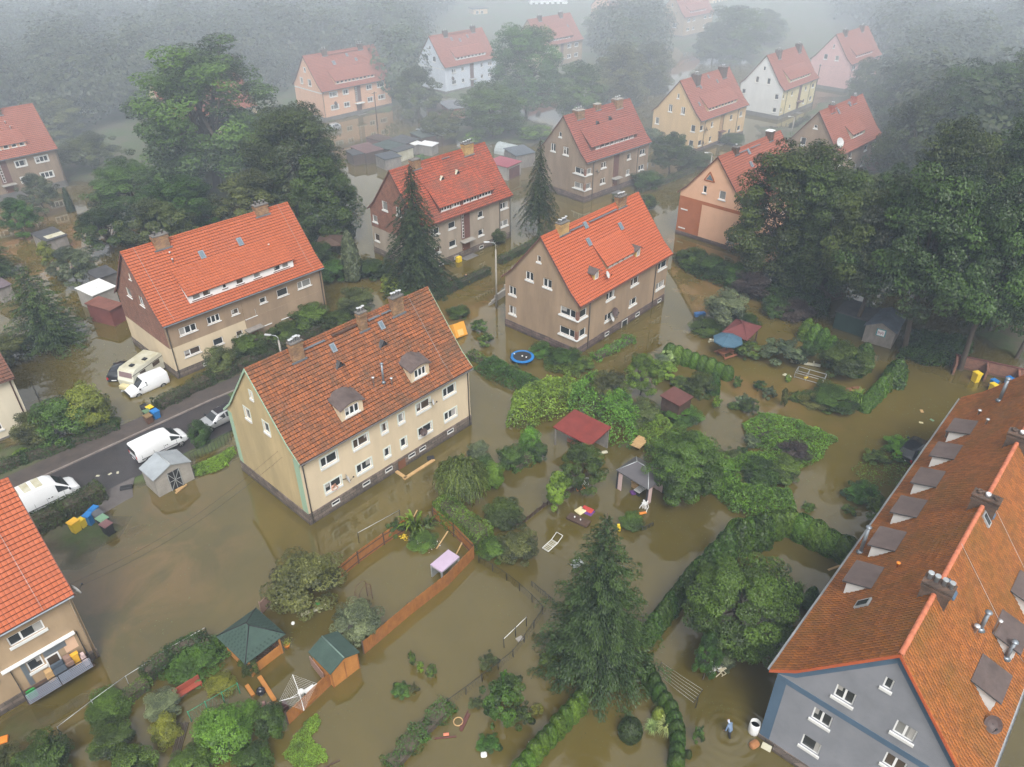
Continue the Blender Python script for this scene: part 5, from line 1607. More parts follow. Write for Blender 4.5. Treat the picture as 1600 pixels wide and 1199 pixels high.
# --- the big trees on the left
T_('oak', 342, 296, 62, 232, 'huge round leafy tree towering over the roofs at the upper left', L_MID)
T_('lime', 475, 345, 165, 140, 'dark tree to the right of the huge round tree', L_DARK)
T_('ash', 520, 380, 235, 100, 'dark tree leaning over the open shelter behind the orange-roofed house', L_DARK)
T_('orchard2', 215, 345, 245, 115, 'bushy tree at the left foot of the huge round tree', L_MID)
T_('orchard2', 290, 372, 270, 120, 'broad tree directly above the ridge of the orange-roofed house', L_DARK)
T_('orchard', 175, 395, 322, 105, 'round tree above the white garage roofs', L_DARK)
T_('orchard', 255, 400, 310, 110, 'dark tree touching the back of the orange-roofed house', L_OLIVE)
T_('orchard', 410, 372, 262, 120, 'dark tree between the huge round tree and the orange-roofed house', L_OLIVE)
T_('orchard', 120, 445, 385, 75, 'pale green tree beside the white garage roofs', L_GREY)
T_('sapling', 82, 420, 375, 28, 'yellowish slim tree by the shed with a white roof strip', L_YEL)
T_('orchard', 70, 335, 270, 58, 'fruit tree in front of the grey house at the left edge', L_GREY)
T_('orchard', 38, 372, 308, 62, 'fruit tree standing in brown water at the far left', L_MID)
T_('fir', 80, 536, 416, 112, 'broad dark fir standing in the flood at the left', L_CON)
T_('fir', 2, 430, 360, 60, 'dark fir cut by the left edge of the picture', L_CON)
T_('column', 112, 332, 292, 12, 'small dark column conifer beside the grey house at the left edge', L_CON)
T_('bush', 25, 575, 520, 62, 'olive bush beside the brown tiled roof', L_OLIVE)
T_('orchard', 150, 268, 205, 95, 'misty tree behind the grey house, left of the huge tree', L_OLIVE)
T_('ash', 95, 215, 150, 90, 'misty tree behind the red roof at the upper left', L_OLIVE)
# --- middle distance
T_('column', 552, 442, 362, 30, 'slim blue-green column conifer behind the orange-roofed house', L_GREY, name='column_conifer')
T_('orchard', 655, 190, 104, 92, 'misty tree between the salmon pink and the pale blue-white houses', L_OLIVE)
T_('lime', 822, 182, 42, 104, 'tall round tree hiding the left half of the far tan house', L_MID)
T_('orchard2', 768, 215, 128, 108, 'round tree in front of the pale blue-white house', L_MID)
T_('orchard2', 690, 222, 172, 62, 'olive tree beside the grey sheet roof of the sheds', L_OLIVE)
T_('ash', 905, 190, 100, 92, 'misty tree left of the taupe house with thick chimneys', L_MID)
T_('ash', 965, 165, 72, 96, 'misty tree behind the taupe house with thick chimneys', L_OLIVE)
T_('ash', 1010, 145, 70, 84, 'misty tree left of the sand yellow house', L_OLIVE)
T_('ash', 988, 105, 30, 88, 'pale misty tree below the far tan house at the top', L_MID)
T_('ash', 1142, 95, 12, 104, 'large misty tree above the sand yellow house', L_MID)
T_('ash', 1112, 98, 40, 66, 'misty tree beside the far tan house at the top', L_OLIVE)
T_('ash', 942, 75, 12, 64, 'very faint tree right of the far tan roof', L_OLIVE)
T_('ash', 1195, 72, 18, 64, 'faint tree above the white-gabled house', L_OLIVE)
T_('orchard2', 600, 95, 45, 84, 'faint tree behind the salmon pink house', L_OLIVE)
T_('orchard2', 1046, 268, 207, 64, 'round dark orchard tree before the sand yellow gable', L_DARK)
T_('bush', 1018, 232, 202, 40, 'grey-green shrub at the corner of the sand yellow house', L_GREY)
T_('bush', 1012, 300, 268, 48, 'bush at the right-hand corner of the taupe house', L_DARK)
T_('bush', 1085, 262, 238, 58, 'dark bush below the sand yellow house', L_DARK)
T_('bush', 1140, 228, 210, 44, 'bush at the front wall of the sand yellow house', L_DARK)
T_('bush', 1010, 330, 305, 30, 'bush by the corner of the bright orange roof', L_DARK)
T_('bush', 970, 318, 303, 30, 'low bush behind the ridge chimney of the bright orange roof', L_DARK)
T_('loose', 742, 228, 206, 40, 'light shrub in the allotment beside the polytunnel', L_LIGHT)
T_('loose', 835, 226, 198, 56, 'allotment vegetable patch left of the taupe house', L_LIGHT)
T_('loose', 800, 210, 188, 50, 'allotment greens under the round tree', L_MID)
T_('bush', 720, 255, 232, 36, 'bush behind the ridge of the weathered red roof', L_DARK)
T_('loose', 660, 262, 243, 30, 'green shrub in front of the felt roofed sheds', L_LIGHT)
T_('loose', 612, 262, 246, 26, 'small green shrub by the lowest felt roofed shed', L_MID)
T_('spruce', 655, 452, 262, 98, 'tall dark spruce with a bare lower trunk in front of the weathered red-roofed house', L_SPR)
T_('spruce_slim', 842, 368, 222, 62, 'slender ragged spruce in front of the taupe house', L_SPR)
T_('bush', 778, 385, 358, 26, 'small shrub at the right corner of the weathered red-roofed house', L_OLIVE)
T_('bush2', 615, 462, 428, 37, 'round yellow-green bush left of the tall spruce', L_YEL)
T_('bush', 560, 500, 448, 60, 'olive round bush behind the ridge of the weathered tile roof', L_OLIVE)
T_('bush', 590, 440, 405, 58, 'dark bush between the column conifer and the yellow-green bush', L_DARK)
T_('bush', 525, 445, 405, 46, 'green bush at the right gable of the orange-roofed house', L_MID)
T_('bush', 500, 420, 378, 48, 'dark bush under the open shelter with dark roof', L_DARK)
T_('bush', 640, 482, 455, 34, 'dark bush at the foot of the tall spruce', L_DARK)
T_('bush', 492, 522, 472, 60, 'bush before the right-hand windows of the orange-roofed house', L_MID)
T_('bush', 448, 540, 502, 50, 'dark bush against the front wall of the orange-roofed house', L_DARK)
T_('bush', 398, 568, 520, 56, 'green bush under the cellar wall of the orange-roofed house', L_MID)
T_('bush', 348, 592, 540, 46, 'yellowish bush before the cream ground floor', L_OLIVE)
T_('bush', 530, 520, 485, 44, 'bush between the two ridge chimneys and the street', L_DARK)
# --- left foreground street side
T_('bush2', 152, 680, 600, 64, 'tall yellow-green bush by the white house wall at the left', L_YEL)
T_('bush2', 108, 700, 620, 76, 'big green bush between the white wall and the footpath', L_MID)
T_('bush', 65, 705, 640, 58, 'bush against the ivory wall at the left edge', L_OLIVE)
T_('bush', 178, 672, 650, 26, 'low bush at the end of the footpath hedge', L_DARK)
T_('loose', 34, 716, 702, 26, 'small bright green shrub beside the long footpath hedge', L_BRIGHT)
T_('bush', 318, 702, 655, 34, 'dark little tree-like bush between the silver car and the white van', L_DARK)
# --- right of the picture
T_('lime', 1212, 442, 232, 158, 'large dark round tree in front of the apricot house', L_DARK)
T_('lime', 1268, 465, 262, 120, 'dark tree right behind the large round one', L_DARK)
T_('grove', 1332, 520, 282, 168, 'dark broad tree whose trunk stands before the black felt shed', L_DARK)
T_('grove', 1412, 550, 262, 200, 'largest dark tree over the grey hut with the sign', L_DARK)
T_('grove', 1500, 578, 268, 190, 'dark tree with a leaning trunk near the yellow bin', L_DARK)
T_('grove', 1588, 560, 318, 140, 'dark tree at the right edge above the rust-red roof', L_DARK)
T_('lime', 1450, 430, 200, 130, 'misty dark tree behind the grove on the right', L_DARK)
T_('lime', 1555, 440, 195, 150, 'misty dark tree near the right edge behind the grove', L_DARK)
T_('ash', 1405, 300, 150, 106, 'misty tree beside the grey-brown house', L_DARK)
T_('ash', 1390, 215, 100, 90, 'misty tree right of the pale pink house', L_DARK)
T_('ash', 1345, 165, 95, 50, 'tree right in front of the pale pink house', L_DARK)
T_('lime', 1480, 290, 105, 130, 'faint tall tree behind the misty grove', L_DARK)
T_('lime', 1575, 300, 90, 140, 'faint tall tree at the right edge', L_DARK)
T_('orchard', 1430, 345, 262, 66, 'light olive tree below the grey-brown house', L_OLIVE)
T_('orchard', 1375, 330, 270, 76, 'tree between the grey-brown house and the grove', L_OLIVE)
T_('grove', 1365, 455, 275, 120, 'dark tree between the two broadest trees of the grove', L_DARK)
T_('grove', 1460, 470, 268, 120, 'dark tree filling the gap behind the largest tree of the grove', L_DARK)
T_('lime', 1545, 520, 285, 120, 'dark tree behind the one with the leaning trunk', L_DARK)
T_('ash', 1300, 430, 268, 90, 'dark tree peeping over the two round ones before the apricot house', L_DARK)
T_('bush', 1130, 520, 452, 66, 'silvery green bush above the wine-red pavilion roof', L_GREY)
T_('bush', 1168, 470, 425, 60, 'purple-leaved bush behind the silvery green one', L_PURP)
T_('bush', 1080, 425, 388, 46, 'bush beside the terracotta house corner', L_DARK)
T_('bush', 1115, 440, 402, 56, 'middle bush of the low row before the apricot house', L_DARK)
T_('bush', 1148, 452, 412, 46, 'right bush of the low row before the apricot house', L_MID)
T_('bush', 1236, 505, 470, 60, 'purple-brown bush left of the bright thuja row', L_PURP)
T_('bush', 1206, 500, 465, 40, 'green bush between the two purple ones', L_DARK)
T_('loose', 1218, 582, 532, 68, 'shrub with pale blossoms right of the blue parasol', L_GREY)
T_('bush', 1312, 600, 540, 74, 'dark round fruit bush beside the metal frame bed', L_DARK)
T_('bush', 1260, 562, 535, 26, 'small dark conifer shrub above the metal frame bed', L_DARK)
T_('loose', 1165, 565, 535, 44, 'climbing green on the arch beside the blue parasol', L_MID)
T_('bush', 1105, 528, 505, 60, 'dark low shrub left of the blue parasol', L_DARK)
T_('bush', 1160, 512, 498, 44, 'dark shrub between the pavilion and the silvery bush', L_DARK)
T_('bush2', 1092, 625, 582, 44, 'round dark bush right of the maroon roof', L_DARK)
T_('column', 1112, 618, 583, 22, 'small cone shaped conifer beside the round dark bush', L_THU, name='cone_conifer')
T_('orchard', 1000, 618, 552, 64, 'fresh green young tree standing in the flooded garden', L_LIGHT)
T_('loose', 1040, 596, 566, 38, 'yellow-green shrub right of the young tree', L_BRIGHT)
T_('loose', 1062, 612, 590, 40, 'low fresh shrub between the young tree and the round bush', L_MID)
T_('bush', 1030, 582, 553, 26, 'grey shrub at the end of the clipped garden hedge', L_GREY)
T_('loose', 1045, 572, 545, 34, 'pale blossoming shrub beside the clipped garden hedge', L_STRAW)
for i, (x, y, t, w_) in enumerate([(1150, 608, 590, 16), (1185, 612, 596, 22), (1160, 640, 618, 26), (1168, 650, 625, 30), (1145, 642, 630, 20), (1118, 640, 620, 16), (1200, 628, 606, 22), (1222, 640, 610, 14), (1245, 630, 618, 30), (1230, 598, 588, 12), (1172, 700, 682, 30), (1142, 728, 705, 40), (1160, 716, 700, 24), (1190, 690, 672, 30)]):
 T_('loose', x, y, t, w_, ['thin sprig', 'leafy clump', 'ragged clump', 'dark tuft', 'low sprig', 'pale sprig', 'feathery tuft', 'bare stemmed sprig', 'flat clump', 'tiny sprig', 'flowering clump', 'wide clump', 'half drowned tuft', 'pink-tinged clump'][i] + ' in the brown water between maroon roof and metal frame bed', [L_MID, L_DARK, L_GREY, L_DARK, L_MID, L_LIGHT, L_GREY, L_OLIVE, L_MID, L_LIGHT, L_GREY, L_OLIVE, L_DARK, L_PURP][i], 'half drowned garden plants')
T_('bush', 1300, 648, 620, 80, 'dark spreading bush at the end of the diagonal hedge', L_DARK)
T_('plume', 1335, 640, 612, 40, 'fresh reed clump at the end of the diagonal hedge', L_BRIGHT)
T_('bush', 1270, 640, 622, 50, 'olive bush left of the reed clump', L_OLIVE)
# --- hop covered garden in the middle
T_('bush2', 758, 755, 712, 34, 'dark bush behind the weeping tree', L_DARK)
T_('willow', 722, 778, 714, 80, 'weeping willow-like tree behind the box hedge', L_WIL)
T_('bush2', 772, 768, 722, 34, 'bright yellow-green bush right of the weeping tree', L_BRIGHT)
T_('bush2', 748, 722, 690, 36, 'spiky dark green bush behind the weeping tree', L_GREY)
T_('bush', 800, 738, 695, 42, 'dark bush at the left end of the hop thicket', L_MID)
T_('bush2', 828, 715, 668, 36, 'yellow-green bush left of the red shelter', L_LIGHT)
T_('bush', 843, 725, 690, 26, 'small dark bush left of the red shelter', L_DARK)
T_('bush2', 788, 832, 778, 56, 'dark bush right of the box hedge', L_DARK)
T_('bush', 812, 888, 828, 62, 'blossoming olive bush below the dark one', L_OLIVE)
T_('bush', 778, 882, 838, 50, 'green bush at the right corner of the plank fence', L_MID)
T_('sapling', 870, 802, 736, 40, 'slim yellow-green tree by the low garden fence', L_BRIGHT)
T_('orchard', 905, 768, 690, 78, 'small fruit tree in front of the red shelter', L_MID)
T_('bush2', 985, 832, 800, 34, 'round bush beside the big spruce, below the pavilion', L_MID)
T_('orchard2', 1065, 775, 668, 118, 'spreading leafy tree right of the grey pavilion', L_MID)
T_('bush2', 1115, 770, 715, 60, 'yellow-green creeper bush right of the spreading tree', L_LIGHT)
T_('bush', 1178, 768, 718, 64, 'dark bush of the hedge bank right of the creeper', L_DARK)
T_('bush', 1220, 760, 712, 52, 'leafy bush near the right end of the hedge bank', L_MID)
T_('bush', 1142, 760, 725, 52, 'olive bush in the middle of the hedge bank', L_OLIVE)
T_('bush', 1235, 725, 690, 44, 'purplish bush at the top of the hedge bank', L_PURP)
T_('orchard', 950, 640, 578, 78, 'olive tree half covered by hop behind the red shelter', L_OLIVE)
T_('bush', 1000, 672, 625, 60, 'dry olive bush between hop thicket and maroon roof', L_OLIVE)
T_('bush', 1065, 668, 635, 60, 'climber under the maroon roof', L_MID)
# --- front gardens of the brown house
T_('bush', 882, 578, 545, 52, 'green bush at the gable foot of the brown house', L_DARK)
T_('bush', 845, 562, 535, 36, 'weedy bush beside the blue trampoline', L_MID)
T_('loose', 905, 585, 560, 46, 'weeds at the corner of the brown house', L_MID)
T_('loose', 760, 545, 520, 26, 'weeds by the orange play house', L_MID)
T_('bush', 718, 500, 478, 36, 'dark bush left of the orange play house', L_DARK)
T_('loose', 748, 522, 500, 28, 'leafy shoot beside the orange play house', L_MID)
# --- foreground
T_('spruce_big', 928, 1038, 812, 165, 'massive dark green spruce in the foreground', L_CON)
T_('orchard2', 1146, 1008, 868, 160, 'wide round leafy tree in front of the blue-grey gable', L_MID)
T_('orchard', 1098, 1062, 985, 46, 'small fruit tree beside the clothes lines', L_MID)
T_('bush', 1128, 1052, 1015, 34, 'pale shrub behind the white garden chairs', L_GREY)
T_('bush2', 487, 962, 862, 108, 'large round olive bush inside the plank fence', L_OLIVE)
T_('bush', 562, 1012, 940, 74, 'grey-green bush beside the green-roofed shed', L_GREY)
T_('leafy', 652, 846, 800, 50, 'arching leafy plant in the upper corner of the plank fence', L_LIGHT)
T_('leafy', 668, 832, 806, 36, 'second arching plant behind the first, in the fence corner', L_MID)
T_('loose', 620, 845, 812, 30, 'climber on the plank fence beside the arching plants', L_MID)
T_('bush', 660, 862, 845, 46, 'low shrub below the arching plants', L_MID)
T_('bush2', 318, 1060, 1008, 90, 'broad shrub with arching twigs behind the red bench', L_MID)
T_('bush', 395, 1062, 1020, 30, 'small bush at the corner of the green-roofed gazebo', L_DARK)
T_('bush', 298, 1040, 1005, 60, 'drooping shrub inside the clipped dark hedge', L_MID)
T_('bush2', 182, 1126, 1084, 70, 'big leafy bush at the end of the wire fence', L_MID)
T_('bush', 262, 1122, 1080, 56, 'blossoming shrub left of the red bench', L_GREY)
T_('bush2', 268, 1162, 1118, 46, 'yellow-flecked round shrub below the red bench', L_YEL)
T_('bush2', 362, 1182, 1108, 88, 'bright green big-leaved shrub in the lower left garden', L_BRIGHT)
T_('bush2', 396, 1130, 1095, 34, 'small bright bush behind the big-leaved shrub', L_BRIGHT)
T_('bush', 430, 1162, 1100, 50, 'dark shrub at the lower end of the plank fence', L_DARK)
T_('bush', 188, 1182, 1128, 70, 'dark green shrub in the lower left thicket', L_DARK)
T_('bush', 90, 1225, 1152, 88, 'dark shrub mass at the bottom left corner', L_DARK)
T_('bush', 18, 1235, 1178, 70, 'dark shrub cut by the bottom left corner', L_OLIVE)
T_('bush', 225, 1235, 1168, 72, 'shrub at the bottom edge below the yellow-flecked one', L_MID)
T_('bush', 310, 1225, 1172, 64, 'shrub at the bottom edge beside the big-leaved one', L_MID)
T_('bush', 405, 1225, 1168, 64, 'shrub at the bottom edge under the plank fence end', L_DARK)
T_('bush2', 350, 1085, 1060, 46, 'yellow-green shrub beside the green wire rail', L_YEL)
for i, (x, y, t, w_) in enumerate([(645, 1042, 1018, 14), (658, 1052, 1032, 14), (675, 1062, 1038, 18), (628, 1092, 1070, 34), (648, 1088, 1068, 18), (765, 1052, 1020, 32), (780, 1150, 1060, 60), (800, 1110, 1052, 46), (790, 1080, 1050, 24), (745, 1110, 1095, 26), (838, 1120, 1100, 22), (765, 1180, 1150, 40), (700, 1122, 1100, 26), (815, 1150, 1100, 40), (855, 1045, 1020, 30)]):
 T_('loose', x, y, t, w_, ['first small weed tuft', 'second small weed tuft', 'third small weed tuft', 'wide weed tuft', 'little weed tuft', 'dark tuft on the wire fence', 'tall flowering plant', 'leafy flowering plant', 'yellow flowered plant', 'drifting plant remains', 'yellow blossomed plant', 'white blossomed plant', 'weeds at the hedge bank tip', 'dense bean plant', 'weed close to the spruce'][i] + ' in the open water before the massive spruce', [L_MID, L_LIGHT, L_MID, L_MID, L_OLIVE, L_OLIVE, L_MID, L_MID, L_LIGHT, L_OLIVE, L_YEL, L_MID, L_MID, L_DARK, L_MID][i], 'half drowned plants in the open water')
T_('ball', 982, 1162, 1122, 38, 'dark clipped ball shrub standing alone in the water at the bottom', L_HED)
T_('plume', 1040, 1155, 1118, 44, 'pale ornamental grass beside the lower thuja row', L_STRAW)
T_('plume', 1036, 1118, 1092, 34, 'smaller pale ornamental grass above the first', L_STRAW)
T_('plume', 1018, 1150, 1126, 30, 'third pale ornamental grass, nearest the ball shrub', L_STRAW)
T_('egg', 1026, 1132, 1104, 20, 'yellow-green thuja ball beside the ornamental grass', L_YEL)
T_('loose', 1088, 1168, 1135, 18, 'rose shrub standing in water by the wading person', L_MID)
T_('ball', 1074, 1186, 1172, 12, 'tiny clipped ball shrub right of the lower thuja row', L_HED)
T_('loose', 1340, 790, 770, 60, 'ragged weeds beside the gutter of the rust-red roof', L_MID)
T_('loose', 1362, 830, 782, 46, 'larger weeds beside the gutter of the rust-red roof', L_MID)
T_('loose', 1325, 806, 792, 24, 'floating weed tuft left of the rust-red roof', L_MID)
T_('loose', 1262, 800, 788, 24, 'floating weed tuft before the round thuja hedge', L_MID)
T_('loose', 1400, 720, 692, 60, 'drowned greenery beside the black car', L_LIGHT)
T_('loose', 1365, 730, 705, 40, 'drowned greenery left of the black car', L_MID)
T_('plume', 1232, 965, 915, 50, 'palm-like grass tuft behind the wide round tree', L_MID)
# rows of thuja: one object each, counted along the row
ORD = ['first', 'second', 'third', 'fourth', 'fifth', 'sixth', 'seventh', 'eighth', 'ninth', 'tenth', 'eleventh', 'twelfth', 'thirteenth', 'fourteenth', 'fifteenth', 'sixteenth']
def row(kind, pts, n, tops, w, phrase, group, mat=None, jit=.06):
 """n plants along a surveyed line of base points, tops = height in metres"""
 q = [G(*p) for p in pts]
 seg = [0]
 for a, b_ in zip(q[:-1], q[1:]): seg.append(seg[-1] + (b_ - a).length)
 for i in range(n):
  s_ = seg[-1] * i / max(1, n - 1)
  for k in range(len(q) - 1):
   if s_ <= seg[k + 1] + 1e-6: break
  t = (s_ - seg[k]) / max(1e-6, seg[k + 1] - seg[k])
  p = q[k].lerp(q[k + 1], t)
  hgt = tops[0] + (tops[1] - tops[0]) * i / max(1, n - 1)
  put(kind, p, hgt * rng.uniform(1 - jit, 1 + jit) + .25, w * rng.uniform(1 - jit, 1 + jit), ORD[i] + ' ' + phrase, mat, group)
row('egg', [(905, 1112), (845, 1175), (812, 1215)], 9, (2.1, 1.7), 1.12, 'egg-shaped thuja from the spruce down the lower left row', 'egg-shaped thujas below the spruce', L_THUB)
row('egg', [(1012, 1068), (1048, 1125), (1058, 1160), (1055, 1200)], 10, (1.9, 1.5), 1.05, 'round thuja from the spruce down the short right row', 'round thujas right of the spruce', L_THU)
row('column', [(1012, 1000), (1088, 905)], 11, (2.2, 2.6), 1.25, 'pointed thuja of the long dark row, counted from the spruce', 'pointed thujas behind the spruce', L_THU)
row('column', [(1092, 915), (1140, 862), (1185, 850)], 5, (3.0, 3.6), 1.9, 'tall dark thuja above the wide round tree, from the left', 'tall dark thujas above the round tree', L_THU)
row('egg', [(1150, 850), (1230, 830), (1316, 872)], 9, (2.6, 2.2), 2.1, 'bulging thuja of the curved hedge near the rust-red roof, from the left', 'bulging thujas near the row house', L_THUB)
row('column', [(1215, 935), (1265, 945)], 3, (2.2, 1.9), 1.15, 'dark cone thuja between the round tree and the rust-red roof', 'dark cone thujas by the row house', L_THU)
row('column', [(1258, 530), (1335, 585)], 7, (2.9, 2.7), 1.9, 'bright thuja of the row before the black felt shed, from the left', 'bright thujas before the black felt shed', L_THUB)
row('column', [(1345, 575), (1395, 600)], 2, (3.4, 3.2), 2.4, 'thuja in front of the grey hut with the sign', 'thujas before the grey hut', L_THU)
row('column', [(1388, 602), (1350, 640)], 6, (2.4, 2.0), 1.5, 'light green thuja of the diagonal end hedge, from the hut', 'light thujas of the diagonal hedge', L_THUB)
row('egg', [(1045, 562), (1090, 575), (1135, 592)], 8, (2.1, 1.7), 1.5, 'thuja of the clipped garden hedge, from the brown house', 'thujas of the clipped garden hedge', L_THUB)
# --- clipped hedges: dense leaves over a core of twigs
def hedge(name, pts, h, w, label, mat=L_HED, leaf=.085, dens=90, rough=.10, group=None, seed=5):
 r = np.random.default_rng(seed)
 q = [np.array(G(*p)) for p in pts]
 C, N, T = [], [], []
 core = MB()
 for a, b_ in zip(q[:-1], q[1:]):
  d = b_ - a; Lg = np.linalg.norm(d); d /= Lg; s = np.array([-d[1], d[0], 0])
  core.bar(Vector(a) + Vector((0, 0, h / 2 - .2)), Vector(b_) + Vector((0, 0, h / 2 - .2)), w * .72, h * .86)
  per = 2 * h + w
  n = int(Lg * per * dens)
  u = r.uniform(-.25, Lg + .25, n); v = r.uniform(0, per, n)
  top = (v > h) & (v < h + w)
  off = np.where(v <= h, -w / 2, np.where(top, v - h - w / 2, w / 2))
  z = np.where(v <= h, v, np.where(top, h, per - v))
  wob = 1 + rough * np.sin(u * 1.9 + seed) + rough * .7 * np.sin(u * 4.3 + z * 3)
  off = off * wob; z = z * (1 + rough * .5 * np.sin(u * 1.3 + off * 2)) + r.normal(size=n) * .04
  off = off + r.normal(size=n) * .05
  P = a + d * u[:, None] + s * off[:, None]; P[:, 2] = z - .1
  nn = np.where(top[:, None], np.array([0, 0, 1.]), s * np.sign(off)[:, None] + np.array([0, 0, .35]))
  C.append(P); N.append(nn + r.normal(size=(n, 3)) * .45)
  T.append(np.clip(.5 + .2 * np.sin(u * 2.3 + z * 4) + r.normal(size=n) * .2, 0, 1))
  for e, sg in ((a, -1), (b_, 1)):
   n2 = int(h * w * dens)
   P = e + s * r.uniform(-w / 2, w / 2, n2)[:, None] + d * (sg * r.uniform(.1, .3, n2))[:, None]; P[:, 2] = r.uniform(0, h, n2)
   C.append(P); N.append(d * sg + r.normal(size=(n2, 3)) * .5); T.append(np.clip(r.normal(size=n2) * .2 + .5, 0, 1))
 C, N, T = map(np.concatenate, (C, N, T))
 ln = leaf * r.uniform(.6, 1.3, len(C))
 c0 = C.mean(0); c0[2] = 0
 o = empty(name, tuple(c0), 0, label, 'hedge', group)
 link_mesh('foliage', leaf_mesh('foliage', C - c0, N, ln, ln * .6, T, mat=mat), o)
 k = core.build('twigs', BARK, o)
 k.location = tuple(-c0)
 return o
hedge('hedge', [(692, 806), (757, 858)], 2.1, 1.7, 'thick bright clipped hedge behind the plank fence corner', L_THUB, .075, 150, .06)
hedge('hedge', [(40, 838), (100, 812), (160, 778)], 1.7, 1.5, 'dark hedge in front of the high-roofed white van', L_HED, .08, 120, .08, seed=2)
hedge('hedge', [(-40, 752), (40, 722), (110, 700), (182, 672)], 1.0, 1.3, 'long low dark hedge along the muddy footpath', L_HED, .08, 110, .14, seed=3)
hedge('hedge', [(250, 640), (330, 598), (430, 552), (520, 508)], 1.2, 1.7, 'loose street hedge below the orange-roofed house', L_HED, .09, 90, .2, seed=4)
hedge('hedge', [(676, 470), (715, 450), (762, 428)], 1.1, 1.1, 'flat clipped street hedge left of the lamp post', L_HED, .085, 80, .04, seed=6)
hedge('hedge', [(782, 412), (845, 380)], 1.1, 1.1, 'flat clipped street hedge right of the lamp post', L_HED, .085, 80, .04, seed=7)
hedge('hedge', [(232, 1062), (270, 1032), (318, 1010), (332, 1030)], 1.3, .9, 'rounded dark hedge around the lower left garden', L_HED, .06, 170, .05, seed=8)
hedge('hedge', [(195, 1102), (232, 1072)], 1.0, .8, 'short hedge joining the rounded dark hedge at the wire fence', L_MID, .06, 150, .1, seed=9)
hedge('hedge', [(1000, 300), (1050, 282), (1082, 268)], 1.0, 1.2, 'far low hedge below the orchard tree', L_HED, .1, 55, .1, seed=10)
hedge('hedge', [(1235, 200), (1262, 187)], .9, 1.0, 'far low hedge at the gable of the grey-brown house', L_HED, .11, 45, .1, seed=12)
hedge('hedge', [(1060, 405), (1110, 428), (1165, 448)], 1.2, 1.8, 'ragged dark hedge before the apricot house', L_HED, .1, 70, .25, seed=13)
hedge('hedge', [(735, 560), (800, 585), (838, 612)], .9, 1.1, 'ragged green border between the cream and the brown houses', L_MID, .1, 80, .3, seed=14)
hedge('hedge', [(930, 562), (985, 532)], .7, 1.2, 'ivy strip along the cellar wall of the brown house', L_LIGHT, .09, 90, .3, seed=15)
hedge('hedge', [(612, 1200), (655, 1150), (698, 1108)], .75, 1.2, 'weedy bank running up from the bottom edge to the wire fence', L_MID, .06, 150, .35, seed=16)
hedge('hedge', [(800, 735), (835, 712)], 1.0, 1.5, 'ragged shrub border left of the red shelter', L_MID, .08, 100, .3, seed=17)
# --- hop and creeper thickets: leafy blankets over fences and sheds
def thicket(label, poly, h, mat, n, leaf=.11, seed=1, name='creeper_thicket'):
 r = np.random.default_rng(seed)
 P = np.array([list(G(*p)[:2]) for p in poly])
 lo, hi = P.min(0), P.max(0)
 X = r.uniform(lo[0], hi[0], n * 4); Y = r.uniform(lo[1], hi[1], n * 4)
 s = sdist(X, Y, P) + .35 * smoothnoise(X, Y, .8, seed)
 k = s > 0
 X, Y, s = X[k][:n], Y[k][:n], s[k][:n]
 z = h * np.clip(s / 1.3, 0, 1) ** .55 * (1 + .33 * smoothnoise(X, Y, .55, seed + 1) + .12 * smoothnoise(X, Y, .2, seed + 2))
 z = z * (1 - .30 * r.random(len(X)) ** 2) + .05
 e = .15
 N = np.stack([r.normal(size=len(X)) * .5, r.normal(size=len(X)) * .5, np.ones(len(X))], 1)
 T = np.clip(.5 + .28 * smoothnoise(X, Y, .5, seed + 3) + r.normal(size=len(X)) * .18, 0, 1)
 c0 = np.array([X.mean(), Y.mean(), 0])
 ln = leaf * r.uniform(.6, 1.3, len(X))
 o = link_mesh(name, leaf_mesh(name, np.stack([X, Y, z], 1) - c0, N, ln, ln * .7, T, mat=mat), None, tuple(c0))
 return tag(o, label, 'thicket')
thicket('bright hop thicket sprawling left of the red shelter roof', [(790, 668), (800, 628), (850, 605), (900, 605), (905, 640), (868, 655), (830, 672)], 2.2, L_BRIGHT, 9000, .10, 3)
thicket('bright hop thicket spilling over the back of the red shelter', [(880, 622), (920, 606), (985, 630), (1002, 668), (985, 705), (955, 700), (925, 668), (890, 648)], 2.9, L_BRIGHT, 9000, .10, 5)
thicket('creeper mat floating left of the brown open water', [(1160, 668), (1185, 645), (1250, 660), (1308, 688), (1285, 715), (1245, 738), (1200, 712), (1170, 690)], .8, L_LIGHT, 9000, .09, 7)
thicket('green creeper bank right of the grey pavilion', [(1108, 770), (1120, 745), (1175, 765), (1235, 770), (1240, 800), (1190, 812), (1140, 800)], 1.4, L_LIGHT, 9000, .09, 9)
thicket('leafy bank between the creeper and the tall dark thujas', [(1010, 735), (1040, 712), (1110, 738), (1112, 772), (1060, 775)], 1.5, L_MID, 6000, .09, 11)
thicket('bright green floating weed carpet beside the plank fence', [(440, 1180), (470, 1135), (500, 1112), (508, 1130), (490, 1155), (512, 1190), (480, 1205)], .22, L_LIGHT, 5500, .04, 13, 'weed_carpet')
thicket('patch of green ground plants beside the mint-edged gable', [(300, 728), (366, 700), (372, 712), (345, 735), (312, 745)], .3, L_LIGHT, 3500, .06, 17, 'weed_carpet')
thicket('green border of climbers between the cream house and the hop', [(738, 580), (770, 560), (815, 585), (850, 600), (835, 625), (790, 608)], 1.2, L_MID, 7000, .08, 19)
thicket('bright hop leaves covering the bank before the maroon roof', [(985, 660), (1010, 635), (1048, 660), (1050, 690), (1010, 708)], 1.3, L_LIGHT, 6000, .08, 21)
thicket('leafy tangle under the spreading tree right of the pavilion', [(1005, 720), (1030, 690), (1095, 690), (1130, 730), (1110, 770), (1050, 765)], 2.2, L_LIGHT, 9000, .085, 23)
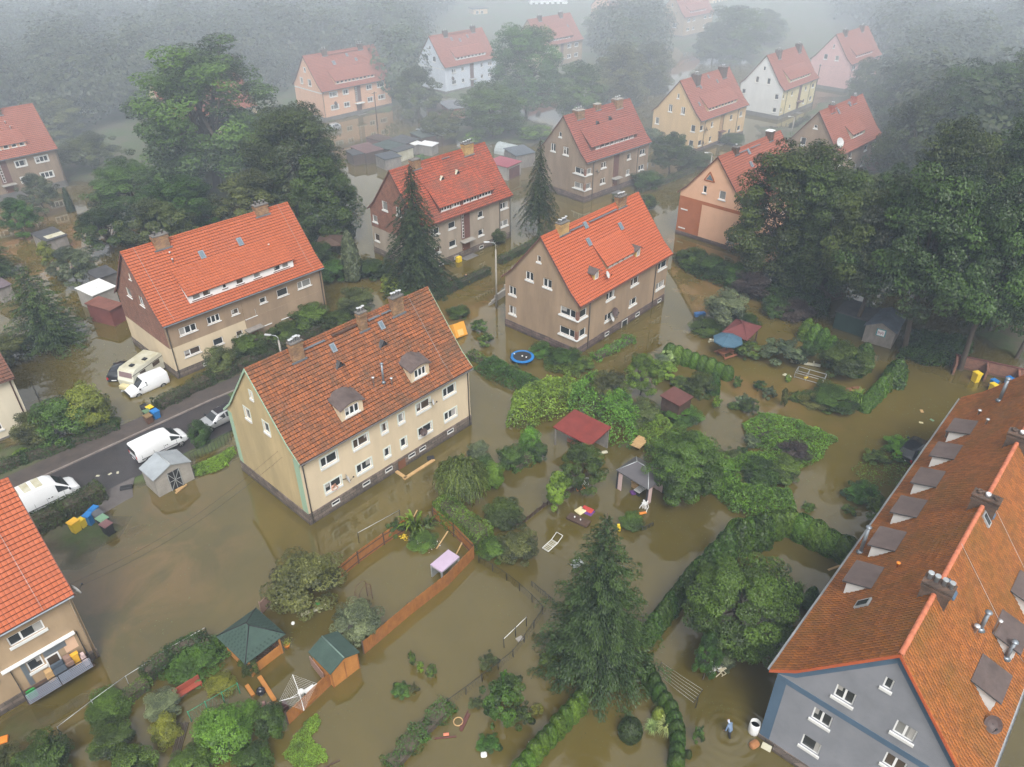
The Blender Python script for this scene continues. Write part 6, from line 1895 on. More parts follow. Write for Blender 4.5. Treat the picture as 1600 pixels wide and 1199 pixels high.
thicket('green tangle along the right side of the flooded middle gardens', [(1120, 735), (1160, 715), (1230, 725), (1240, 755), (1175, 762), (1130, 755)], 1.6, L_LIGHT, 9000, .085, 25)
thicket('green weeds on the cellar wall corner of the brown house', [(850, 560), (910, 570), (905, 592), (850, 580)], .7, L_MID, 4000, .07, 27)
thicket('shaded undergrowth below the dark trees on the right', [(1400, 560), (1420, 520), (1520, 535), (1510, 570), (1450, 575)], 1.2, L_DARK, 9000, .13, 29)
thicket('shaded undergrowth left of the black felt shed', [(1180, 470), (1220, 430), (1300, 470), (1290, 500), (1230, 500)], 1.6, L_DARK, 9000, .13, 31)
thicket('dense nettle bank behind the silvery green bush', [(1060, 420), (1090, 395), (1170, 440), (1160, 462), (1110, 445)], 1.2, L_DARK, 9000, .11, 33)
thicket('drowned green weeds beside the black car', [(1330, 735), (1370, 705), (1420, 680), (1440, 720), (1400, 760), (1350, 760)], .12, L_LIGHT, 1500, .07, 15, 'weed_carpet')
# --- the wood in the mist: reads as one mass on each side
def wood(name, polys, n, seed):
 r = np.random.default_rng(seed)
 C, N, T, LN = [], [], [], []
 base = [broad_crown(1250, 40 + k, rx=.36, rz=.44, cz=.53, clumps=56, rc=(.07, .12), leaf=.03) for k in range(6)]
 cnt = 0
 pts = []
 P = np.array(polys)
 lo, hi = P.min(0), P.max(0)
 while len(pts) < n:
  x, y = r.uniform(lo[0], hi[0]), r.uniform(lo[1], hi[1])
  if sdist(np.array([x]), np.array([y]), P)[0] < 0: continue
  if any((x - a) ** 2 + (y - b) ** 2 < 16 for a, b in pts[-300:]): continue
  pts.append((x, y))
 for x, y in pts:
  c, nn, t, ln, _ = base[r.integers(6)]
  hgt = r.uniform(11, 20); wd = hgt * r.uniform(.9, 1.35); a = r.uniform(0, 6.28)
  ca, sa = math.cos(a), math.sin(a)
  q = np.stack([(c[:, 0] * ca - c[:, 1] * sa) * wd + x, (c[:, 0] * sa + c[:, 1] * ca) * wd + y, c[:, 2] * hgt], 1)
  ce = np.array([x, y, hgt * .45]); N.append(unit(q - ce) + np.array([0, 0, .45]) + r.normal(size=q.shape) * .28); C.append(q); T.append(np.clip(t + r.normal() * .18, 0, 1)); LN.append(ln * hgt * .9)
 C, N, T, LN = map(np.concatenate, (C, N, T, LN))
 o = link_mesh(name, leaf_mesh(name, C, N, LN, LN * .7, T, mat=L_FOR))
 o['kind'] = 'stuff'
 return o
wood('misty_wood', px_poly((-250, 250), (60, 215), (190, 200), (240, 180), (440, 150), (460, 140), (600, 120), (640, 60), (720, 12), (720, -22), (-250, -22)).tolist(), 900, 21)
wood('misty_wood', px_poly((1370, 150), (1420, 200), (1440, 290), (1560, 400), (1700, 480), (1900, 480), (1900, -22), (1500, -22), (1310, -20), (1310, 30), (1380, 80)).tolist(), 560, 22)
wood('misty_wood', px_poly((945, 125), (955, 60), (1010, 35), (1025, 70), (1020, 120), (960, 140)).tolist(), 12, 23)
wood('misty_wood', px_poly((700, -12), (1330, -12), (1330, -26), (700, -26)).tolist(), 100, 24)
wood('misty_wood', px_poly((480, 75), (640, 60), (660, 95), (640, 150), (620, 165), (600, 95)).tolist(), 24, 25)
# drifting leaves and twigs collected round the drowned planting
def drift(n, centres, seed):
 r = np.random.default_rng(seed)
 C = []
 for (x, y, sx, k) in centres:
  p = G(x, y)
  m_ = int(n * k)
  a_ = r.uniform(0, 6.28); q = r.normal(size=(m_, 2)) * np.array([sx, sx * .35])
  C.append(np.stack([p.x + q[:, 0] * math.cos(a_) - q[:, 1] * math.sin(a_), p.y + q[:, 0] * math.sin(a_) + q[:, 1] * math.cos(a_), np.full(m_, .012)], 1))
 C = np.concatenate(C)
 N = np.tile(np.array([0, 0, 1.]), (len(C), 1)) + r.normal(size=(len(C), 3)) * .06
 ln = r.uniform(.02, .085, len(C)) * np.clip(np.hypot(C[:, 0], C[:, 1]) / 55, .7, 2.2)
 o = link_mesh('drifting_leaves', leaf_mesh('drifting_leaves', C, N, ln, ln * .5, r.random(len(C)), mat=L_OLIVE))
 o['kind'] = 'stuff'
drift(150, [(700, 1090, 2.5, 1), (520, 1110, 2, 1), (840, 1000, 2, 1), (780, 900, 2.2, 1), (900, 830, 3, 1.2), (850, 790, 2, 1), (1050, 810, 3, 1), (1150, 680, 4, 1.5), (1230, 830, 2.5, 1), (1340, 760, 3, 1.5), (1400, 690, 3, 1.5), (1440, 640, 4, 1.2), (1210, 600, 4, 1.2), (1110, 560, 3, 1), (990, 560, 4, 1), (780, 600, 3, 1), (560, 830, 4, .8), (200, 850, 3, 1), (250, 980, 3, .7), (140, 1110, 3, 1), (300, 1120, 2, 1), (590, 1000, 1.5, .7), (470, 985, 1.6, .8), (1060, 1000, 1.6, 1), (1120, 1110, 1.6, 1), (960, 1150, 1.5, .6), (630, 900, 2, .6), (150, 560, 5, .8), (720, 560, 3, .8), (1120, 470, 5, 1), (960, 700, 2, 1), (1090, 870, 2, .6)], 31)
# ------------------------------------------------------------------ vehicles
def vehicle(name, label, cat, p, ang, secs, paint, side=(), wind=None, rear=None, wheels=(), wr=.32, track=.8, z=0.0, lights=True, plate=True, stripe=None):
 """secs: (x, z bottom, z belt, z top, half width, half width of the roof), front towards +x"""
 t = empty(name, (p.x, p.y, z), ang, label, cat)
 mb = MB()
 rings = []
 for x, zb, zl, zt, w, wt in secs:
  half = [(w * .93, zb), (w, zb + (zl - zb) * .35), (w * .985, zl), (wt, zt - .05 if zt - zl > .12 else (zl + zt) / 2), (wt * .86, zt)]
  rings.append([(x, -a, b) for a, b in half] + [(x, a, b) for a, b in reversed(half)])
 n = len(rings[0])
 base = len(mb.v)
 for r in rings: mb.v += r
 for i in range(len(rings) - 1):
  for k in range(n):
   a, c = base + i * n + k, base + i * n + (k + 1) % n
   mb.f.append((a, c, c + n, a + n)); mb.m.append(0); mb.uv.append(None); mb.sm.append(True)
 for i, rev in ((0, 1), (len(rings) - 1, 0)):
  f = [base + i * n + k for k in range(n)]
  mb.f.append(tuple(f[::-1] if rev else f)); mb.m.append(0); mb.uv.append(None); mb.sm.append(False)
 body = mb.build('body', paint, t, bevel=.03)
 V = lambda i, k: Vector(rings[i][k])
 for (i, j, fa, fb) in side:
  for k0, k1, sg in ((2, 3, -1), (n - 3, n - 4, 1)):
   g = MB()
   a, b_, c, d = V(i, k0), V(j, k0), V(j, k1), V(i, k1)
   lo0, lo1 = a.lerp(d, .08), b_.lerp(c, .08); hi0, hi1 = a.lerp(d, .93), b_.lerp(c, .93)
   q = [lo0.lerp(lo1, fa), lo0.lerp(lo1, fb), hi0.lerp(hi1, fb), hi0.lerp(hi1, fa)]
   off = Vector((0, sg * .014, .006))
   g.poly([v + off for v in q])
   g.build('side_window', GLASS, t)
 for nm, w, sx in (('windscreen', wind, 1), ('rear_window', rear, -1)):
  if not w: continue
  i, j = w
  g = MB()
  q = [V(i, 4), V(i, n - 5), V(j, n - 5), V(j, 4)]
  c = sum(q, Vector()) / 4
  q = [Vector((v.x, v.y * 1.09, v.z)) for v in q]
  nn = (q[1] - q[0]).cross(q[3] - q[0]).normalized()
  if nn.z < 0: nn = -nn
  q = [Vector((c.x + (v.x - c.x) * .84, v.y, c.z + (v.z - c.z) * .84)) + nn * .022 for v in q]
  g.poly(q)
  g.build(nm, GLASS, t)
 for x in wheels:
  for sg in (-1, 1):
   wb = MB()
   ring = [(0.6, -.11), (.94, -.11), (1, -.08), (1, .08), (.94, .11), (.6, .11)]
   b0 = len(wb.v)
   for a in range(16):
    th = 2 * PI * a / 16
    for rr, yy in ring: wb.v.append((x + math.cos(th) * rr * wr, sg * track + yy, wr + math.sin(th) * rr * wr))
   for a in range(16):
    for k in range(len(ring)):
     a0, a1 = b0 + a * 6 + k, b0 + a * 6 + (k + 1) % 6
     c0, c1 = b0 + ((a + 1) % 16) * 6 + k, b0 + ((a + 1) % 16) * 6 + (k + 1) % 6
     wb.f.append((a0, c0, c1, a1)); wb.m.append(0); wb.uv.append(None); wb.sm.append(False)
   o = wb.build('wheel', TYRE, t)
   rm = MB()
   for k in range(5):
    th = 2 * PI * k / 5
    rm.bar((x, sg * (track + .075), wr), (x + math.cos(th) * wr * .6, sg * (track + .075), wr + math.sin(th) * wr * .6), .07, .04, up=(0, 1, 0))
   rm.tube([(x, sg * (track + .03), wr), (x, sg * (track + .085), wr)], wr * .2, 8)
   rm.build('rim', CHROME, o)
 x0, x1 = secs[0], secs[-1]
 if lights:
  for sg in (-1, 1):
   l = MB(); l.box(x1[0] - .16, x1[0] + .025, sg * x1[4] * .78 - .16, sg * x1[4] * .78 + .16, x1[2] - .2, x1[2] - .03); l.build('headlight', LAMPW, t)
   l = MB(); l.box(x0[0] - .025, x0[0] + .08, sg * x0[4] * .86 - .09, sg * x0[4] * .86 + .09, x0[2] - .32, x0[2] + .02); l.build('tail_light', REDLAMP, t)
   m_ = MB()
   mx_ = secs[-3][0] - .15
   m_.box(mx_ - .06, mx_ + .06, sg * (secs[-3][4] + .12) - .1, sg * (secs[-3][4] + .12) + .1, secs[-3][2] + .0, secs[-3][2] + .16)
   m_.build('mirror', BLACKPL, t)
 b1 = MB(); b1.box(x0[0] - .06, x0[0] + .05, -x0[4] * .9, x0[4] * .9, x0[1] + .02, x0[1] + .24); b1.build('bumper', BLACKPL, t)
 b1 = MB(); b1.box(x1[0] - .05, x1[0] + .06, -x1[4] * .9, x1[4] * .9, x1[1] + .02, x1[1] + .24); b1.build('bumper', BLACKPL, t)
 if plate:
  b1 = MB(); b1.box(x0[0] - .075, x0[0] - .061, -.26, .26, x0[1] + .1, x0[1] + .21); b1.build('number_plate', WHITE_P, t)
 return t
def ang(a, b):
 d = G(*b) - G(*a)
 return math.atan2(d.y, d.x)
SA = math.atan2(.731, .682)
VAN = [(-2.55, .45, 1.15, 1.88, .90, .80), (-2.40, .38, 1.15, 1.95, .95, .84), (-.2, .38, 1.15, 1.98, .95, .84), (.55, .38, 1.14, 1.96, .95, .82), (.92, .38, 1.12, 1.90, .95, .78), (1.85, .38, 1.08, 1.13, .94, .84), (2.25, .40, .98, 1.02, .92, .80), (2.45, .45, .80, .84, .84, .72)]
t = vehicle('white_van', 'white panel van with dark cab windows parked on the wet street beside the grey shed', 'van', st(4.5, 4.3), SA, VAN, WHITE_P, [(3, 5, .18, .82)], (5, 4), None, (-1.55, 1.6), .33, .82, zst(0) - .02)
g = MB()
for a in ((-.8, -.06), (.06, .8)): g.box(-2.58, -2.545, a[0], a[1], 1.2, 1.72)
g.build('rear_window', GLASS, t)
hd = MB()
for y in (-.956,): hd.box(.28, .4, y - .02, y + .01, 1.0, 1.06); hd.box(.12, .2, y - .02, y + .01, 1.0, 1.06)
hd.build('door_handle', BLACKPL, t)
def seams(t, xs, z0, z1, w):
 q = MB()
 for x in xs:
  for sg in (-1, 1): q.box(x - .012, x + .012, sg * w - .012, sg * w + .012, z0, z1)
 for sg in (-1, 1): q.box(-2.2, 1.3, sg * (w + .004) - .014, sg * (w + .004) + .014, .62, .70)
 q.build('panel_gap', GRY_P, t)
seams(t, (-2.1, -.95, .02, 1.25), .5, 1.12, .945)
VANH = [(-2.85, .45, 1.2, 2.35, .92, .80), (-2.7, .38, 1.2, 2.42, .98, .86), (-.3, .38, 1.2, 2.45, .98, .86), (.6, .38, 1.18, 2.40, .98, .82), (1.05, .38, 1.16, 2.2, .98, .76), (2.05, .38, 1.12, 1.17, .97, .84), (2.5, .40, 1.0, 1.04, .95, .8), (2.7, .45, .82, .86, .86, .74)]
t = vehicle('white_van', 'long high-roofed white van with ribbed sides parked behind the dark hedge', 'van', st(-5.9, 4.1), SA, VANH, WHITE_P, [(3, 5, .25, .85)], (5, 4), None, (-1.7, 1.75), .34, .84, zst(-12))
rb = MB()
for x in (-2.2, -1.3, -.4): rb.box(x, x + .6, -.72, .72, 2.43, 2.455)
rb.build('roof_panel', WHITE_D, t)
hd = MB(); hd.box(.35, .5, -1.0, -.97, 1.05, 1.12); hd.box(.1, .22, -1.0, -.97, 1.05, 1.12); hd.build('door_handle', BLACKPL, t)
seams(t, (-2.3, -1.0, .0, 1.4), .5, 1.16, .972)
CAR = [(-2.2, .42, .85, .92, .80, .68), (-2.05, .34, .92, 1.05, .87, .68), (-1.55, .30, .94, 1.42, .9, .62), (-.4, .3, .93, 1.5, .9, .66), (.35, .3, .92, 1.42, .9, .62), (1.05, .3, .90, .96, .9, .72), (1.8, .32, .78, .84, .88, .72), (2.15, .4, .62, .66, .78, .62)]
t = vehicle('silver_car', 'silver estate car with black roof glass parked behind the mint-edged gable', 'car', st(10.6, 4.4), SA + PI, CAR, SILVER_P, [(2, 3, .1, .95), (3, 5, .05, .72)], (5, 4), (1, 2), (-1.35, 1.4), .33, .78, zst(6))
q = MB(); q.box(-1.4, .25, -.52, .52, 1.502, 1.51); q.build('roof_glass', BLACK_P, t)
HATCH = [(-1.95, .42, .9, .97, .78, .66), (-1.85, .32, .95, 1.12, .84, .66), (-1.45, .28, .95, 1.4, .86, .6), (-.3, .28, .93, 1.47, .86, .64), (.4, .28, .91, 1.4, .86, .6), (1.05, .28, .89, .95, .86, .7), (1.7, .3, .77, .83, .84, .68), (2.0, .38, .62, .66, .74, .6)]
vehicle('black_car', 'small black hatchback standing in the flood beside the caravan', 'car', G(190, 582), ang((184, 587), (196, 570)), HATCH, BLACK_P, [(2, 3, .1, .95), (3, 5, .05, .75)], (5, 4), (1, 2), (-1.25, 1.25), .3, .75, -.35)
SV = [(-2.1, .4, 1.05, 1.62, .82, .74), (-2.0, .34, 1.05, 1.78, .88, .76), (.0, .3, 1.05, 1.82, .88, .76), (.5, .3, 1.02, 1.78, .88, .72), (1.3, .3, 1.0, 1.05, .88, .74), (1.95, .34, .86, .92, .86, .7), (2.2, .4, .65, .7, .76, .62)]
vehicle('white_van', 'small white van with stained roof and big windscreen standing in water before the caravan', 'van', G(232, 606), ang((262, 588), (206, 611)), SV, WHITE_P, [(2, 4, .2, .82)], (4, 3), None, (-1.3, 1.4), .32, .78, -.28)
vehicle('silver_car', 'small silver car standing in brown water before the salmon pink house', 'car', G(519, 203), ang((532, 198), (507, 204)), HATCH, SILVER_P, [(2, 3, .1, .95), (3, 5, .05, .75)], (5, 4), (1, 2), (-1.25, 1.25), .3, .75, -.2)
vehicle('black_car', 'black estate car drowned to its belt beside the rust-red roof', 'car', G(1428, 701, .4), ang((1425, 708), (1462, 672)), CAR, BLACK_P, [(2, 3, .1, .95), (3, 5, .05, .72)], (5, 4), (1, 2), (-1.35, 1.4), .33, .78, -.3)
for x, y, c, l in ((758, 24, WHITE_P, 'tiny white car in the mist left of the far tan roof'), (990, 26, SILVER_P, 'tiny pale car in the mist at the top beside the far trees'), (1012, 90, WHITE_P, 'tiny white car by the misty trees left of the sand yellow house')):
 vehicle('parked_car', l, 'car', G(x, y), 1.0, HATCH, c, [(2, 3, .1, .95), (3, 5, .05, .75)], (5, 4), (1, 2), (-1.25, 1.25), .3, .75, .0, plate=False)
# caravan
p = G(226, 590); a = ang((207, 602), (244, 575))
t = empty('caravan', (p.x, p.y, -.2), a, 'old cream caravan with moss-stained roof standing in water by the cream gable', 'caravan')
c = MB()
prof = [(-2.4, .45), (-2.5, 1.3), (-2.35, 1.55), (-2.15, 2.25), (-1.8, 2.45), (1.9, 2.5), (2.2, 2.3), (2.45, 1.5), (2.45, .45)]
for sg in (-1.05, 1.05): c.poly([(x, sg, z) for x, z in prof], 0)
for (xa, za), (xb, zb) in zip(prof[:-1], prof[1:]): c.poly([(xa, -1.05, za), (xb, -1.05, zb), (xb, 1.05, zb), (xa, 1.05, za)], 1 if min(za, zb) > 2.2 else 0)
c.poly([(-2.4, -1.05, .45), (-2.4, 1.05, .45), (2.45, 1.05, .45), (2.45, -1.05, .45)])
c.build('body', [pm('cream_caravan_skin', (.55, .54, .45), var=.08), WHITE_D], t, bevel=.05)
for x0, x1, sg in ((-1.35, -.55, -1), (.6, 1.6, -1), (-1.35, -.55, 1)):
 w = MB(); w.box(x0, x1, sg * 1.075 - .02, sg * 1.075 + .02, 1.45, 1.9); w.build('window', GLASS_B, t)
w = MB(); w.poly([(-2.345, -.85, 1.63), (-2.345, .85, 1.63), (-2.19, .85, 2.2), (-2.19, -.85, 2.2)]); w.build('front_window', pm('mauve_blind', (.2, .14, .14)), t)
w = MB(); w.box(-2.42, 2.46, -1.085, -1.06, 1.98, 2.03); w.build('trim_strip', METAL_D, t)
for x, y in ((-1.2, -.1), (.3, -.5)):
 w = MB(); w.box(x - .22, x + .22, y - .22, y + .22, 2.45, 2.6); w.build('roof_hatch', BLACKPL, t)
for sg in (-1, 1):
 w = MB(); w.tube([(.1, sg * .8, .3), (.1, sg * 1.0, .3)], .32, 14); w.build('wheel', TYRE, t)
w = MB(); w.bar((-2.4, -.5, .5), (-3.4, 0, .5), .08); w.bar((-2.4, .5, .5), (-3.4, 0, .5), .08); w.build('drawbar', METAL_L, t)
w = MB(); w.box(-3.15, -2.5, -.5, .5, .5, 1.0); w.build('gas_locker', pm('cream_plastic', (.52, .46, .26), var=.15), t, bevel=.1)
# ------------------------------------------------------------------ wheelie bins
def bin_(label, p, rz, body, lid, s=1.0, z=-.12, tall=1.05, open_=False, wide=.56, group=None):
 t = empty('wheelie_bin', (p.x, p.y, z), rz, label, 'bin', group)
 b = MB()
 w, d = wide * s, .62 * s
 k = .84
 lo = [(-w / 2 * k, -d / 2 * k, .05), (w / 2 * k, -d / 2 * k, .05), (w / 2 * k, d / 2 * k, .05), (-w / 2 * k, d / 2 * k, .05)]
 hi = [(-w / 2, -d / 2, tall * s), (w / 2, -d / 2, tall * s), (w / 2, d / 2, tall * s), (-w / 2, d / 2, tall * s)]
 for i in range(4): b.poly([lo[i], lo[(i + 1) % 4], hi[(i + 1) % 4], hi[i]])
 b.poly(lo[::-1]); b.poly(hi)
 b.box(-w / 2 - .025, w / 2 + .025, -d / 2 - .025, d / 2 + .025, tall * s - .05, tall * s + .005)
 b.build('body', body, t)
 l = MB()
 if open_:
  l.box(-w / 2 - .03, w / 2 + .03, d / 2 + .03, d / 2 + .07, tall * s - .5, tall * s + .08)
 else:
  l.prism([(-w / 2 - .035, -d / 2 - .06), (w / 2 + .035, -d / 2 - .06), (w / 2 + .035, d / 2 + .04), (-w / 2 - .035, d / 2 + .04)], tall * s + .012, tall * s + .06)
  l.box(-w / 2 + .05, w / 2 - .05, -d / 2 + .05, d / 2 - .08, tall * s + .06, tall * s + .09)
 l.build('lid', lid, t)
 h_ = MB(); h_.tube([(-w / 2 + .05, d / 2 + .09, tall * s - .06), (w / 2 - .05, d / 2 + .09, tall * s - .06)], .018, 6); h_.build('handle', BLACKPL, t)
 for sg in (-1, 1):
  q = MB(); q.tube([(sg * w * .38 - .03, d / 2 - .02, .12), (sg * w * .38 + .03, d / 2 - .02, .12)], .11, 10); q.build('wheel', TYRE, t)
 return t
gA = 'wheelie bins by the dark hedge'
bin_('larger yellow wheelie bin with orange-tinted lid beside the dark hedge', G(120, 830), -.5, YEL_P, pm('amber_lid', (.70, .40, .04)), 1.15, group=gA)
bin_('smaller yellow wheelie bin beside the dark hedge', G(131, 823), -.5, YEL_P, YEL_P, .9, group=gA)
bin_('front blue wheelie bin next to the yellow ones', G(143, 818), -.3, BLUE_P, BLUE_P, 1.1, group=gA)
bin_('rear blue wheelie bin at the end of the dark hedge', G(151, 806), -.3, BLUE_P, BLUE_P, .95, group=gA)
bin_('grey wheelie bin behind the green-lidded one', G(158, 816), -.55, GRY_P, GRY_P, 1.1, wide=.75, group=gA)
bin_('dark bin with pale green lid between grey and maroon lids', G(165, 824), -.55, BLACKPL, GRN_P, 1.1, wide=.75, group=gA)
bin_('dark bin with faded maroon lid nearest the open water', G(171, 833), -.55, BLACKPL, MAUVE_P, 1.1, wide=.75, group=gA)
gB = 'wheelie bins across the street'
bin_('black wheelie bin with open lid across the street', G(230, 647), .9, BLACKPL, BLACKPL, 1.05, open_=True, group=gB)
bin_('dark bin with yellow lid in the group across the street', G(237, 648), .9, BLACKPL, YEL_P, 1.0, group=gB)
bin_('dark bin with dull green lid in the group across the street', G(233, 655), .9, BLACKPL, pm('dull_green_lid', (.11, .18, .10)), 1.05, group=gB)
bin_('brown wheelie bin at the kerb across the street', G(235, 663), .9, BRN_P, pm('brown_lid', (.20, .13, .06)), 1.1, group=gB)
bin_('bright blue wheelie bin at the kerb across the street', G(246, 656), .9, BLUE_P, BLUE_P, 1.15, group=gB)
gC = 'wheelie bins by the brick wall on the right'
bin_('yellow wheelie bin leaning before the maroon brick wall at the right', G(1523, 596), .3, YEL_P, YEL_P, 1.15, group=gC)
bin_('blue wheelie bin right of the leaning yellow bin', G(1550, 606), .3, BLUE_P, BLUE_P, 1.0, group=gC)
bin_('second blue wheelie bin nearest the right edge', G(1574, 602), .3, BLUE_P, BLUE_P, 1.0, group=gC)
bin_('yellow wheelie bin half hidden by the rust-red roof edge', G(1549, 612), .3, YEL_P, YEL_P, 1.0, group=gC)
# brick wall bays there
p = G(1535, 590)
t = empty('bin_shelter', (p.x, p.y, 0), ang((1510, 580), (1600, 600)), 'low maroon brick bin shelter under the dark trees at the right', 'shelter')
q = MB()
q.box(-3, 6, .9, 1.1, -.5, 1.5); q.box(-3, -2.8, -.9, .9, -.5, 1.5); q.box(0, .2, -.9, .9, -.5, 1.5); q.box(3, 3.2, -.9, .9, -.5, 1.5)
q.build('brick_wall', BRICK_G, t)
q = MB(); q.box(-3.1, 6.1, .85, 1.15, 1.502, 1.58); q.build('coping', MAROON, t)
# ------------------------------------------------------------------ sheds, pavilions, garden buildings
def frame_from(pA, pB, pC, z):
 """local frame from three surveyed roof corners: A origin, x to B, y to C"""
 A, B, C = G(*pA, z), G(*pB, z), G(*pC, z)
 x = (B - A); Lx = x.length; x /= Lx
 y = Vector((-x.y, x.x, 0))
 Ly = (C - A).dot(y)
 return A, math.atan2(x.y, x.x), Lx, Ly
def flat_shed(name, label, pA, pB, pC, zr, roof, wall, drop=.25, cat='shed', door=None, strip=None, open_=False, group=None, over=.15, ribs=0):
 """lean-to shed: roof corners A (near left), B (near right), C (far left) at height zr"""
 A, a, Lx, Ly = frame_from(pA, pB, pC, zr)
 t = empty(name, (A.x, A.y, 0), a, label, cat, group)
 r = MB()
 z0, z1 = zr, zr + drop
 n = max(1, ribs)
 for i in range(n):
  xa, xb = Lx * i / n + (.04 if ribs else 0), Lx * (i + 1) / n
  r.poly([(xa, 0, z0), (xb, 0, z0), (xb, Ly, z1), (xa, Ly, z1)])
  r.poly([(xa, 0, z0 - .1), (xa, Ly, z1 - .1), (xb, Ly, z1 - .1), (xb, 0, z0 - .1)])
  r.poly([(xa, 0, z0 - .1), (xb, 0, z0 - .1), (xb, 0, z0), (xa, 0, z0)])
  r.poly([(xa, Ly, z1 - .1), (xa, Ly, z1), (xb, Ly, z1), (xb, Ly, z1 - .1)])
  for x in (xa, xb): r.poly([(x, 0, z0 - .1), (x, 0, z0), (x, Ly, z1), (x, Ly, z1 - .1)])
 r.build('roof', roof, t)
 s_ = 1 if Ly > 0 else -1
 y0, y1 = over * s_, Ly - over * s_
 w = MB()
 if open_:
  for x in (over, Lx - over):
   for y in (y0, y1): w.box(x - .06, x + .06, y - .06, y + .06, -.8, zr - .12)
  w.box(over, Lx - over, min(y1, y1 - .06), max(y1, y1 - .06), -.8, zr - .12)
  w.bar((over, y0, zr - .15), (Lx - over, y0, zr - .15), .1); w.bar((over, y0, zr - .15), (over, y1, zr - .15), .1)
  w.build('post_frame', wall, t)
 else:
  w.box(over, Lx - over, min(y0, y1), max(y0, y1), -.8, zr - .12)
  w.build('wall', wall, t)
 if door:
  d = MB()
  ys = y0 - .03 * s_
  d.box(Lx * door[0], Lx * door[1], min(ys, y0), max(ys, y0), -.1, min(2.0, zr - .2))
  d.build('door', door[2], t)
 if strip:
  q = MB()
  za = zr + drop * strip[0]; zb = zr + drop * strip[1]
  q.poly([(Lx * .2, Ly * strip[0], za + .03), (Lx * .97, Ly * strip[0], za + .03), (Lx * .97, Ly * strip[1], zb + .03), (Lx * .2, Ly * strip[1], zb + .03)])
  q.build('roof_light', WHITE_D, t)
 return t
def gable_shed(name, label, pA, pB, pC, ze, rise, roof, wall, cat='shed', over=.25, door=None, ridge=None, hip=0, posts=False, xbrace=False, sheet=False, panel_h=None, panel=None, low=True, gridm=None):
 """shed with a ridge along local y (from A towards C); A, B = near eave corners, C = far left eave corner at height ze"""
 A, a, Lx, Ly = frame_from(pA, pB, pC, ze)
 t = empty(name, (A.x, A.y, 0), a, label, cat)
 r = MB()
 zt = ze + rise
 y0, y1 = (0, Ly) if Ly > 0 else (Ly, 0)
 c = Lx / 2
 ra, rb = (c, y0 + hip), (c, y1 - hip)
 E0 = [(0, y0, ze), (Lx, y0, ze), (Lx, y1, ze), (0, y1, ze)]
 Ra, Rb = (ra[0], ra[1], zt), (rb[0], rb[1], zt)
 nr = 7
 def slope(P, Q, R1, R2):
  r.poly([P, Q, R1, R2] if (Vector(R1) - Vector(R2)).length > .01 else [P, Q, R1])
  d = Vector((0, 0, -.09))
  r.poly([tuple(Vector(v) + d) for v in ([R2, R1, Q, P] if (Vector(R1) - Vector(R2)).length > .01 else [R1, Q, P])])
  r.poly([P, tuple(Vector(P) + d), tuple(Vector(Q) + d), Q])
 slope(E0[3], E0[0], Ra, Rb); slope(E0[1], E0[2], Rb, Ra)
 if hip:
  slope(E0[0], E0[1], Ra, Ra); slope(E0[2], E0[3], Rb, Rb)
 else:
  for y in (y0, y1):
   d = -.09
   r.poly([(0, y, ze), (c, y, zt), (c, y, zt + d), (0, y, ze + d)]); r.poly([(Lx, y, ze), (c, y, zt), (c, y, zt + d), (Lx, y, ze + d)])
 ro = r.build('roof', roof, t)
 if ridge:
  q = MB()
  q.tube([(ra[0], ra[1], zt + .01), (rb[0], rb[1], zt + .01)] if (rb[1] - ra[1]) > .05 else [(c, ra[1] - .1, zt), (c, ra[1] + .1, zt)], .05, 6)
  if hip:
   for e, rr in ((E0[0], Ra), (E0[1], Ra), (E0[2], Rb), (E0[3], Rb)): q.tube([e, rr], .04, 5)
  q.build('ridge_strip', ridge, ro)
 w = MB()
 x0, x1 = over, Lx - over
 ya, yb = y0 + over, y1 - over
 if posts:
  for x in (x0, x1):
   for y in (ya, yb): w.box(x - .07, x + .07, y - .07, y + .07, -.8, ze + rise * over / max(c, .1) - .05)
  for y in (ya, yb): w.bar((x0, y, ze - .05), (x1, y, ze - .05), .09)
  for x in (x0, x1): w.bar((x, ya, ze - .05), (x, yb, ze - .05), .09)
  w.build('post_frame', wall, t)
 else:
  zg = lambda x: ze - .1 + rise * (1 - abs(x - c) / c)
  for y in (ya, yb):
   if hip: w.poly([(x0, y, -.8), (x1, y, -.8), (x1, y, ze - .05), (x0, y, ze - .05)])
   else: w.poly([(x0, y, -.8), (x1, y, -.8), (x1, y, zg(x1)), (c, y, zg(c)), (x0, y, zg(x0))])
  for x in (x0, x1): w.poly([(x, ya, -.8), (x, yb, -.8), (x, yb, zg(x0) if not hip else ze - .05), (x, ya, zg(x0) if not hip else ze - .05)])
  w.build('wall', wall, t)
 if door:
  d = MB(); d.box(Lx * door[0], Lx * door[1], ya - .03, ya - .002, -.3, door[2]); do = d.build('door', door[3], t)
  if xbrace:
   q = MB()
   xa, xb = Lx * door[0], Lx * door[1]
   for A_, B_ in (((xa, 0.0), (xb, door[2])), ((xb, 0.0), (xa, door[2])), ((xa, door[2] / 2), (xb, door[2] / 2)), (((xa + xb) / 2, 0), ((xa + xb) / 2, door[2]))):
    q.bar((A_[0], ya - .045, A_[1]), (B_[0], ya - .045, B_[1]), .045)
   for x in (xa, xb): q.bar((x, ya - .045, -.1), (x, ya - .045, door[2]), .06)
   q.build('door_frame', METAL_L, do)
 return t, Lx, Ly, y0, y1, x0, x1, ya, yb
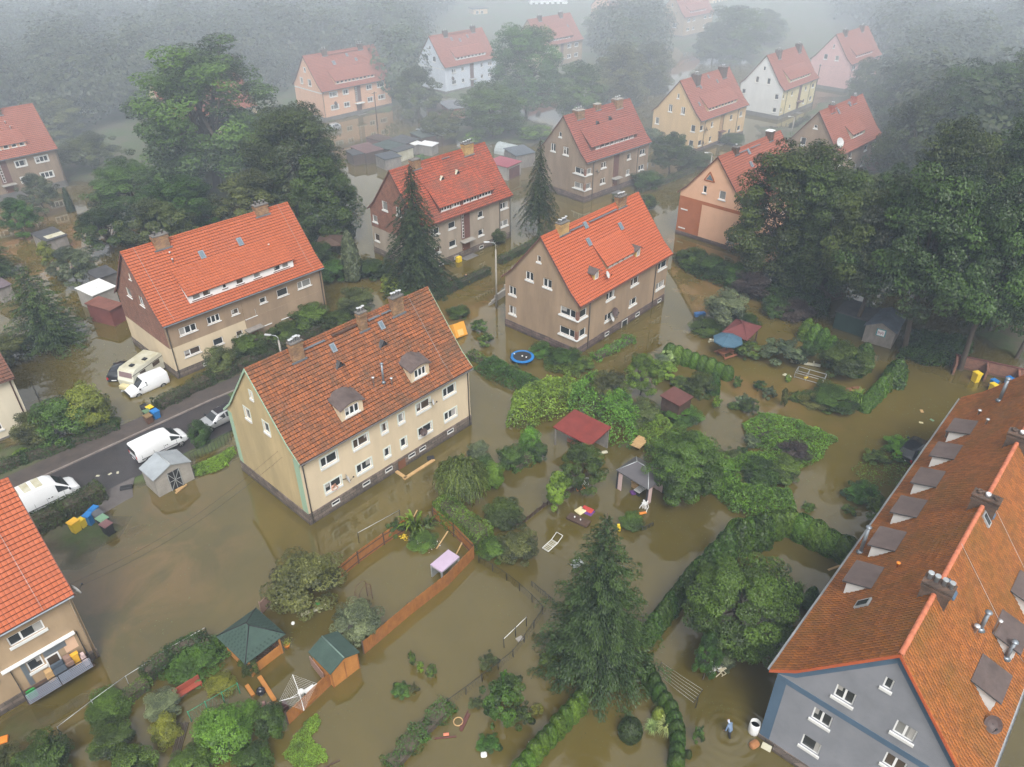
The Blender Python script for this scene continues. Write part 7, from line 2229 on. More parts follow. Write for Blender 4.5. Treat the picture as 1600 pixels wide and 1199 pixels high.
# grey metal shed with a crossed wire door, by the street
t, Lx, Ly, y0, y1, x0, x1, ya, yb = gable_shed('metal_shed', 'pale grey metal shed with crossed door at the water edge by the white van', (239, 752, ), (299, 721), (216, 732), 2.05, .75, ROOF_GREY, CONC, door=(.36, .66, 1.95, BLACKPL), ridge=METAL_L, xbrace=True, over=.12)
q = MB(); q.box(Lx * .40, Lx * .60, ya - .5, ya - .3, .02, .2); q.bar((Lx * .35, ya - .7, .1), (Lx * .7, ya - .4, .18), .12); q = q.build('broken_board', PLANK); q.parent = None
q.matrix_world = Matrix.Translation(t.location) @ Matrix.Rotation(t.rotation_euler.z, 4, 'Z'); tag(q, 'broken wooden board floating at the door of the grey metal shed', 'board')
# green roofed shed with orange walls
t, Lx, Ly, y0, y1, x0, x1, ya, yb = gable_shed('garden_shed', 'honey-coloured wooden garden shed with dark green felt roof on the plank fence', (516, 1054), (562, 1019), (480, 1020), 1.75, .55, GREEN_SH, ORANGE_W, ridge=pm('worn_green_felt', (.13, .19, .165)), over=.15)
q = MB()
for k in range(3):
 x = x0 + (x1 - x0) * k / 2
 q.box(x - .04, x + .04, ya - .03, ya - .002, -.3, 1.75)
q.build('corner_post', FENCE_W, t)
# green shingle gazebo: hipped square roof over lattice walls
t, Lx, Ly, y0, y1, x0, x1, ya, yb = gable_shed('gazebo', 'wooden gazebo with green diamond-shingled pyramid roof and lattice sides', (383, 1038), (446, 990), (338, 994), 2.05, 1.15, bpy.data.materials['green_felt_roof'], ORANGE_W, over=.4, hip=1.6, posts=True, ridge=METAL_D)
n_, b_ = None, None
sh = MB()
cx_, cy_ = Lx / 2, (y0 + y1) / 2
apex = Vector((cx_, cy_, 2.05 + 1.15))
crn = [Vector((0, y0, 2.05)), Vector((Lx, y0, 2.05)), Vector((Lx, y1, 2.05)), Vector((0, y1, 2.05))]
for k in range(4):
 A_, B_ = crn[k], crn[(k + 1) % 4]
 nn = (B_ - A_).cross(apex - A_).normalized()
 for i in range(1, 10):
  f = i / 10.5
  p0, p1 = A_.lerp(apex, f), B_.lerp(apex, f)
  m_ = max(1, int((1 - f) * 11))
  for j in range(m_):
   c_ = p0.lerp(p1, (j + (.5 if i % 2 else .75)) / (m_ + .25))
   u_ = (B_ - A_).normalized() * .085; v_ = (apex - (A_ + B_) / 2).normalized() * .10
   sh.poly([tuple(c_ - v_ + nn * .02), tuple(c_ + u_ + nn * .02), tuple(c_ + v_ + nn * .02), tuple(c_ - u_ + nn * .02)])
tmp = sh.build('shingle_pattern', pm('dark_green_shingle', (.022, .042, .031), var=.2))
ro = [c_ for c_ in t.children if c_.name.startswith('roof')][0]
ro.data.materials.append(bpy.data.materials['dark_green_shingle'])
import bmesh
bm = bmesh.new(); bm.from_mesh(ro.data); n0 = len(bm.faces); bm.from_mesh(tmp.data); bm.faces.ensure_lookup_table()
for f_ in bm.faces[n0:]: f_.material_index = 1
bm.to_mesh(ro.data); bm.free(); bpy.data.objects.remove(tmp)
q = MB()
zw = .95
for (xa, yy, xb, yz) in ((x0, ya, x1, ya), (x0, ya, x0, yb), (x1, ya, x1, yb), (x0, yb, x1, yb)):
 q.bar((xa, yy, .1), (xb, yz, .1), .05, 1.6)
q.build('side_boarding', ORANGE_W, t)
q = MB()
for (xa, yy, xb, yz) in ((x0, ya, x1, ya), (x1, ya, x1, yb)):
 A_, B_ = Vector((xa, yy, .92)), Vector((xb, yz, .92))
 for i in range(-3, 12):
  for sg in (1, -1):
   f0, f1 = i / 12, (i + 3 * 1) / 12
   if sg < 0: f0, f1 = f1, f0
   f0, f1 = max(0, min(1, f0)), max(0, min(1, f1))
   if f0 == f1: continue
   q.bar(A_.lerp(B_, f0), A_.lerp(B_, f1) + Vector((0, 0, .7)), .035, .02)
q.build('lattice', DARKWOOD, t)
# grey hardtop pavilion
t, Lx, Ly, y0, y1, x0, x1, ya, yb = gable_shed('pavilion', 'grey hipped hardtop pavilion with pale pink curtains standing in the flooded garden', (1013, 765), (1044, 742), (962, 735), 2.15, .85, pm('dark_grey_polycarbonate', (.095, .09, .095), var=.15, rough=.4), BLACKPL, over=.15, hip=1.15, posts=True, ridge=METAL_L)
for (xa, yy, xb, yz, nm) in ((x1, ya, x1, yb, 'curtain'), (x0 + .1, ya, x0 + .7, ya, 'tied_curtain'), (x0, yb - .5, x0, yb, 'tied_curtain')):
 q = MB()
 n = 14
 A_, B_ = Vector((xa, yy, 0)), Vector((xb, yz, 0))
 d_ = (B_ - A_).normalized(); s_ = Vector((-d_.y, d_.x, 0))
 for i in range(n):
  o0, o1 = .05 * (i % 2), .05 * ((i + 1) % 2)
  a0, a1 = A_.lerp(B_, i / n) + s_ * o0, A_.lerp(B_, (i + 1) / n) + s_ * o1
  q.poly([(a0.x, a0.y, -.2), (a1.x, a1.y, -.2), (a1.x, a1.y, 2.1), (a0.x, a0.y, 2.1)])
 q.build(nm, PINKCL, t)
PAV = t
# red shelter, maroon roofs, wine-red pavilion
t = flat_shed('open_shelter', 'open garden shelter with a red felt roof half buried in hop leaves', (864, 667), (922, 697), (893, 641), 2.2, RED_SH, GREYWOOD, .3, 'shelter', open_=True, over=.2)
q = MB(); q.box(.5, 2.6, .9, 1.3, .25, .33); q.box(.5, 2.6, .85, .9, .33, .7); q = q.build('wooden_bench', pm('reddish_bench_wood', (.3, .12, .07), var=.2)); q.matrix_world = Matrix.Translation(G(895, 700)) @ Matrix.Rotation(t.rotation_euler.z, 4, 'Z') @ Matrix.Translation((-1.5, -.5, -.2)); tag(q, 'reddish wooden bench under the edge of the red shelter', 'bench')
flat_shed('garden_hut', 'small garden hut with square maroon felt roof among shrubs', (1031, 618), (1062, 635), (1052, 605), 2.3, MAROON, DARKWOOD, .15, 'hut')
gable_shed('pavilion', 'garden pavilion with low wine-red pyramid roof beyond the blue parasol', (1168, 532), (1190, 510), (1133, 514), 2.1, .9, WINE, DARKWOOD, over=.3, hip=1.7, posts=True, ridge=WINE)
# lilac topped frame
t = flat_shed('canopy_frame', 'small open frame with flat lilac tarpaulin top inside the plank fence', (690, 894), (718, 870), (668, 886), 1.35, LILAC, METAL_L, .02, 'canopy', open_=True, over=.06)
# shed at left with the white strip, garages, lean-to
flat_shed('flat_shed', 'dark flat-roofed shed with a white roof strip in the flooded garden at the left', (70, 378), (106, 367), (58, 363), 2.1, BITUM, GREYWOOD, .15, strip=(.12, .42))
flat_shed('garage', 'garage with dark bitumen roof directly beside the brick gable', (152, 436), (184, 425), (138, 424), 2.4, BITUM, CONC_D, .1, 'garage')
flat_shed('garage', 'row garage with white ribbed roof beside the brick gable', (143, 463), (182, 447), (122, 449), 2.4, WHITE_W, CONC, .1, 'garage', ribs=4)
flat_shed('lean_to', 'lean-to with rusty brown roof and red doors beside the brick gable', (171, 486), (193, 474), (152, 466), 2.3, pm('rusty_sheet', (.17, .065, .045), var=.35), pm('red_boarding', (.17, .055, .045), var=.2), .2, 'shed')
flat_shed('flat_shed', 'grey roofed hut at the left edge below the dark fir', (-4, 452), (19, 444), (-14, 440), 2.2, pm('mauve_felt', (.13, .10, .11), var=.3), GREYWOOD, .1)
flat_shed('garage', 'misty garage with white front edge behind the grey house, upper left', (66, 190), (92, 186), (64, 182), 2.4, WHITE_W, CONC_D, .1, 'garage')
flat_shed('garage', 'misty garage with pale roof left of the huge tree', (122, 181), (150, 176), (118, 173), 2.4, WHITE_W, CONC_D, .1, 'garage')
flat_shed('garage', 'second misty pale-roofed garage left of the huge tree', (140, 173), (154, 171), (136, 168), 2.4, WHITE_W, CONC_D, .1, 'garage')
# open shelter with dark roof behind the orange-roofed house
gable_shed('open_shelter', 'open shelter with a dark hipped roof under the leaning tree', (492, 385), (538, 384), (500, 369), 2.3, .7, DARKWOOD, DARKWOOD, over=.3, hip=1.4, posts=True, ridge=DARKWOOD)
# allotment sheds in the middle distance
for l, A_, B_, C_, z, r_, w_, dr in (
 ('allotment shed with black felt roof at the left end of the row', (551, 243), (577, 238), (545, 235), 2.1, BITUM, DARKWOOD, .1),
 ('allotment shed with reddish brown felt roof', (571, 240), (600, 233), (560, 227), 2.2, pm('red_brown_felt', (.13, .07, .065), var=.2), DARKWOOD, .15),
 ('allotment shed with dark green roof beside the brown crate', (606, 234), (632, 226), (591, 224), 2.2, pm('dark_green_felt', (.05, .07, .062), var=.3), DARKWOOD, .15),
 ('allotment shed with charcoal roof and pale rim', (621, 238), (647, 230), (607, 230), 2.1, BITUM, WHITE_D, .1),
 ('lowest allotment shed with dark roof and a pale door', (601, 250), (628, 244), (587, 242), 2.1, pm('blue_black_felt', (.06, .066, .075), var=.2), GREYWOOD, .12),
 ('allotment shed with black roof in the middle of the row', (633, 225), (655, 217), (617, 215), 2.3, BITUM, DARKWOOD, .15),
 ('allotment shed with moss green roof near the grey sheet roof', (658, 216), (688, 210), (645, 207), 2.2, pm('moss_green_felt', (.07, .085, .072), var=.3), DARKWOOD, .15),
 ('allotment shed with large light grey sheet roof', (691, 212), (711, 205), (662, 199), 2.3, ROOF_GREY, DARKWOOD, .15),
 ('allotment shed with dark blue-grey roof behind the grey sheet roof', (694, 203), (714, 196), (688, 194), 2.3, pm('slate_felt', (.09, .10, .115), var=.2), DARKWOOD, .1),
 ('allotment lean-to with white roof panel on the left', (648, 227), (662, 223), (637, 221), 2.0, WHITE_W, GREYWOOD, .1),
 ('allotment lean-to with white roof panel on the right', (675, 229), (686, 223), (660, 222), 2.0, WHITE_P, GREYWOOD, .1)):
 flat_shed('allotment_shed', l, A_, B_, C_, z, r_, w_, dr, group='allotment sheds with felt roofs')
t = flat_shed('open_crate', 'brown open-topped timber enclosure in the water before the salmon pink house', (596, 221), (614, 215), (577, 213), 1.5, DARKWOOD, pm('brown_boards', (.15, .075, .06), var=.3), .02, 'enclosure')
t = flat_shed('garage', 'brown garage with a white double door left of the pale blue-white house', (668, 175), (692, 174), (657, 160), 2.5, FELT_BR, pm('brown_garage_wall', (.17, .12, .09), var=.2), .1, 'garage', door=None)
q = MB(); q.box(-.03, -.002, .3, 2.6, 0, 2.1); q.build('door', WHITE_D, t)
flat_shed('garage', 'reddish garage with slate roof in front of the pale blue-white house', (701, 171), (728, 168), (697, 158), 2.4, pm('slate_sheet', (.16, .165, .18), var=.2), pm('red_garage_wall', (.3, .13, .1), var=.2), .1, 'garage')
# garage with maroon roof, barn, polytunnel beyond the weathered red roof
t = flat_shed('garage', 'garage with wine-red roof and maroon door right of the weathered red roof', (793, 262), (816, 252), (773, 248), 2.5, pm('wine_sheet', (.27, .07, .09), var=.12), CONC, .1, 'garage', door=(.15, .85, MAROON))
flat_shed('barn', 'dark roofed timber barn beyond the wine-red garage', (806, 244), (838, 238), (803, 231), 2.6, pm('blue_grey_sheet', (.10, .115, .13), var=.2), GREYWOOD, .3, 'barn')
A_, B_ = G(775, 243), G(805, 240)
A2, a, Lx, Ly = frame_from((772, 240), (802, 247), (772, 228), 0)
t = empty('polytunnel', (A2.x, A2.y, 0), a, 'pale translucent polytunnel beyond the wine-red garage', 'greenhouse')
q = MB()
n = 10
for i in range(n):
 t0, t1 = PI * i / n, PI * (i + 1) / n
 f = lambda tt: (1.6 - 1.6 * math.cos(tt), 2.0 * math.sin(tt))
 (ya_, za_), (yb_, zb_) = f(t0), f(t1)
 q.poly([(0, ya_, za_), (Lx, ya_, za_), (Lx, yb_, zb_), (0, yb_, zb_)], 0, None, True)
 q.poly([(0, 1.6, 0), (0, ya_, za_), (0, yb_, zb_)]); q.poly([(Lx, 1.6, 0), (Lx, ya_, za_), (Lx, yb_, zb_)])
q.build('film', pm('milky_film', (.36, .40, .40), var=.2, rough=.35), t)
q = MB()
for k in range(5):
 x = Lx * k / 4
 q.tube([(x, 1.6 - 1.63 * math.cos(PI * i / 8), 2.03 * math.sin(PI * i / 8)) for i in range(9)], .03, 5)
q.build('hoop', METAL_L, t)
# sheds under the right-hand trees
t = flat_shed('felt_shed', 'black felt shed with a green base under the dark trees, left of the grey hut', (1305, 486), (1358, 503), (1322, 468), 2.3, BITUM, pm('dark_green_boards', (.02, .045, .038), var=.2), .3, 'shed')
flat_shed('felt_shed', 'dark brown felt shed deeper under the dark trees', (1268, 440), (1292, 452), (1282, 418), 2.3, FELT_BR, DARKWOOD, .2, 'shed')
t, Lx, Ly, y0, y1, x0, x1, ya, yb = gable_shed('wooden_hut', 'grey weathered wooden hut with blue-framed window sign under the largest dark tree', (1350, 508), (1402, 522), (1392, 490), 2.2, .9, pm('blue_grey_felt', (.10, .12, .15), var=.3), GREYWOOD, 'hut', over=.2)
q = MB(); q.box(Lx * .40, Lx * .68, ya - .05, ya - .002, 1.25, 2.15); sg_ = q.build('window', pm('turquoise_frame', (.04, .25, .28)), t)
q = MB(); q.box(Lx * .43, Lx * .65, ya - .065, ya - .052, 1.33, 2.07); q.build('pane', WHITE_P, sg_)
q = MB()
for k in range(5): q.box(Lx * (.45 + .036 * k), Lx * (.47 + .036 * k), ya - .072, ya - .067, 1.5 + .1 * (k % 2), 1.9 - .06 * (k % 3))
q.build('curtain_pattern', pm('pink_grey_print', (.4, .22, .26)), sg_)
flat_shed('lean_to', 'rust-brown lean-to with parked clutter below the grey-brown house', (1357, 266), (1400, 268), (1365, 255), 2.2, pm('dark_rust_felt', (.12, .055, .048), var=.3), GREYWOOD, .2, 'shed')
flat_shed('flat_shed', 'slate grey shed behind the rust-brown lean-to', (1362, 252), (1384, 252), (1366, 245), 2.4, pm('slate_roof', (.2, .2, .215), var=.2), GREYWOOD, .1)
# far white building and others at the top edge
def far_block(label, px, w, d, hgt, wall, roofm, rz=.8, name='building', gable=True):
 p = G(*px)
 t = empty(name, (p.x, p.y, 0), rz, label, 'building')
 q = MB(); q.box(0, w, 0, d, -.5, hgt); q.build('wall', wall, t)
 r = MB()
 if gable:
  for s_ in (0, 1):
   f = lambda y: y if not s_ else d - y
   r.poly([(-.3, f(-.4), hgt - .2), (w + .3, f(-.4), hgt - .2), (w + .3, d / 2, hgt + d * .48), (-.3, d / 2, hgt + d * .48)])
  for x in (0, w): r.poly([(x, 0, hgt), (x, d, hgt), (x, d / 2, hgt + d * .46)], 1)
  r.build('roof', [roofm, wall], t)
 else:
  r.box(-.3, w + .3, -.3, d + .3, hgt + .002, hgt + .35); r.build('roof', roofm, t)
 n = int(w / 2.6)
 for i in range(n):
  for z in ((1.2, 2.4), (4.0, 5.2))[:1 if hgt < 4 else 2]:
   x = 1 + i * (w - 2) / n
   k = MB(); k.box(x, x + 1.2, -.04, -.002, z[0], z[1]); k = k.build('window', PVC, t)
   g = MB(); g.box(x + .1, x + 1.1, -.052, -.042, z[0] + .1, z[1] - .1); g.build('pane', GLASS, k)
 return t
far_block('long white flat-roofed building fading out at the top edge', (828, 14), 16, 9, 3.6, WHITE_P, ROOF_GREY, .1, gable=False)
far_block('very faint peach house left of the far tan house', (955, 40), 14, 10, 6, PEACH, RED_F, .8)
far_block('very faint yellow house right of the far tan house', (1112, 12), 12, 10, 7, YELLOW_W, RED_F, .8)
far_block('faint low yellow kiosk in the mist left of the far trees', (740, 28), 6, 5, 3, YELLOW_W, BITUM, .4, gable=False)
far_block('faint pink house behind the misty trees at the far right', (1470, 118), 14, 10, 6, PINK_W, RED_F, .8)
far_block('small faint pink garage below the far trees', (985, 62), 7, 5, 3, PINK_W, FELT_BR, .8, gable=False)
# ------------------------------------------------------------------ fences, rails, poles
def plank_fence(label, pts, h, mat, cat='fence', board=.15, gap=.012, posts=2.0, z0=-.4, lean=0):
 q = [G(*p) for p in pts]
 o = empty('plank_fence', tuple(q[0]), 0, label, cat)
 b = MB(); c = MB()
 r = random.Random(len(label))
 for A_, B_ in zip(q[:-1], q[1:]):
  A_, B_ = A_ - q[0], B_ - q[0]
  d = B_ - A_; Lg = d.length; d /= Lg
  s_ = Vector((-d.y, d.x, 0))
  n = max(1, int(Lg / board))
  for i in range(n):
   u = A_ + d * (Lg * i / n)
   hh = h + r.uniform(-.025, .02)
   M = Matrix(((d.x, s_.x, 0, u.x), (d.y, s_.y, 0, u.y), (0, 0, 1, 0), (0, 0, 0, 1)))
   off = r.uniform(-.006, .006)
   b.box(0, Lg / n - gap, off - .012, off + .012, z0, hh, 0, M)
  np_ = max(1, int(Lg / posts))
  for i in range(np_ + 1):
   u = A_ + d * (Lg * i / np_) + s_ * .06
   c.box(u.x - .045, u.x + .045, u.y - .045, u.y + .045, z0, h + .07)
  for z in (.25, h - .25):
   c.bar(A_ + s_ * .04 + Vector((0, 0, z)), B_ + s_ * .04 + Vector((0, 0, z)), .04, .07)
 b.build('boards', mat, o)
 c.build('posts_and_rails', DARKWOOD, o)
 return o
plank_fence('stained brown plank fence along the open water, right of the green-roofed shed', [(570, 1022), (640, 962), (700, 915), (741, 872)], 1.35, FENCE_W)
plank_fence('stained brown plank fence section along the water, left of the green-roofed shed', [(452, 1132), (482, 1104), (520, 1068)], 1.25, FENCE_W)
plank_fence('stained brown plank fence on the hedge side of the lilac canopy', [(741, 870), (710, 838), (678, 812)], 1.4, FENCE_W)
plank_fence('stained brown plank fence facing the cream house', [(640, 826), (600, 851), (560, 880), (530, 905)], 1.3, FENCE_W)
plank_fence('dark weathered low fence in the middle garden', [(808, 826), (850, 793), (895, 768), (940, 742)], .5, DARKWOOD, board=.3, gap=.12)
def wire_fence(name, label, pts, h, n, mat=METAL_D, rail=True, rail_mat=None, mesh=True, pr=.03):
 q = [G(*p) for p in pts]
 o = empty(name, tuple(q[0]), 0, label, 'fence')
 seg = [0]
 for A_, B_ in zip(q[:-1], q[1:]): seg.append(seg[-1] + (B_ - A_).length)
 P = []
 for i in range(n + 1):
  s_ = seg[-1] * i / n
  k = min(len(q) - 2, max(j for j in range(len(q) - 1) if seg[j] <= s_ + 1e-6))
  P.append(q[k].lerp(q[k + 1], (s_ - seg[k]) / max(1e-6, seg[k + 1] - seg[k])) - q[0])
 for u in P:
  c = MB(); c.tube([u + Vector((0, 0, -.5)), u + Vector((rng.uniform(-.05, .05), rng.uniform(-.05, .05), h + .05))], pr, 6); c.build('post', mat, o)
 if rail:
  c = MB()
  for A_, B_ in zip(P[:-1], P[1:]): c.tube([A_ + Vector((0, 0, h)), B_ + Vector((0, 0, h))], .022, 6)
  c.build('rail', rail_mat or mat, o)
 if mesh:
  c = MB()
  for A_, B_ in zip(P[:-1], P[1:]):
   m_ = max(2, int((B_ - A_).length / .22))
   for i in range(m_):
    a_, b2 = A_.lerp(B_, i / m_), A_.lerp(B_, (i + 1) / m_)
    c.bar(a_ + Vector((0, 0, .02)), b2 + Vector((0, 0, h)), .007); c.bar(a_ + Vector((0, 0, h)), b2 + Vector((0, 0, .02)), .007)
  c.build('wire_mesh', mat, o)
 return o
wire_fence('wire_fence', 'sagging chain-link fence with leaning posts running up to the plank fence corner', [(700, 1105), (735, 1080), (800, 1030), (828, 992), (850, 958), (800, 912), (748, 880)], .8, 12)
wire_fence('wire_rail', 'white tubular rail on posts along the rounded dark hedge', [(254, 1034), (324, 994)], .9, 2, METAL_D, True, WHITE_M, False)
wire_fence('wire_fence', 'thin sagging wire from the balcony corner to the white rail', [(95, 1148), (185, 1078), (252, 1036)], .8, 3, METAL_L, True, METAL_L, False, .02)
wire_fence('wire_rail', 'green coated wire rail across the lower left garden', [(300, 1128), (375, 1084)], 1.1, 3, GREEN_M, True, GREEN_M, True)
wire_fence('wire_rail', 'pale line strung between two posts in the water before the cream house', [(561, 848), (626, 812)], 1.1, 1, METAL_D, True, METAL_L, False)
wire_fence('iron_fence', 'low dark iron fence with stone base beside the silver car', [(300, 722), (330, 706), (362, 688)], 1.0, 12, METAL_D, True, METAL_D, False, .02)
wire_fence('iron_fence', 'black wire frame standing in the flooded yard at the left', [(53, 608), (68, 640), (98, 628)], .9, 4, METAL_D, True, METAL_D, False, .03)
wire_fence('iron_fence', 'low dark picket fence in the water left of the massive spruce', [(830, 915), (848, 930), (866, 945)], .5, 12, METAL_D, True, METAL_D, False, .02)
wire_fence('wire_fence', 'low wire fence below the grey pavilion', [(990, 822), (1005, 830), (1020, 822)], .4, 5, METAL_D, True, METAL_D, True)
wire_fence('wire_rail', 'short white tubular rail on the chain-link fence left of the spruce', [(788, 1012), (823, 978)], 1.0, 2, METAL_D, True, WHITE_M, False)
def lamp(label, px, top, arm, name='street_lamp'):
 p = G(*px)
 h_ = height_at(p, top)
 t = empty(name, (p.x, p.y, 0), arm, label, 'street lamp')
 c = MB(); c.tube([(0, 0, -.5), (0, 0, h_ * .9)], [.14, .09], 10); c.build('pole', CONC, t)
 c = MB(); c.tube([(0, 0, h_ * .88), (0, 0, h_ * .97), (.25, 0, h_), (.9, 0, h_ + .05)], .04, 8); c.build('arm', METAL_L, t)
 c = MB(); c.box(.75, 1.45, -.14, .14, h_ + .0, h_ + .12); c = c.build('lamp_head', STEELW, t, bevel=.04)
 c2 = MB(); c2.box(.85, 1.4, -.1, .1, h_ - .03, h_ - .002); c2.build('lens', LAMPW, c)
 return t
lamp('tall concrete street lamp in the flooded street by the flat clipped hedges', (776, 482), 379, PI * 1.0)
lamp('street lamp peeping over the weathered roof beside the left chimney', (447, 592), 524, PI * .95)
lamp('small street lamp before the apricot house gable', (1108, 275), 240, PI)
lamp('misty street lamp at the gable of the grey-brown house', (1236, 212), 184, PI)
def pole(label, px, top, wires=(), arms=True):
 p = G(*px); h_ = height_at(p, top)
 t = empty('utility_pole', (p.x, p.y, 0), .8, label, 'pole')
 c = MB(); c.tube([(0, 0, -.5), (0, 0, h_)], [.15, .10], 8); c.build('pole_shaft', DARKWOOD, t)
 c = MB(); c.bar((-.6, 0, h_ - .3), (.6, 0, h_ - .3), .09); c.build('crossarm', DARKWOOD, t)
 for x in (-.5, .5):
  c = MB(); c.lathe([(.03, 0), (.05, .05), (.05, .12), (.02, .16)], (x, 0, h_ - .25), 8); c.build('insulator', WHITE_M, t)
 return p, h_
pa, ha = pole('wooden utility pole before the salmon pink house', (590, 200), 143)
pb, hb = pole('wooden utility pole between the white-gabled and the pale pink houses', (1272, 150), 102)
for l, a_, b_, za, zb in (('thin cable from the utility pole to the salmon pink house', pa, Vector((-34, 184, 0)), ha - .2, 5.6), ('thin cable from the far utility pole to the pale pink house', pb, Vector((86, 204, 0)), hb - .2, 7)):
 c = MB()
 c.tube([(a_.lerp(b_, k / 12)).to_3d() * Vector((1, 1, 0)).to_3d() if False else Vector((a_.x + (b_.x - a_.x) * k / 12, a_.y + (b_.y - a_.y) * k / 12, za + (zb - za) * k / 12 - 1.2 * math.sin(PI * k / 12) * .5)) for k in range(13)], .012, 4)
 tag(c.build('cable', METAL_D), l, 'cable')
c = MB()
A_, B_ = HC.root.matrix_basis @ Vector((0, 3, 6.4)), G(60, 935, 4)
for o_ in (0, .8):
 c = MB(); c.tube([(A_ + Vector((o_ * .7, -o_, 0))).lerp(B_ + Vector((0, -o_, 0)), k / 14) + Vector((0, 0, -1.3 * math.sin(PI * k / 14))) for k in range(15)], .012, 4)
 tag(c.build('cable', METAL_D), ('upper' if not o_ else 'lower') + ' thin cable from the cream house over the brown yard to the left', 'cable')
# clothes driers
def to_world(o, p, rz=0.0, z=0.0):
 o.location = (p.x, p.y, z); o.rotation_euler = (0, 0, rz)
 return o
p = G(474, 1094)
t = empty('rotary_clothes_dryer', (p.x, p.y, 0), .2, 'white rotary clothes dryer leaning in the flooded fenced garden', 'clothes dryer')
t.rotation_euler = (.30, -.12, .45)
c = MB(); c.tube([(0, 0, -.4), (0, 0, 1.75)], .032, 8); c.build('pole', WHITE_M, t)
for k in range(4):
 a_ = PI / 2 * k
 c = MB(); c.tube([(0, 0, 1.05), (1.25 * math.cos(a_), 1.25 * math.sin(a_), 1.75)], .022, 6); c.bar((0, 0, 1.55), (.6 * math.cos(a_), .6 * math.sin(a_), 1.4), .02); c.build('arm', WHITE_M, t)
c = MB()
for i in range(9):
 f = .22 + .097 * i
 for k in range(4):
  a0, a1 = PI / 2 * k, PI / 2 * (k + 1)
  c.tube([(1.25 * f * math.cos(a0), 1.25 * f * math.sin(a0), 1.05 + .7 * f), (1.25 * f * math.cos(a1), 1.25 * f * math.sin(a1), 1.05 + .7 * f)], .0045, 4, cap=False)
c.build('line', WHITE_M, t)
A_, B_, C_, D_ = G(1026, 1052, 1.3), G(1084, 1098, 1.3), G(1098, 1078, 1.3), G(1034, 1035, 1.3)
t = empty('clothes_line', ((A_.x + D_.x) / 2, (A_.y + D_.y) / 2, 0), 0, 'clothes lines strung between two iron T-posts beside the spruce', 'clothes line')
o_ = t.location
for P_, Q_ in ((A_, D_), (B_, C_)):
 c = MB(); m_ = (P_ + Q_) / 2
 c.tube([Vector((m_.x, m_.y, -.5)) - o_, m_ - o_], .03, 6); c.tube([P_ - o_, Q_ - o_], .022, 6); c.build('post', METAL_D, t)
c = MB()
for k in range(6): c.tube([A_.lerp(D_, k / 5) - o_, A_.lerp(D_, k / 5).lerp(B_.lerp(C_, k / 5), .5) - o_ - Vector((0, 0, .05)), B_.lerp(C_, k / 5) - o_], .010, 4)
c.build('line', METAL_L, t)
# ------------------------------------------------------------------ garden furniture and drifting things
def simple(name, label, cat, p, rz, boxes, mat, z=0.0, tilt=(0, 0), bevel=0, group=None):
 q = MB()
 for b_ in boxes: q.box(*b_)
 o = q.build(name, mat, bevel=bevel)
 o.location = (p.x, p.y, z); o.rotation_euler = (tilt[0], tilt[1], rz)
 return tag(o, label, cat, group)
def chair(label, p, rz, mat=WHITE_M, z=-.15, tilt=(0, 0), group=None, name='garden_chair'):
 t = empty(name, (p.x, p.y, z), rz, label, 'chair', group)
 t.rotation_euler = (tilt[0], tilt[1], rz)
 q = MB(); q.box(-.24, .24, -.24, .24, .40, .44); q.build('seat', mat, t)
 q = MB()
 for i in range(5): q.box(-.22 + .09 * i, -.16 + .09 * i, .22, .26, .46, .9)
 q.box(-.25, .25, .215, .265, .86, .95); q.build('backrest', mat, t)
 for x in (-.22, .22):
  for y in (-.22, .22):
   q = MB(); q.bar((x, y, .4), (x * 1.15, y * 1.15, 0), .045); q.build('leg', mat, t)
  q = MB(); q.bar((x * 1.15, -.25, .64), (x * 1.15, .24, .66), .06, .03); q.bar((x * 1.15, -.22, .42), (x * 1.15, -.25, .64), .04); q.build('armrest', mat, t)
 return t
chair('white plastic chair tipped over under the wide round tree', G(1108, 1042), .6, tilt=(1.2, .3), z=.1)
chair('cream plastic chair drifting beside the tipped white one', G(1118, 1055), 1.9, pm('cream_plastic_chair', (.58, .52, .36)), tilt=(.9, 0), z=.0)
chair('white chair tumbled on a yellow frame by the small fruit tree', G(908, 757), .4, tilt=(.5, .6), z=.0)
simple('plant_tray', 'yellow wooden tray under the tumbled white chair', 'tray', G(906, 763), .4, [(-.4, .4, -.3, -.22, 0, .1), (-.4, .4, .22, .3, 0, .1), (-.4, -.32, -.22, .22, 0, .1), (.32, .4, -.22, .22, 0, .1)], ORNG_P)
chair('white chair capsized in front of the grey pavilion', G(1004, 800), 2.6, tilt=(1.3, .2), z=.15)
simple('drift_board', 'orange-yellow board drifting beside the capsized white chair', 'board', G(1000, 803), .3, [(-.6, .6, -.12, .12, 0, .06)], ORNG_P, .01, (0, .1))
t = empty('sun_lounger', tuple(G(863, 850)), ang((851, 853), (873, 833)), 'white metal sun lounger frame floating in the open garden water', 'lounger')
c = MB()
for y in (-.32, .32): c.tube([(-.95, y, .06), (.3, y, .06), (1.0, y, .38)], .03, 6)
for x, z in ((-.95, .06), (.3, .06), (1.0, .38), (-.3, .06)): c.tube([(x, -.32, z), (x, .32, z)], .025, 6)
c.build('frame', WHITE_M, t)
c = MB()
for k in range(7): c.box(-.9 + .17 * k, -.8 + .17 * k, -.3, .3, .065, .075)
c.build('webbing', WHITE_D, t)
t = empty('coffee_table', tuple(G(904, 815)), ang((888, 808), (920, 822)) + .0, 'dark brown low table floating in the middle garden', 'table')
c = MB(); c.box(-1.0, 1.0, -.4, .4, .16, .24); c.build('top', DARKWOOD, t)
c = MB(); c.box(-.95, .95, -.36, .36, -.1, .158); c.build('base', DARKWOOD, t)
simple('white_cup', 'first of two small white cups on the dark floating table', 'cup', G(898, 808, .3), 0, [(-.06, .06, -.06, .06, 0, .14)], WHITE_M, .242, bevel=.03)
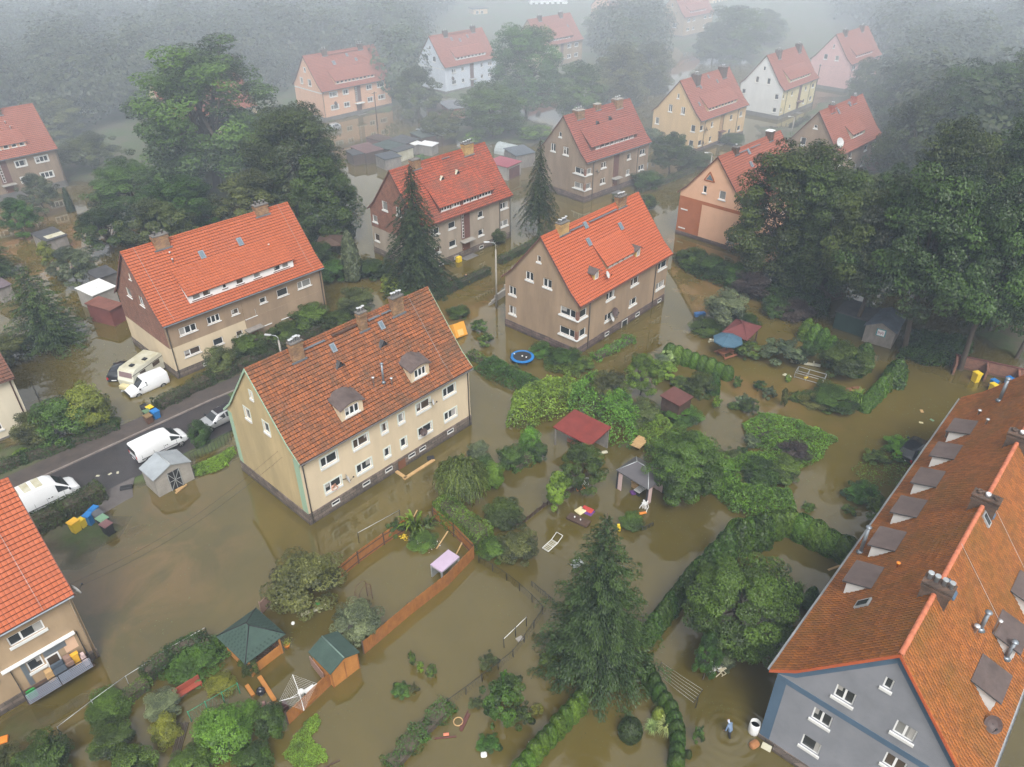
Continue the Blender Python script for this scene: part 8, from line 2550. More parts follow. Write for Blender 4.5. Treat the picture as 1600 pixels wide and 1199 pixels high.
simple('white_cup', 'second small white cup on the dark floating table, farther right', 'cup', G(907, 812, .3), 0, [(-.05, .05, -.05, .05, 0, .12)], WHITE_M, .242, bevel=.03)
simple('cushion', 'pale yellow cushion drifting beside the dark floating table', 'cushion', G(907, 799), .7, [(-.42, .42, -.38, .38, 0, .12)], FOAM, .0, bevel=.05)
simple('cushion', 'red and purple drifting cushion beyond the pale yellow one', 'cushion', G(918, 797), -.6, [(-.5, .5, -.28, .28, 0, .12)], REDCL, .0, bevel=.05)
simple('folded_cloth', 'purple cloth lying under the red cushion', 'cloth', G(917, 799), -.6, [(-.62, .62, -.38, .38, -.02, .04)], PURPLE, .0, bevel=.02)
t = empty('sofa_bed', tuple(G(1003, 768)), PAV.rotation_euler.z, 'wooden table and white slatted bench under the grey pavilion', 'bench')
c = MB()
for k in range(5): c.box(-.8, .8, -.3 + .14 * k, -.2 + .14 * k, .42, .46)
c.build('slats', WHITE_M, t); c = MB(); c.box(-.75, -.68, -.3, .3, -.3, .42); c.box(.68, .75, -.3, .3, -.3, .42); c.build('supports', METAL_D, t)
simple('wooden_table', 'light wooden table top under the grey pavilion', 'table', G(1000, 757), PAV.rotation_euler.z, [(-.9, .9, -.4, .4, .55, .62), (-.85, -.78, -.35, .35, -.4, .55), (.78, .85, -.35, .35, -.4, .55)], PLANK)
simple('cushion', 'small purple cushion floating inside the grey pavilion', 'cushion', G(990, 771), .3, [(-.3, .3, -.25, .25, 0, .2)], PURPLE, bevel=.05)
simple('timber_pallet', 'pale timber board lying on the shrubs above the grey pavilion', 'board', G(998, 698), .9, [(-.9, .9, -.55, .55, .5, .58)] + [(-.9 + .3 * k, -.7 + .3 * k, -.56, .56, .583, .6) for k in range(6)], PLANK)
simple('folding_chair', 'blue-white folding chair lying in water before the red shelter', 'chair', G(878, 742), .5, [(-.5, .5, -.2, .2, .05, .1), (-.5, .5, .22, .3, .05, .12), (-.52, -.46, -.2, .3, .02, .3)], pm('blue_grey_slats', (.16, .19, .25)), tilt=(.2, .1))
simple('white_bag', 'white rubbish lying beside the red shelter near the rusty gate', 'bag', G(943, 710), .3, [(-.5, .4, -.15, .2, .1, .3)], WHITE_D, bevel=.08)
simple('orange_bucket', 'orange bucket caught in the creeper bank right of the pavilion', 'bucket', G(1090, 766), .2, [(-.25, .25, -.25, .25, .1, .5)], pm('orange_red_plastic', (.55, .12, .03)), bevel=.1)
# wooden boards floating by the cellar door of the cream house
simple('floating_planks', 'long timber walkway floating before the cellar door of the cream house', 'plank', G(655, 734), ang((634, 747), (676, 720)), [(-1.9, 1.9, -.16, .16, 0, .1)], PLANK, .0)
simple('floating_planks', 'shorter timber leaf joined at the corner of the floating walkway', 'plank', G(626, 742), ang((618, 737), (634, 748)), [(-.85, .75, -.16, .16, 0, .1)], PLANK, .0)
simple('black_sack', 'black sack at the far end of the floating timber walkway', 'bag', G(673, 717), .2, [(-.35, .35, -.25, .25, -.05, .22)], BLACKPL, bevel=.1)
# inside the fenced garden
simple('timber_beam', 'long honey-coloured beam floating beside the gazebo', 'beam', G(418, 1078), ang((404, 1056), (431, 1098)), [(-1.25, 1.25, -.14, .14, 0, .16)], ORANGE_W)
simple('timber_beam', 'short honey-coloured beam floating left of the long one', 'beam', G(391, 1080), ang((385, 1072), (397, 1090)), [(-.52, .52, -.13, .13, 0, .14)], ORANGE_W)
t = empty('kettle_grill', tuple(G(408, 1082)), 0, 'round black kettle grill lid between the two floating beams', 'grill')
c = MB(); c.lathe([(.03, .42), (.2, .38), (.29, .25), (.32, .08), (.28, -.1), (.12, -.2)], (0, 0, 0), 16); c.build('lid', BLACK_P, t)
c = MB(); c.tube([(-.07, 0, .41), (-.06, 0, .48), (.06, 0, .48), (.07, 0, .41)], .015, 5); c.build('handle', METAL_L, t)
simple('garden_bench', 'honey-coloured wooden bench along the plank fence left of the green-roofed shed', 'bench', G(496, 1086), ang((480, 1100), (508, 1072)), [(-.9, .9, -.18, .18, .3, .36), (-.9, .9, .2, .25, .36, .7), (-.85, -.78, -.15, .2, -.3, .3), (.78, .85, -.15, .2, -.3, .3)], ORANGE_W)
simple('white_crate', 'pile of white boards beside the rotary clothes dryer', 'boards', G(485, 1082), .7, [(-.35, .35, -.25, .25, 0, .3), (-.2, .5, -.3, -.22, .1, .5)], WHITE_M)
simple('white_tray', 'white tray leaning on the plank fence below the bench', 'tray', G(474, 1100), .72, [(-.4, .4, -.2, .2, .1, .18), (-.4, .4, .18, .2, .18, .3)], WHITE_D)
t = MB(); t.lathe([(.13, 0), (.2, .0), (.22, .22), (.2, .3), (.14, .3), (.13, .05)], (0, 0, 0), 14); o = t.build('paper_roll', WHITE_M); to_world(o, G(471, 1084)); tag(o, 'white ring-shaped bucket at the foot of the rotary clothes dryer', 'bucket')
simple('folding_screen', 'striped wooden screen leaning on the left wall of the green-roofed shed', 'screen', G(497, 1052), ang((484, 1036), (508, 1066)), [(-.9 + .2 * k, -.75 + .2 * k, -.03, .03, -.2, .95) for k in range(9)] + [(-.9, .85, .031, .06, .2, .28), (-.9, .85, .031, .06, .7, .78)], pm('pinkish_slats', (.3, .19, .15), var=.2))
simple('board_panel', 'brown board panel on green posts behind the gazebo', 'panel', G(421, 950), ang((411, 962), (431, 940)), [(-.75, .75, -.03, .03, .2, 1.35), (-.8, -.75, -.04, .04, -.4, 1.5), (.75, .8, -.04, .04, -.4, 1.4)], PANEL)
simple('garden_bench', 'long pale bench below the large round olive bush', 'bench', G(492, 958), ang((475, 961), (512, 948)), [(-1.0, 1.0, -.16, .16, .3, .35), (-.9, -.84, -.14, .14, -.3, .3), (.84, .9, -.14, .14, -.3, .3), (.8, .86, -.16, -.1, .35, .7)], WHITE_D)
simple('green_cloth', 'small green and white cloth on the pale bench', 'cloth', G(496, 950), .4, [(-.2, .25, -.12, .12, .36, .5)], BRT_GRN, bevel=.04)
simple('white_ball', 'white ball floating between gazebo and olive bush', 'ball', G(458, 975), 0, [(-.14, .14, -.14, .14, -.05, .2)], WHITE_M, bevel=.12)
t = empty('rose_arch', tuple(G(570, 942)), 1.0, 'rusty metal rose arch rising from the fenced water', 'arch')
c = MB()
for y in (-.25, .25):
 for x in (-.6, .6): c.bar((x, y, -.5), (x, y, 1.5), .035)
 c.tube([(.6 * math.cos(PI * k / 8), y, 1.5 + .5 * math.sin(PI * k / 8)) for k in range(9)], .018, 5)
for x in (-.6, .6):
 for k in range(6): c.bar((x, -.25, .2 + .24 * k), (x, .25, .32 + .24 * k), .02)
c.build('frame', pm('rusty_iron', (.12, .06, .04), var=.3), t)
t = empty('flower_pot', tuple(G(449, 1012)), 0, 'orange pot with yellow flowers at the gazebo corner', 'flower pot')
c = MB(); c.lathe([(.14, -.1), (.22, .3), (.24, .32)], (0, 0, 0), 12); c.build('pot', ORNG_P, t)
l = leaf_mesh('flowers', nrg.normal(size=(220, 3)) * np.array([.16, .16, .13]) + np.array([0, 0, .55]), nrg.normal(size=(220, 3)) + np.array([0, 0, 1]), .05, .035, nrg.random(220), mat=L_YEL); link_mesh('flowers', l, t)
for i, (x, y, c_) in enumerate(((646, 842, PINKCL), (655, 849, WHITE_M), (664, 851, REDCL), (671, 856, PINKCL), (678, 852, WHITE_M), (632, 842, YEL_P))):
 q = leaf_mesh('flower_clump', nrg.normal(size=(60, 3)) * np.array([.2, .2, .08]) + np.array([0, 0, .15]), nrg.normal(size=(60, 3)) + np.array([0, 0, 1.5]), .06, .05, nrg.random(60), mat=c_)
 o = link_mesh('flower_clump', q, None, tuple(G(x, y)))
 tag(o, ['pale pink', 'white', 'red', 'pink right-hand', 'white right-hand', 'yellow left-hand'][i] + ' flower clump below the arching plants in the fence corner', 'flowers')
for i, (a_, b_) in enumerate((((652, 797), (637, 826)), ((700, 830), (682, 858)), ((722, 848), (711, 870)))):
 A_, B_ = G(*a_, 1.2), G(*b_, .1)
 q = MB(); q.bar((0, 0, 0), B_ - A_, .08); o = q.build('fence_brace', PLANK); o.location = A_
 tag(o, ['leftmost', 'middle', 'rightmost'][i] + ' sloping timber brace inside the plank fence corner', 'brace')
simple('red_bench', 'red painted garden bench under the broad shrub in the lower left garden', 'bench', G(296, 1082), ang((280, 1092), (312, 1072)), [(-.9, .9, -.2, .2, .3, .36), (-.9, .9, .2, .25, .36, .85), (-.85, -.78, -.18, .2, -.3, .3), (.78, .85, -.18, .2, -.3, .3)], pm('red_bench_paint', (.27, .06, .035), var=.2))
simple('branch_pile', 'bundle of bare branches beside the yellow-flecked shrub', 'branches', G(282, 1160), ang((272, 1190), (295, 1110)), [(-1.2, 1.3, -.2 + .09 * k, -.15 + .09 * k, .05 + .04 * (k % 3), .11 + .04 * (k % 3)) for k in range(6)], BARK)
simple('garden_waste', 'pinkish flower pots and sacks at the lower end of the plank fence', 'pots', G(412, 1112), .4, [(-.2, .2, -.2, .2, 0, .4), (.3, .6, .1, .4, 0, .3), (-.1, .2, .4, .6, 0, .3)], pm('dull_clay', (.28, .17, .15), var=.3), bevel=.05)
simple('plant_crate', 'dark crate of dry plants beside the plank fence end', 'crate', G(440, 1108), .7, [(-.4, .4, -.3, .3, 0, .35)] + [(-.3 + .2 * k, -.2 + .2 * k, -.2, .2, .35, .5) for k in range(3)], pm('dark_red_brown', (.09, .04, .035), var=.4))
t = MB(); t.tube([(.30 * math.cos(2 * PI * k / 20), .30 * math.sin(2 * PI * k / 20), .03) for k in range(21)], .04, 6); o = t.build('hoop', PLANK); to_world(o, G(716, 1128)); tag(o, 'pale wooden hoop floating in the lower water', 'hoop')
simple('drift_board', 'dark red boards floating right of the pale hoop', 'board', G(727, 1128), 1.2, [(-.7, .6, -.1, .1, 0, .06), (-.5, .8, .12, .2, 0, .05)], MAROON)
simple('drift_board', 'dark red batten below the pale hoop with orange rag', 'board', G(696, 1153), .1, [(-.7, .7, -.05, .05, 0, .06)], MAROON)
simple('orange_rag', 'orange-red rag on the dark red batten', 'rag', G(697, 1149), .1, [(-.18, .2, -.1, .1, .06, .14)], pm('salmon_rag', (.6, .2, .12)), bevel=.04)
simple('white_bag', 'crumpled white bag drifting at the lower middle', 'bag', G(756, 1181), .1, [(-.2, .2, -.18, .18, 0, .22)], WHITE_M, bevel=.1)
simple('drift_board', 'dark stick floating near the bottom edge below the weed carpet', 'board', G(519, 1194), .5, [(-.5, .5, -.05, .05, 0, .05)], DARKWOOD)
t = empty('water_barrel', tuple(G(1177, 1143)), 0, 'open white rain barrel at the corner of the blue-grey gable', 'barrel')
c = MB(); c.lathe([(.32, -.4), (.36, .2), (.36, .55), (.33, .95), (.29, .95), (.30, .6)], (0, 0, 0), 20); c.build('barrel_wall', WHITE_W, t)
c = MB(); c.lathe([(.0, .62), (.3, .62)], (0, 0, 0), 20); c.build('rainwater', GLASS_B, t)
simple('rounded_pot', 'large rust-brown pot lying below the white rain barrel', 'pot', G(1178, 1165), .5, [(-.35, .35, -.25, .25, -.1, .35)], pm('rust_clay', (.30, .13, .05), var=.25), bevel=.2)
simple('white_board', 'white board leaning on the stone base right of the rust-brown pot', 'board', G(1196, 1172), -.6, [(-.3, .3, -.02, .02, 0, .4)], WHITE_D, tilt=(-.6, 0))
simple('drift_board', 'yellow plank under the gutter of the rust-red roof', 'board', G(1303, 888), .4, [(-.6, .6, -.08, .08, 0, .07)], PLANK)
simple('blue_bucket', 'blue bucket with white bag beside the lower left thuja row', 'bucket', G(827, 1176), .3, [(-.16, .16, -.16, .16, 0, .4)], BLUE_P, bevel=.08)
simple('white_bag', 'small white bag on the blue bucket by the thuja row', 'bag', G(829, 1168), .3, [(-.16, .16, -.12, .12, .4, .6)], WHITE_M, bevel=.08)
simple('grey_wheelbarrow', 'dark blue-grey tub behind the small fruit tree by the clothes lines', 'tub', G(1096, 1030), .3, [(-.35, .35, -.3, .3, 0, .5)], GRY_P, bevel=.08)
simple('white_post', 'white wooden post by the bottom edge right of the thuja balls', 'post', G(1053, 1195), .1, [(-.12, .12, -.05, .05, -.3, .45)], WHITE_D)
simple('stone_slab', 'pale stone slab in the water beside the short white rail', 'slab', G(812, 999), .6, [(-.25, .25, -.18, .18, -.05, .08)], CONC)
simple('drift_wreck', 'grey plastic sheet half hidden behind the massive spruce tip', 'sheet', G(902, 882), .6, [(-.5, .5, -.25, .25, 0, .1), (-.2, .5, .3, .4, 0, .2)], METAL_L)
simple('yellow_ornament', 'yellow-orange garden ornament beside the spruce tip', 'ornament', G(967, 830), .1, [(-.12, .12, -.12, .12, 0, .5), (-.2, .05, -.1, .1, .5, .8)], YEL_P, bevel=.06)
# trampoline
t = empty('trampoline', tuple(G(816, 564)), 0, 'round trampoline with bright blue rim beside the brown gable', 'trampoline')
c = MB()
n = 24
for k in range(n):
 a0, a1 = 2 * PI * k / n, 2 * PI * (k + 1) / n
 for r0, r1, z0, z1 in ((1.05, 1.35, .62, .62), (1.35, 1.37, .62, .52)):
  c.poly([(r0 * math.cos(a0), r0 * math.sin(a0), z0), (r1 * math.cos(a0), r1 * math.sin(a0), z1), (r1 * math.cos(a1), r1 * math.sin(a1), z1), (r0 * math.cos(a1), r0 * math.sin(a1), z0)])
c.build('rim_pad', BLUE_P, t)
c = MB(); c.lathe([(.0, .58), (1.07, .6)], (0, 0, 0), 24); c.build('jumping_mat', BLACKPL, t)
for k in range(4):
 a0 = PI / 2 * k + .4
 c = MB(); c.tube([(1.2 * math.cos(a0), 1.2 * math.sin(a0), .6), (1.25 * math.cos(a0), 1.25 * math.sin(a0), -.4)], .03, 6); c.build('leg', METAL_D, t)
c = MB(); c.bar((-1.3, -.2, -.3), (-1.3, -.2, 1.5), .05); c.bar((-1.3, .2, -.3), (-1.3, .2, 1.5), .05)
for k in range(6): c.bar((-1.3, -.2, .1 + .25 * k), (-1.3, .2, .1 + .25 * k), .04)
c.build('ladder', METAL_D, t)
for i, (x, y) in enumerate(((0, 0), (.45, -.25), (-.9, .5))):
 simple('plastic_bottle', ['white scrap at the centre', 'white scrap on the right side', 'white scrap by the ladder'][i] + ' of the blue-rimmed trampoline', 'litter', G(816, 564) + Vector((x, y, 0)), i, [(-.08, .08, -.05, .05, 0, .1)], WHITE_M, .61)
# orange play house
p = G(722, 527)
t = empty('play_house', (p.x, p.y, .1), ang((712, 528), (732, 518)), 'overturned yellow-orange play house beside the flooded street', 'play house')
c = MB()
c.box(-.9, .9, -.1, .1, 0, 1.7); c.box(-.9, -.8, .1, .9, 0, 1.7); c.box(.8, .9, .1, .9, 0, 1.7); c.box(-.9, .9, .1, .9, -.05, .05)
c.build('shell', pm('yellow_orange_plastic', (.62, .28, .035), var=.1), t, bevel=.06)
c = MB(); c.box(-.55, .3, -.14, -.101, .15, .9); c.build('door_panel', pm('pale_orange_plastic', (.66, .42, .14)), t)
t.rotation_euler = (-.5, .12, t.rotation_euler.z)
# small things of the street side
simple('concrete_wall', 'short pale concrete wall with steps beside the flooded street', 'wall', G(782, 466), ang((770, 470), (788, 458)), [(-1.2, 1.2, -.12, .12, -.4, .9), (-2.0, -1.2, -.1, .1, -.4, .5), (-2.6, -2.0, -.1, .1, -.4, .3), (1.0, 1.2, -.12, .12, .9, 1.5)], CONC)
simple('yellow_box', 'yellow box beside the door step of the weathered red-roofed house', 'box', G(717, 409), .8, [(-.38, .38, -.25, .25, 0, .75), (-.2, .2, -.28, -.251, .2, .55)], YEL_P)
# picnic set with blue parasol
p = G(1133, 556)
t = empty('parasol', (p.x, p.y, 0), 0, 'large grey-blue octagonal parasol over a picnic table', 'parasol')
c = MB()
rr = 1.7
pts = [(rr * math.cos(PI / 4 * k + .2), rr * math.sin(PI / 4 * k + .2), 2.15) for k in range(8)]
for k in range(8):
 a_, b_ = Vector(pts[k]), Vector(pts[(k + 1) % 8])
 c.poly([a_, b_, (0, 0, 2.75)]); c.poly([a_, b_, b_ - Vector((0, 0, .16)), a_ - Vector((0, 0, .16))])
c.build('canopy', BLUE_C, t)
c = MB(); c.tube([(0, 0, -.4), (0, 0, 2.85)], .035, 8); c.build('pole', DARKWOOD, t)
c = MB()
for k in range(8): c.tube([Vector(pts[k]) + Vector((0, 0, .01)), (0, 0, 2.76)], .018, 4)
c.build('rib', pm('dark_blue_seam', (.06, .13, .2)), t)
c = MB()
for k in range(8):
 a0, a1 = PI / 4 * k + .2, PI / 4 * (k + 1) + .2
 c.poly([(.4 * math.cos(a0), .4 * math.sin(a0), 2.72), (.4 * math.cos(a1), .4 * math.sin(a1), 2.72), (0, 0, 2.86)])
c.build('vent_cap', BLUE_C, t)
t = empty('picnic_table', (p.x, p.y, -.1), .5, 'reddish wooden picnic table with benches under the blue parasol', 'table')
c = MB(); c.box(-.9, .9, -.42, .42, .72, .77); c.build('top', pm('red_brown_wood', (.26, .10, .05), var=.2), t)
for y in (-.85, .85):
 c = MB(); c.box(-.9, .9, y - .14, y + .14, .42, .46); c.build('bench_seat', bpy.data.materials['red_brown_wood'], t)
for x in (-.65, .65):
 c = MB(); c.bar((x, -.9, .42), (x, .9, .42), .07); c.bar((x, -.4, .72), (x, -.75, 0), .07); c.bar((x, .4, .72), (x, .75, 0), .07); c.build('leg_frame', bpy.data.materials['red_brown_wood'], t)
# metal frame bed
t = empty('cold_frame', tuple(G(1265, 592)), ang((1243, 594), (1285, 606)), 'metal frame of a low bed standing in water beside the dark fruit bush', 'frame')
c = MB()
for y in (-.7, .7):
 for z in (.15, .7): c.bar((-1.5, y, z), (1.5, y, z), .05)
for x in (-1.5, -.3, 1.5):
 for y in (-.7, .7): c.bar((x, y, -.4), (x, y, .7), .05)
 c.bar((x, -.7, .7), (x, .7, .7), .05)
c.build('frame', METAL_L, t)
simple('yellow_toy', 'yellow toy inside the metal frame bed', 'toy', G(1258, 592), .3, [(-.15, .2, -.1, .1, 0, .2), (.25, .4, 0, .15, 0, .15)], YEL_P, .02, bevel=.05)
simple('white_bench', 'pale overturned bench above the metal frame bed', 'bench', G(1258, 570), ang((1235, 568), (1278, 575)), [(-1.6, 1.6, -.2, .2, .1, .25), (-1.3, -1.2, -.25, .25, .1, .5), (.8, .9, -.25, .25, .1, .5)], WHITE_D)
simple('brown_shelf', 'rust-brown low shelf with white pots below the fruit bush', 'shelf', G(1328, 612), ang((1310, 610), (1345, 606)), [(-1.3, 1.3, -.3, .3, .2, .3), (-1.2, -1.1, -.25, .25, -.3, .2), (1.1, 1.2, -.25, .25, -.3, .2), (.2, .9, -.2, .2, .3, .45)], pm('rust_wood', (.2, .08, .045), var=.3))
for i, (x, y) in enumerate(((1207, 450), (1214, 457), (1197, 467))):
 simple('white_chair', ['left of the two white things', 'right of the two white things', 'lowest white frame'][i] + ' under the large dark round tree', 'chair', G(x, y), .4 * i, [(-.4, .4, -.25, .25, .3, .4), (-.4, -.32, -.25, .25, -.2, .9)], WHITE_D)
simple('blue_trough', 'blue trough left of the silvery green bush', 'trough', G(1093, 494), .2, [(-.7, .7, -.3, .3, 0, .5)], pm('dull_blue_plastic', (.05, .14, .33)), bevel=.06)
simple('white_sheets', 'white sheet lying over the bed left of the blue parasol', 'sheet', G(1098, 508), .3, [(-.8, .8, -.3, .3, .1, .2)], WHITE_D, tilt=(.2, .1))
simple('white_pots', 'pile of white pots at the edge of the blue parasol', 'pots', G(1112, 534), .2, [(-.3, .0, -.1, .2, 0, .35), (.05, .3, -.2, .1, 0, .3), (-.5, -.32, -.2, .0, 0, .2)], WHITE_D, bevel=.05)
for i, (x, y, w_) in enumerate(((1232, 589, .3), (1226, 586, .25), (1440, 643, .25), (1456, 657, .2), (1439, 661, .2), (1186, 553, .18), (1120, 508, .2), (640, 255, .3))):
 simple('floating_scrap', ['pale scrap beside the metal frame bed', 'second pale scrap beside the metal frame bed', 'yellowish scrap floating before the rust-red roof', 'greenish scrap floating near the rust-red roof', 'yellow scrap floating above the black car', 'white scrap right of the wine-red pavilion', 'white scrap above the blue parasol', 'pale drum between the allotment sheds'][i], 'litter', G(x, y), i * .7, [(-w_, w_, -w_ * .6, w_ * .6, 0, .08)], [WHITE_D, WHITE_D, PLANK, GRN_P, FOAM, WHITE_M, WHITE_M, WHITE_W][i], bevel=.03)
for i, (x, y) in enumerate(((153, 744), (172, 741), (184, 739))):
 simple('litter', ['left', 'middle', 'right'][i] + ' scrap of white litter on the wet street', 'litter', G(x, y, .15), i, [(-.16, .16, -.1, .1, 0, .03)], WHITE_D, .165)
simple('black_sack', 'black rubbish sack at the edge of the driveway', 'bag', G(198, 764), .3, [(-.55, .55, -.3, .3, 0, .28)], BLACKPL, .0, bevel=.14)
simple('lounge_cover', 'folded grey lounge cushions by the house corner at the bottom left', 'cushion', G(4, 1158), .4, [(-.35, .35, -.25, .25, 0, .2)], ORNG_P, bevel=.06)
# things on the balcony
bm = HA.root.matrix_basis
def on_balcony(name, label, cat, x, y, boxes, mat, z=.9, bevel=.02):
 q = MB()
 for b_ in boxes: q.box(*b_)
 o = q.build(name, mat, bevel=bevel)
 v = bm @ Vector((x, y, z + .005)); o.location = v; o.rotation_euler = (0, 0, HA.th)
 return tag(o, label, cat)
on_balcony('cloth_bundle', 'bright green cloth bundle at the left end of the balcony', 'cloth', 13.95, -1.0, [(-.3, .3, -.18, .18, 0, .7)], BRT_GRN, bevel=.12)
on_balcony('covered_chair', 'dark grey covered seat in the middle of the balcony', 'chair', 15.9, -.75, [(-.4, .4, -.35, .35, 0, .75), (-.4, .4, .2, .35, .75, 1.2)], pm('slate_cloth', (.06, .075, .095), var=.2), bevel=.15)
on_balcony('cardboard_box', 'cardboard box stack left of the covered seat', 'box', 15.3, -.45, [(-.25, .25, -.25, .25, 0, .5), (-.22, .2, -.2, .2, .5, .9)], PLANK)
on_balcony('cardboard_box', 'tall cardboard box right of the covered seat', 'box', 16.55, -.4, [(-.2, .2, -.2, .2, 0, 1.1), (-.25, .25, -.3, -.2, .4, .75)], PANEL)
on_balcony('yellow_tray', 'yellow tray on the right part of the balcony', 'tray', 17.0, -.4, [(-.25, .25, -.15, .15, .9, 1.0), (-.2, .2, -.12, .12, 0, .9)], pm('yellow_tray_plastic', (.7, .38, .03)))
on_balcony('flower_box', 'plant pots at the right end of the balcony', 'pots', 17.4, -.7, [(-.15, .15, -.4, .3, 0, .5), (-.1, .12, -.1, .2, .5, .85)], PINKCL)
# ------------------------------------------------------------------ people
def person(label, p, rz, joints, edges, radii, mats, zmat, z=0.0, extra=()):
 """one continuous skinned figure; faces take their clothing material by position"""
 me = bpy.data.meshes.new('person')
 me.from_pydata(joints, edges, [])
 o = bpy.data.objects.new('person', me)
 COL.objects.link(o)
 sk = o.modifiers.new('skin', 'SKIN')
 sv = me.skin_vertices[0].data
 for i, r_ in enumerate(radii): sv[i].radius = r_ if isinstance(r_, tuple) else (r_, r_)
 sv[0].use_root = True
 ss = o.modifiers.new('subsurf', 'SUBSURF'); ss.levels = 2; ss.render_levels = 2
 dg = bpy.context.evaluated_depsgraph_get()
 ev = bpy.data.meshes.new_from_object(o.evaluated_get(dg))
 bpy.data.objects.remove(o)
 for m_ in mats: ev.materials.append(m_)
 for f in ev.polygons:
  f.material_index = zmat(f.center); f.use_smooth = True
 r_ = link_mesh('person', ev, None, (p.x, p.y, z), rz)
 return tag(r_, label, 'person')
JACKET = pm('blue_grey_jacket', (.14, .20, .30), var=.15)
TROUS = pm('black_trousers', (.012, .012, .014), var=.2)
PALECAP = pm('pale_blue_hood', (.42, .48, .60), var=.1)
DARKJ = pm('dark_plum_jacket', (.06, .04, .05), var=.2)
HAIR = pm('brown_hair', (.045, .028, .018), var=.3)
def hand(j, e, r_, wrist, d, s_):
 """palm and five bent fingers from the wrist along d"""
 d = Vector(d).normalized(); side = d.cross(Vector((0, 0, 1))).normalized() * s_; up = side.cross(d)
 b = len(j); W_ = Vector(j[wrist])
 j.append(tuple(W_ + d * .05)); e.append((wrist, b)); r_.append((.030, .018))
 for k, (off, L_) in enumerate(((-.03, .075), (-.01, .085), (.01, .08), (.03, .065))):
  a = len(j)
  j.append(tuple(W_ + d * .09 + side * off)); j.append(tuple(W_ + d * (.09 + L_ * .6) + side * off * 1.1 - up * .012)); j.append(tuple(W_ + d * (.09 + L_) + side * off * 1.1 - up * .04))
  e += [(b, a), (a, a + 1), (a + 1, a + 2)]; r_ += [.010, .009, .008]
 a = len(j)
 j.append(tuple(W_ + d * .04 + side * -.045)); j.append(tuple(W_ + d * .08 + side * -.07 - up * .01)); e += [(b, a), (a, a + 1)]; r_ += [.012, .009]
def wader(lean=.35, arm_l=(.25, -.05, .75), arm_r=(.3, .25, .8), el=(.2, -.25, .95), er=(.18, .3, 1.0)):
 """figure walking towards +x, knee deep, bent forward"""
 j = [(0, 0, .88), (.06, 0, 1.08), (.16, 0, 1.28), (.22, 0, 1.42), (.28, 0, 1.50), (.34, 0, 1.60), (.36, 0, 1.69),
         (.02, -.10, .84), (.16, -.11, .46), (.06, -.11, .05), (.02, .10, .84), (-.06, .11, .46), (-.22, .11, .08),
         (.18, -.19, 1.36), el, arm_l, (.18, .19, 1.36), er, arm_r, (.20, -.11, .0), (-.08, .11, .02)]
 e = [(0, 1), (1, 2), (2, 3), (3, 4), (4, 5), (5, 6), (0, 7), (7, 8), (8, 9), (0, 10), (10, 11), (11, 12), (2, 13), (13, 14), (14, 15), (2, 16), (16, 17), (17, 18), (9, 19), (12, 20)]
 r_ = [(.16, .13), (.15, .12), (.18, .13), (.09, .08), (.06, .06), (.10, .085), (.075, .07), (.10, .10), (.075, .075), (.055, .055), (.10, .10), (.075, .075), (.055, .055), (.065, .065), (.05, .05), (.035, .035), (.065, .065), (.05, .05), (.035, .035), (.04, .04), (.04, .04)]
 hand(j, e, r_, 15, Vector(arm_l) - Vector(el), 1)
 hand(j, e, r_, 18, Vector(arm_r) - Vector(er), -1)
 return j, e, r_
j, e, r_ = wader()
def zm(c):
 if c.z > 1.5 and c.x > .2: return 3 if (c.x > .36 and c.z < 1.68) else 2
 if c.z < .93: return 1 if not (abs(c.y) > .16 and c.x > .15) else 3
 return 0
P1 = person('person in a pale blue hood and black trousers wading through rippled water beside the gable', PERS, 2.2, j, e, r_, [JACKET, TROUS, PALECAP, SKIN], zm, -.35)
j, e, r_ = wader(arm_l=(.42, -.12, .82), arm_r=(.42, .12, .82), el=(.28, -.26, 1.0), er=(.28, .26, 1.0))
P2 = person('person with pale hat and dark jacket wading along the flat street hedge', G(727, 441), ang((727, 441), (733, 446)), j, e, r_, [DARKJ, pm('blue_jeans', (.05, .06, .12)), pm('cream_hat', (.6, .55, .5)), SKIN], zm, -.35)
t = empty('hand_cart', tuple(G(730, 444)), .8, 'small yellow hand cart pushed by the wading person in the street', 'cart')
c = MB(); c.box(-.35, .35, -.25, .25, .15, .4); c.build('tray', YEL_P, t, bevel=.05)
c = MB(); c.bar((-.35, -.2, .4), (-.7, -.2, .75), .035); c.bar((-.35, .2, .4), (-.7, .2, .75), .035); c.bar((-.7, -.2, .75), (-.7, .2, .75), .035); c.build('handle', YEL_P, t)
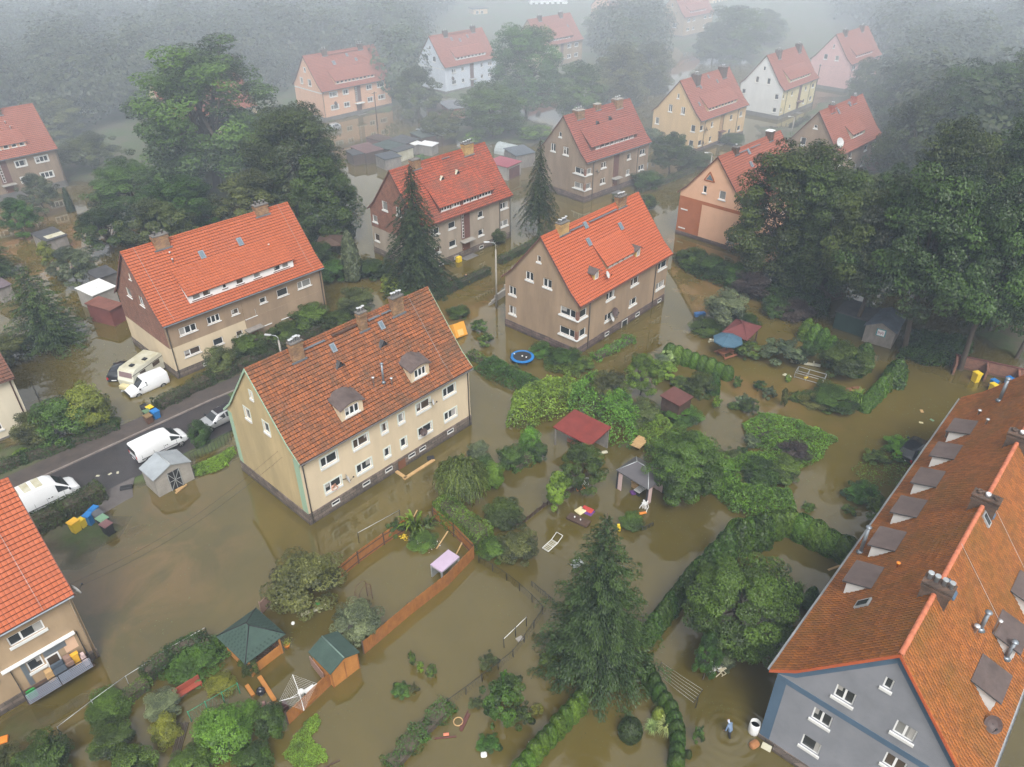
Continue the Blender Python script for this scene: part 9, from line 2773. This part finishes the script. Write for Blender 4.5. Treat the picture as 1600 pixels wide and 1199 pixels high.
for y in (-.28, .28):
 c = MB(); c.tube([(.1, y - .03, .12), (.1, y + .03, .12)], .14, 12); c.build('wheel', TYRE, t)
# person leaning out of the ground floor window of the cream house
j = [(0, .25, -.35), (0, .12, -.12), (0, -.02, .08), (0, -.08, .2), (0, -.14, .28), (0, -.2, .38), (0, -.2, .47), (-.2, -.02, .05), (-.30, -.16, -.16), (-.12, -.28, -.14), (.2, -.02, .05), (.30, -.16, -.16), (.12, -.28, -.13)]
e = [(0, 1), (1, 2), (2, 3), (3, 4), (4, 5), (5, 6), (2, 7), (7, 8), (8, 9), (2, 10), (10, 11), (11, 12)]
r_ = [(.15, .12), (.15, .12), (.17, .12), (.09, .08), (.06, .06), (.10, .09), (.075, .08), .065, .05, .036, .065, .05, .036]
hand(j, e, r_, 9, (.8, -.3, 0), 1); hand(j, e, r_, 12, (-.8, -.3, 0), -1)
v = HC.root.matrix_basis @ Vector((2.78, .0, 2.50))
P3 = person('bare-shouldered person leaning out of the lowest left window of the cream house', v, HC.th, j, e, r_, [SKIN, HAIR], lambda c: 1 if (c.z > .36 and c.y > -.24) or c.z > .46 else 0, v.z)
def face(o, c, fwd, s_=1.0):
 """eyes, nose and ears in the mesh of the head's hair/features child"""
 c = Vector(c); f = Vector(fwd).normalized(); l = Vector((0, 0, 1)).cross(f).normalized(); u = f.cross(l)
 q = MB()
 for sg in (-1, 1):
  k = c + f * .092 * s_ + l * .035 * sg + u * .01
  q.lathe([(.002, -.012), (.012, -.006), (.012, .006), (.002, .012)], tuple(k), 8, 0)
  k = c + l * .10 * sg
  q.lathe([(.004, -.03), (.018, -.012), (.018, .014), (.004, .03)], tuple(k), 8, 1)
 q.bar(c + f * .09 + u * .005, c + f * .118 - u * .03, .02, .02, 1)
 q.bar(c + f * .093 - u * .052 - l * .025, c + f * .093 - u * .052 + l * .025, .012, .012, 2)
 q.build('face', [BLACKPL, SKIN, pm('lips', (.3, .1, .08))], o)
face(P1, (.345, 0, 1.62), (1, 0, -.25)); face(P2, (.345, 0, 1.62), (1, 0, -.25)); face(P3, (0, -.2, .40), (0, -1, -.2))
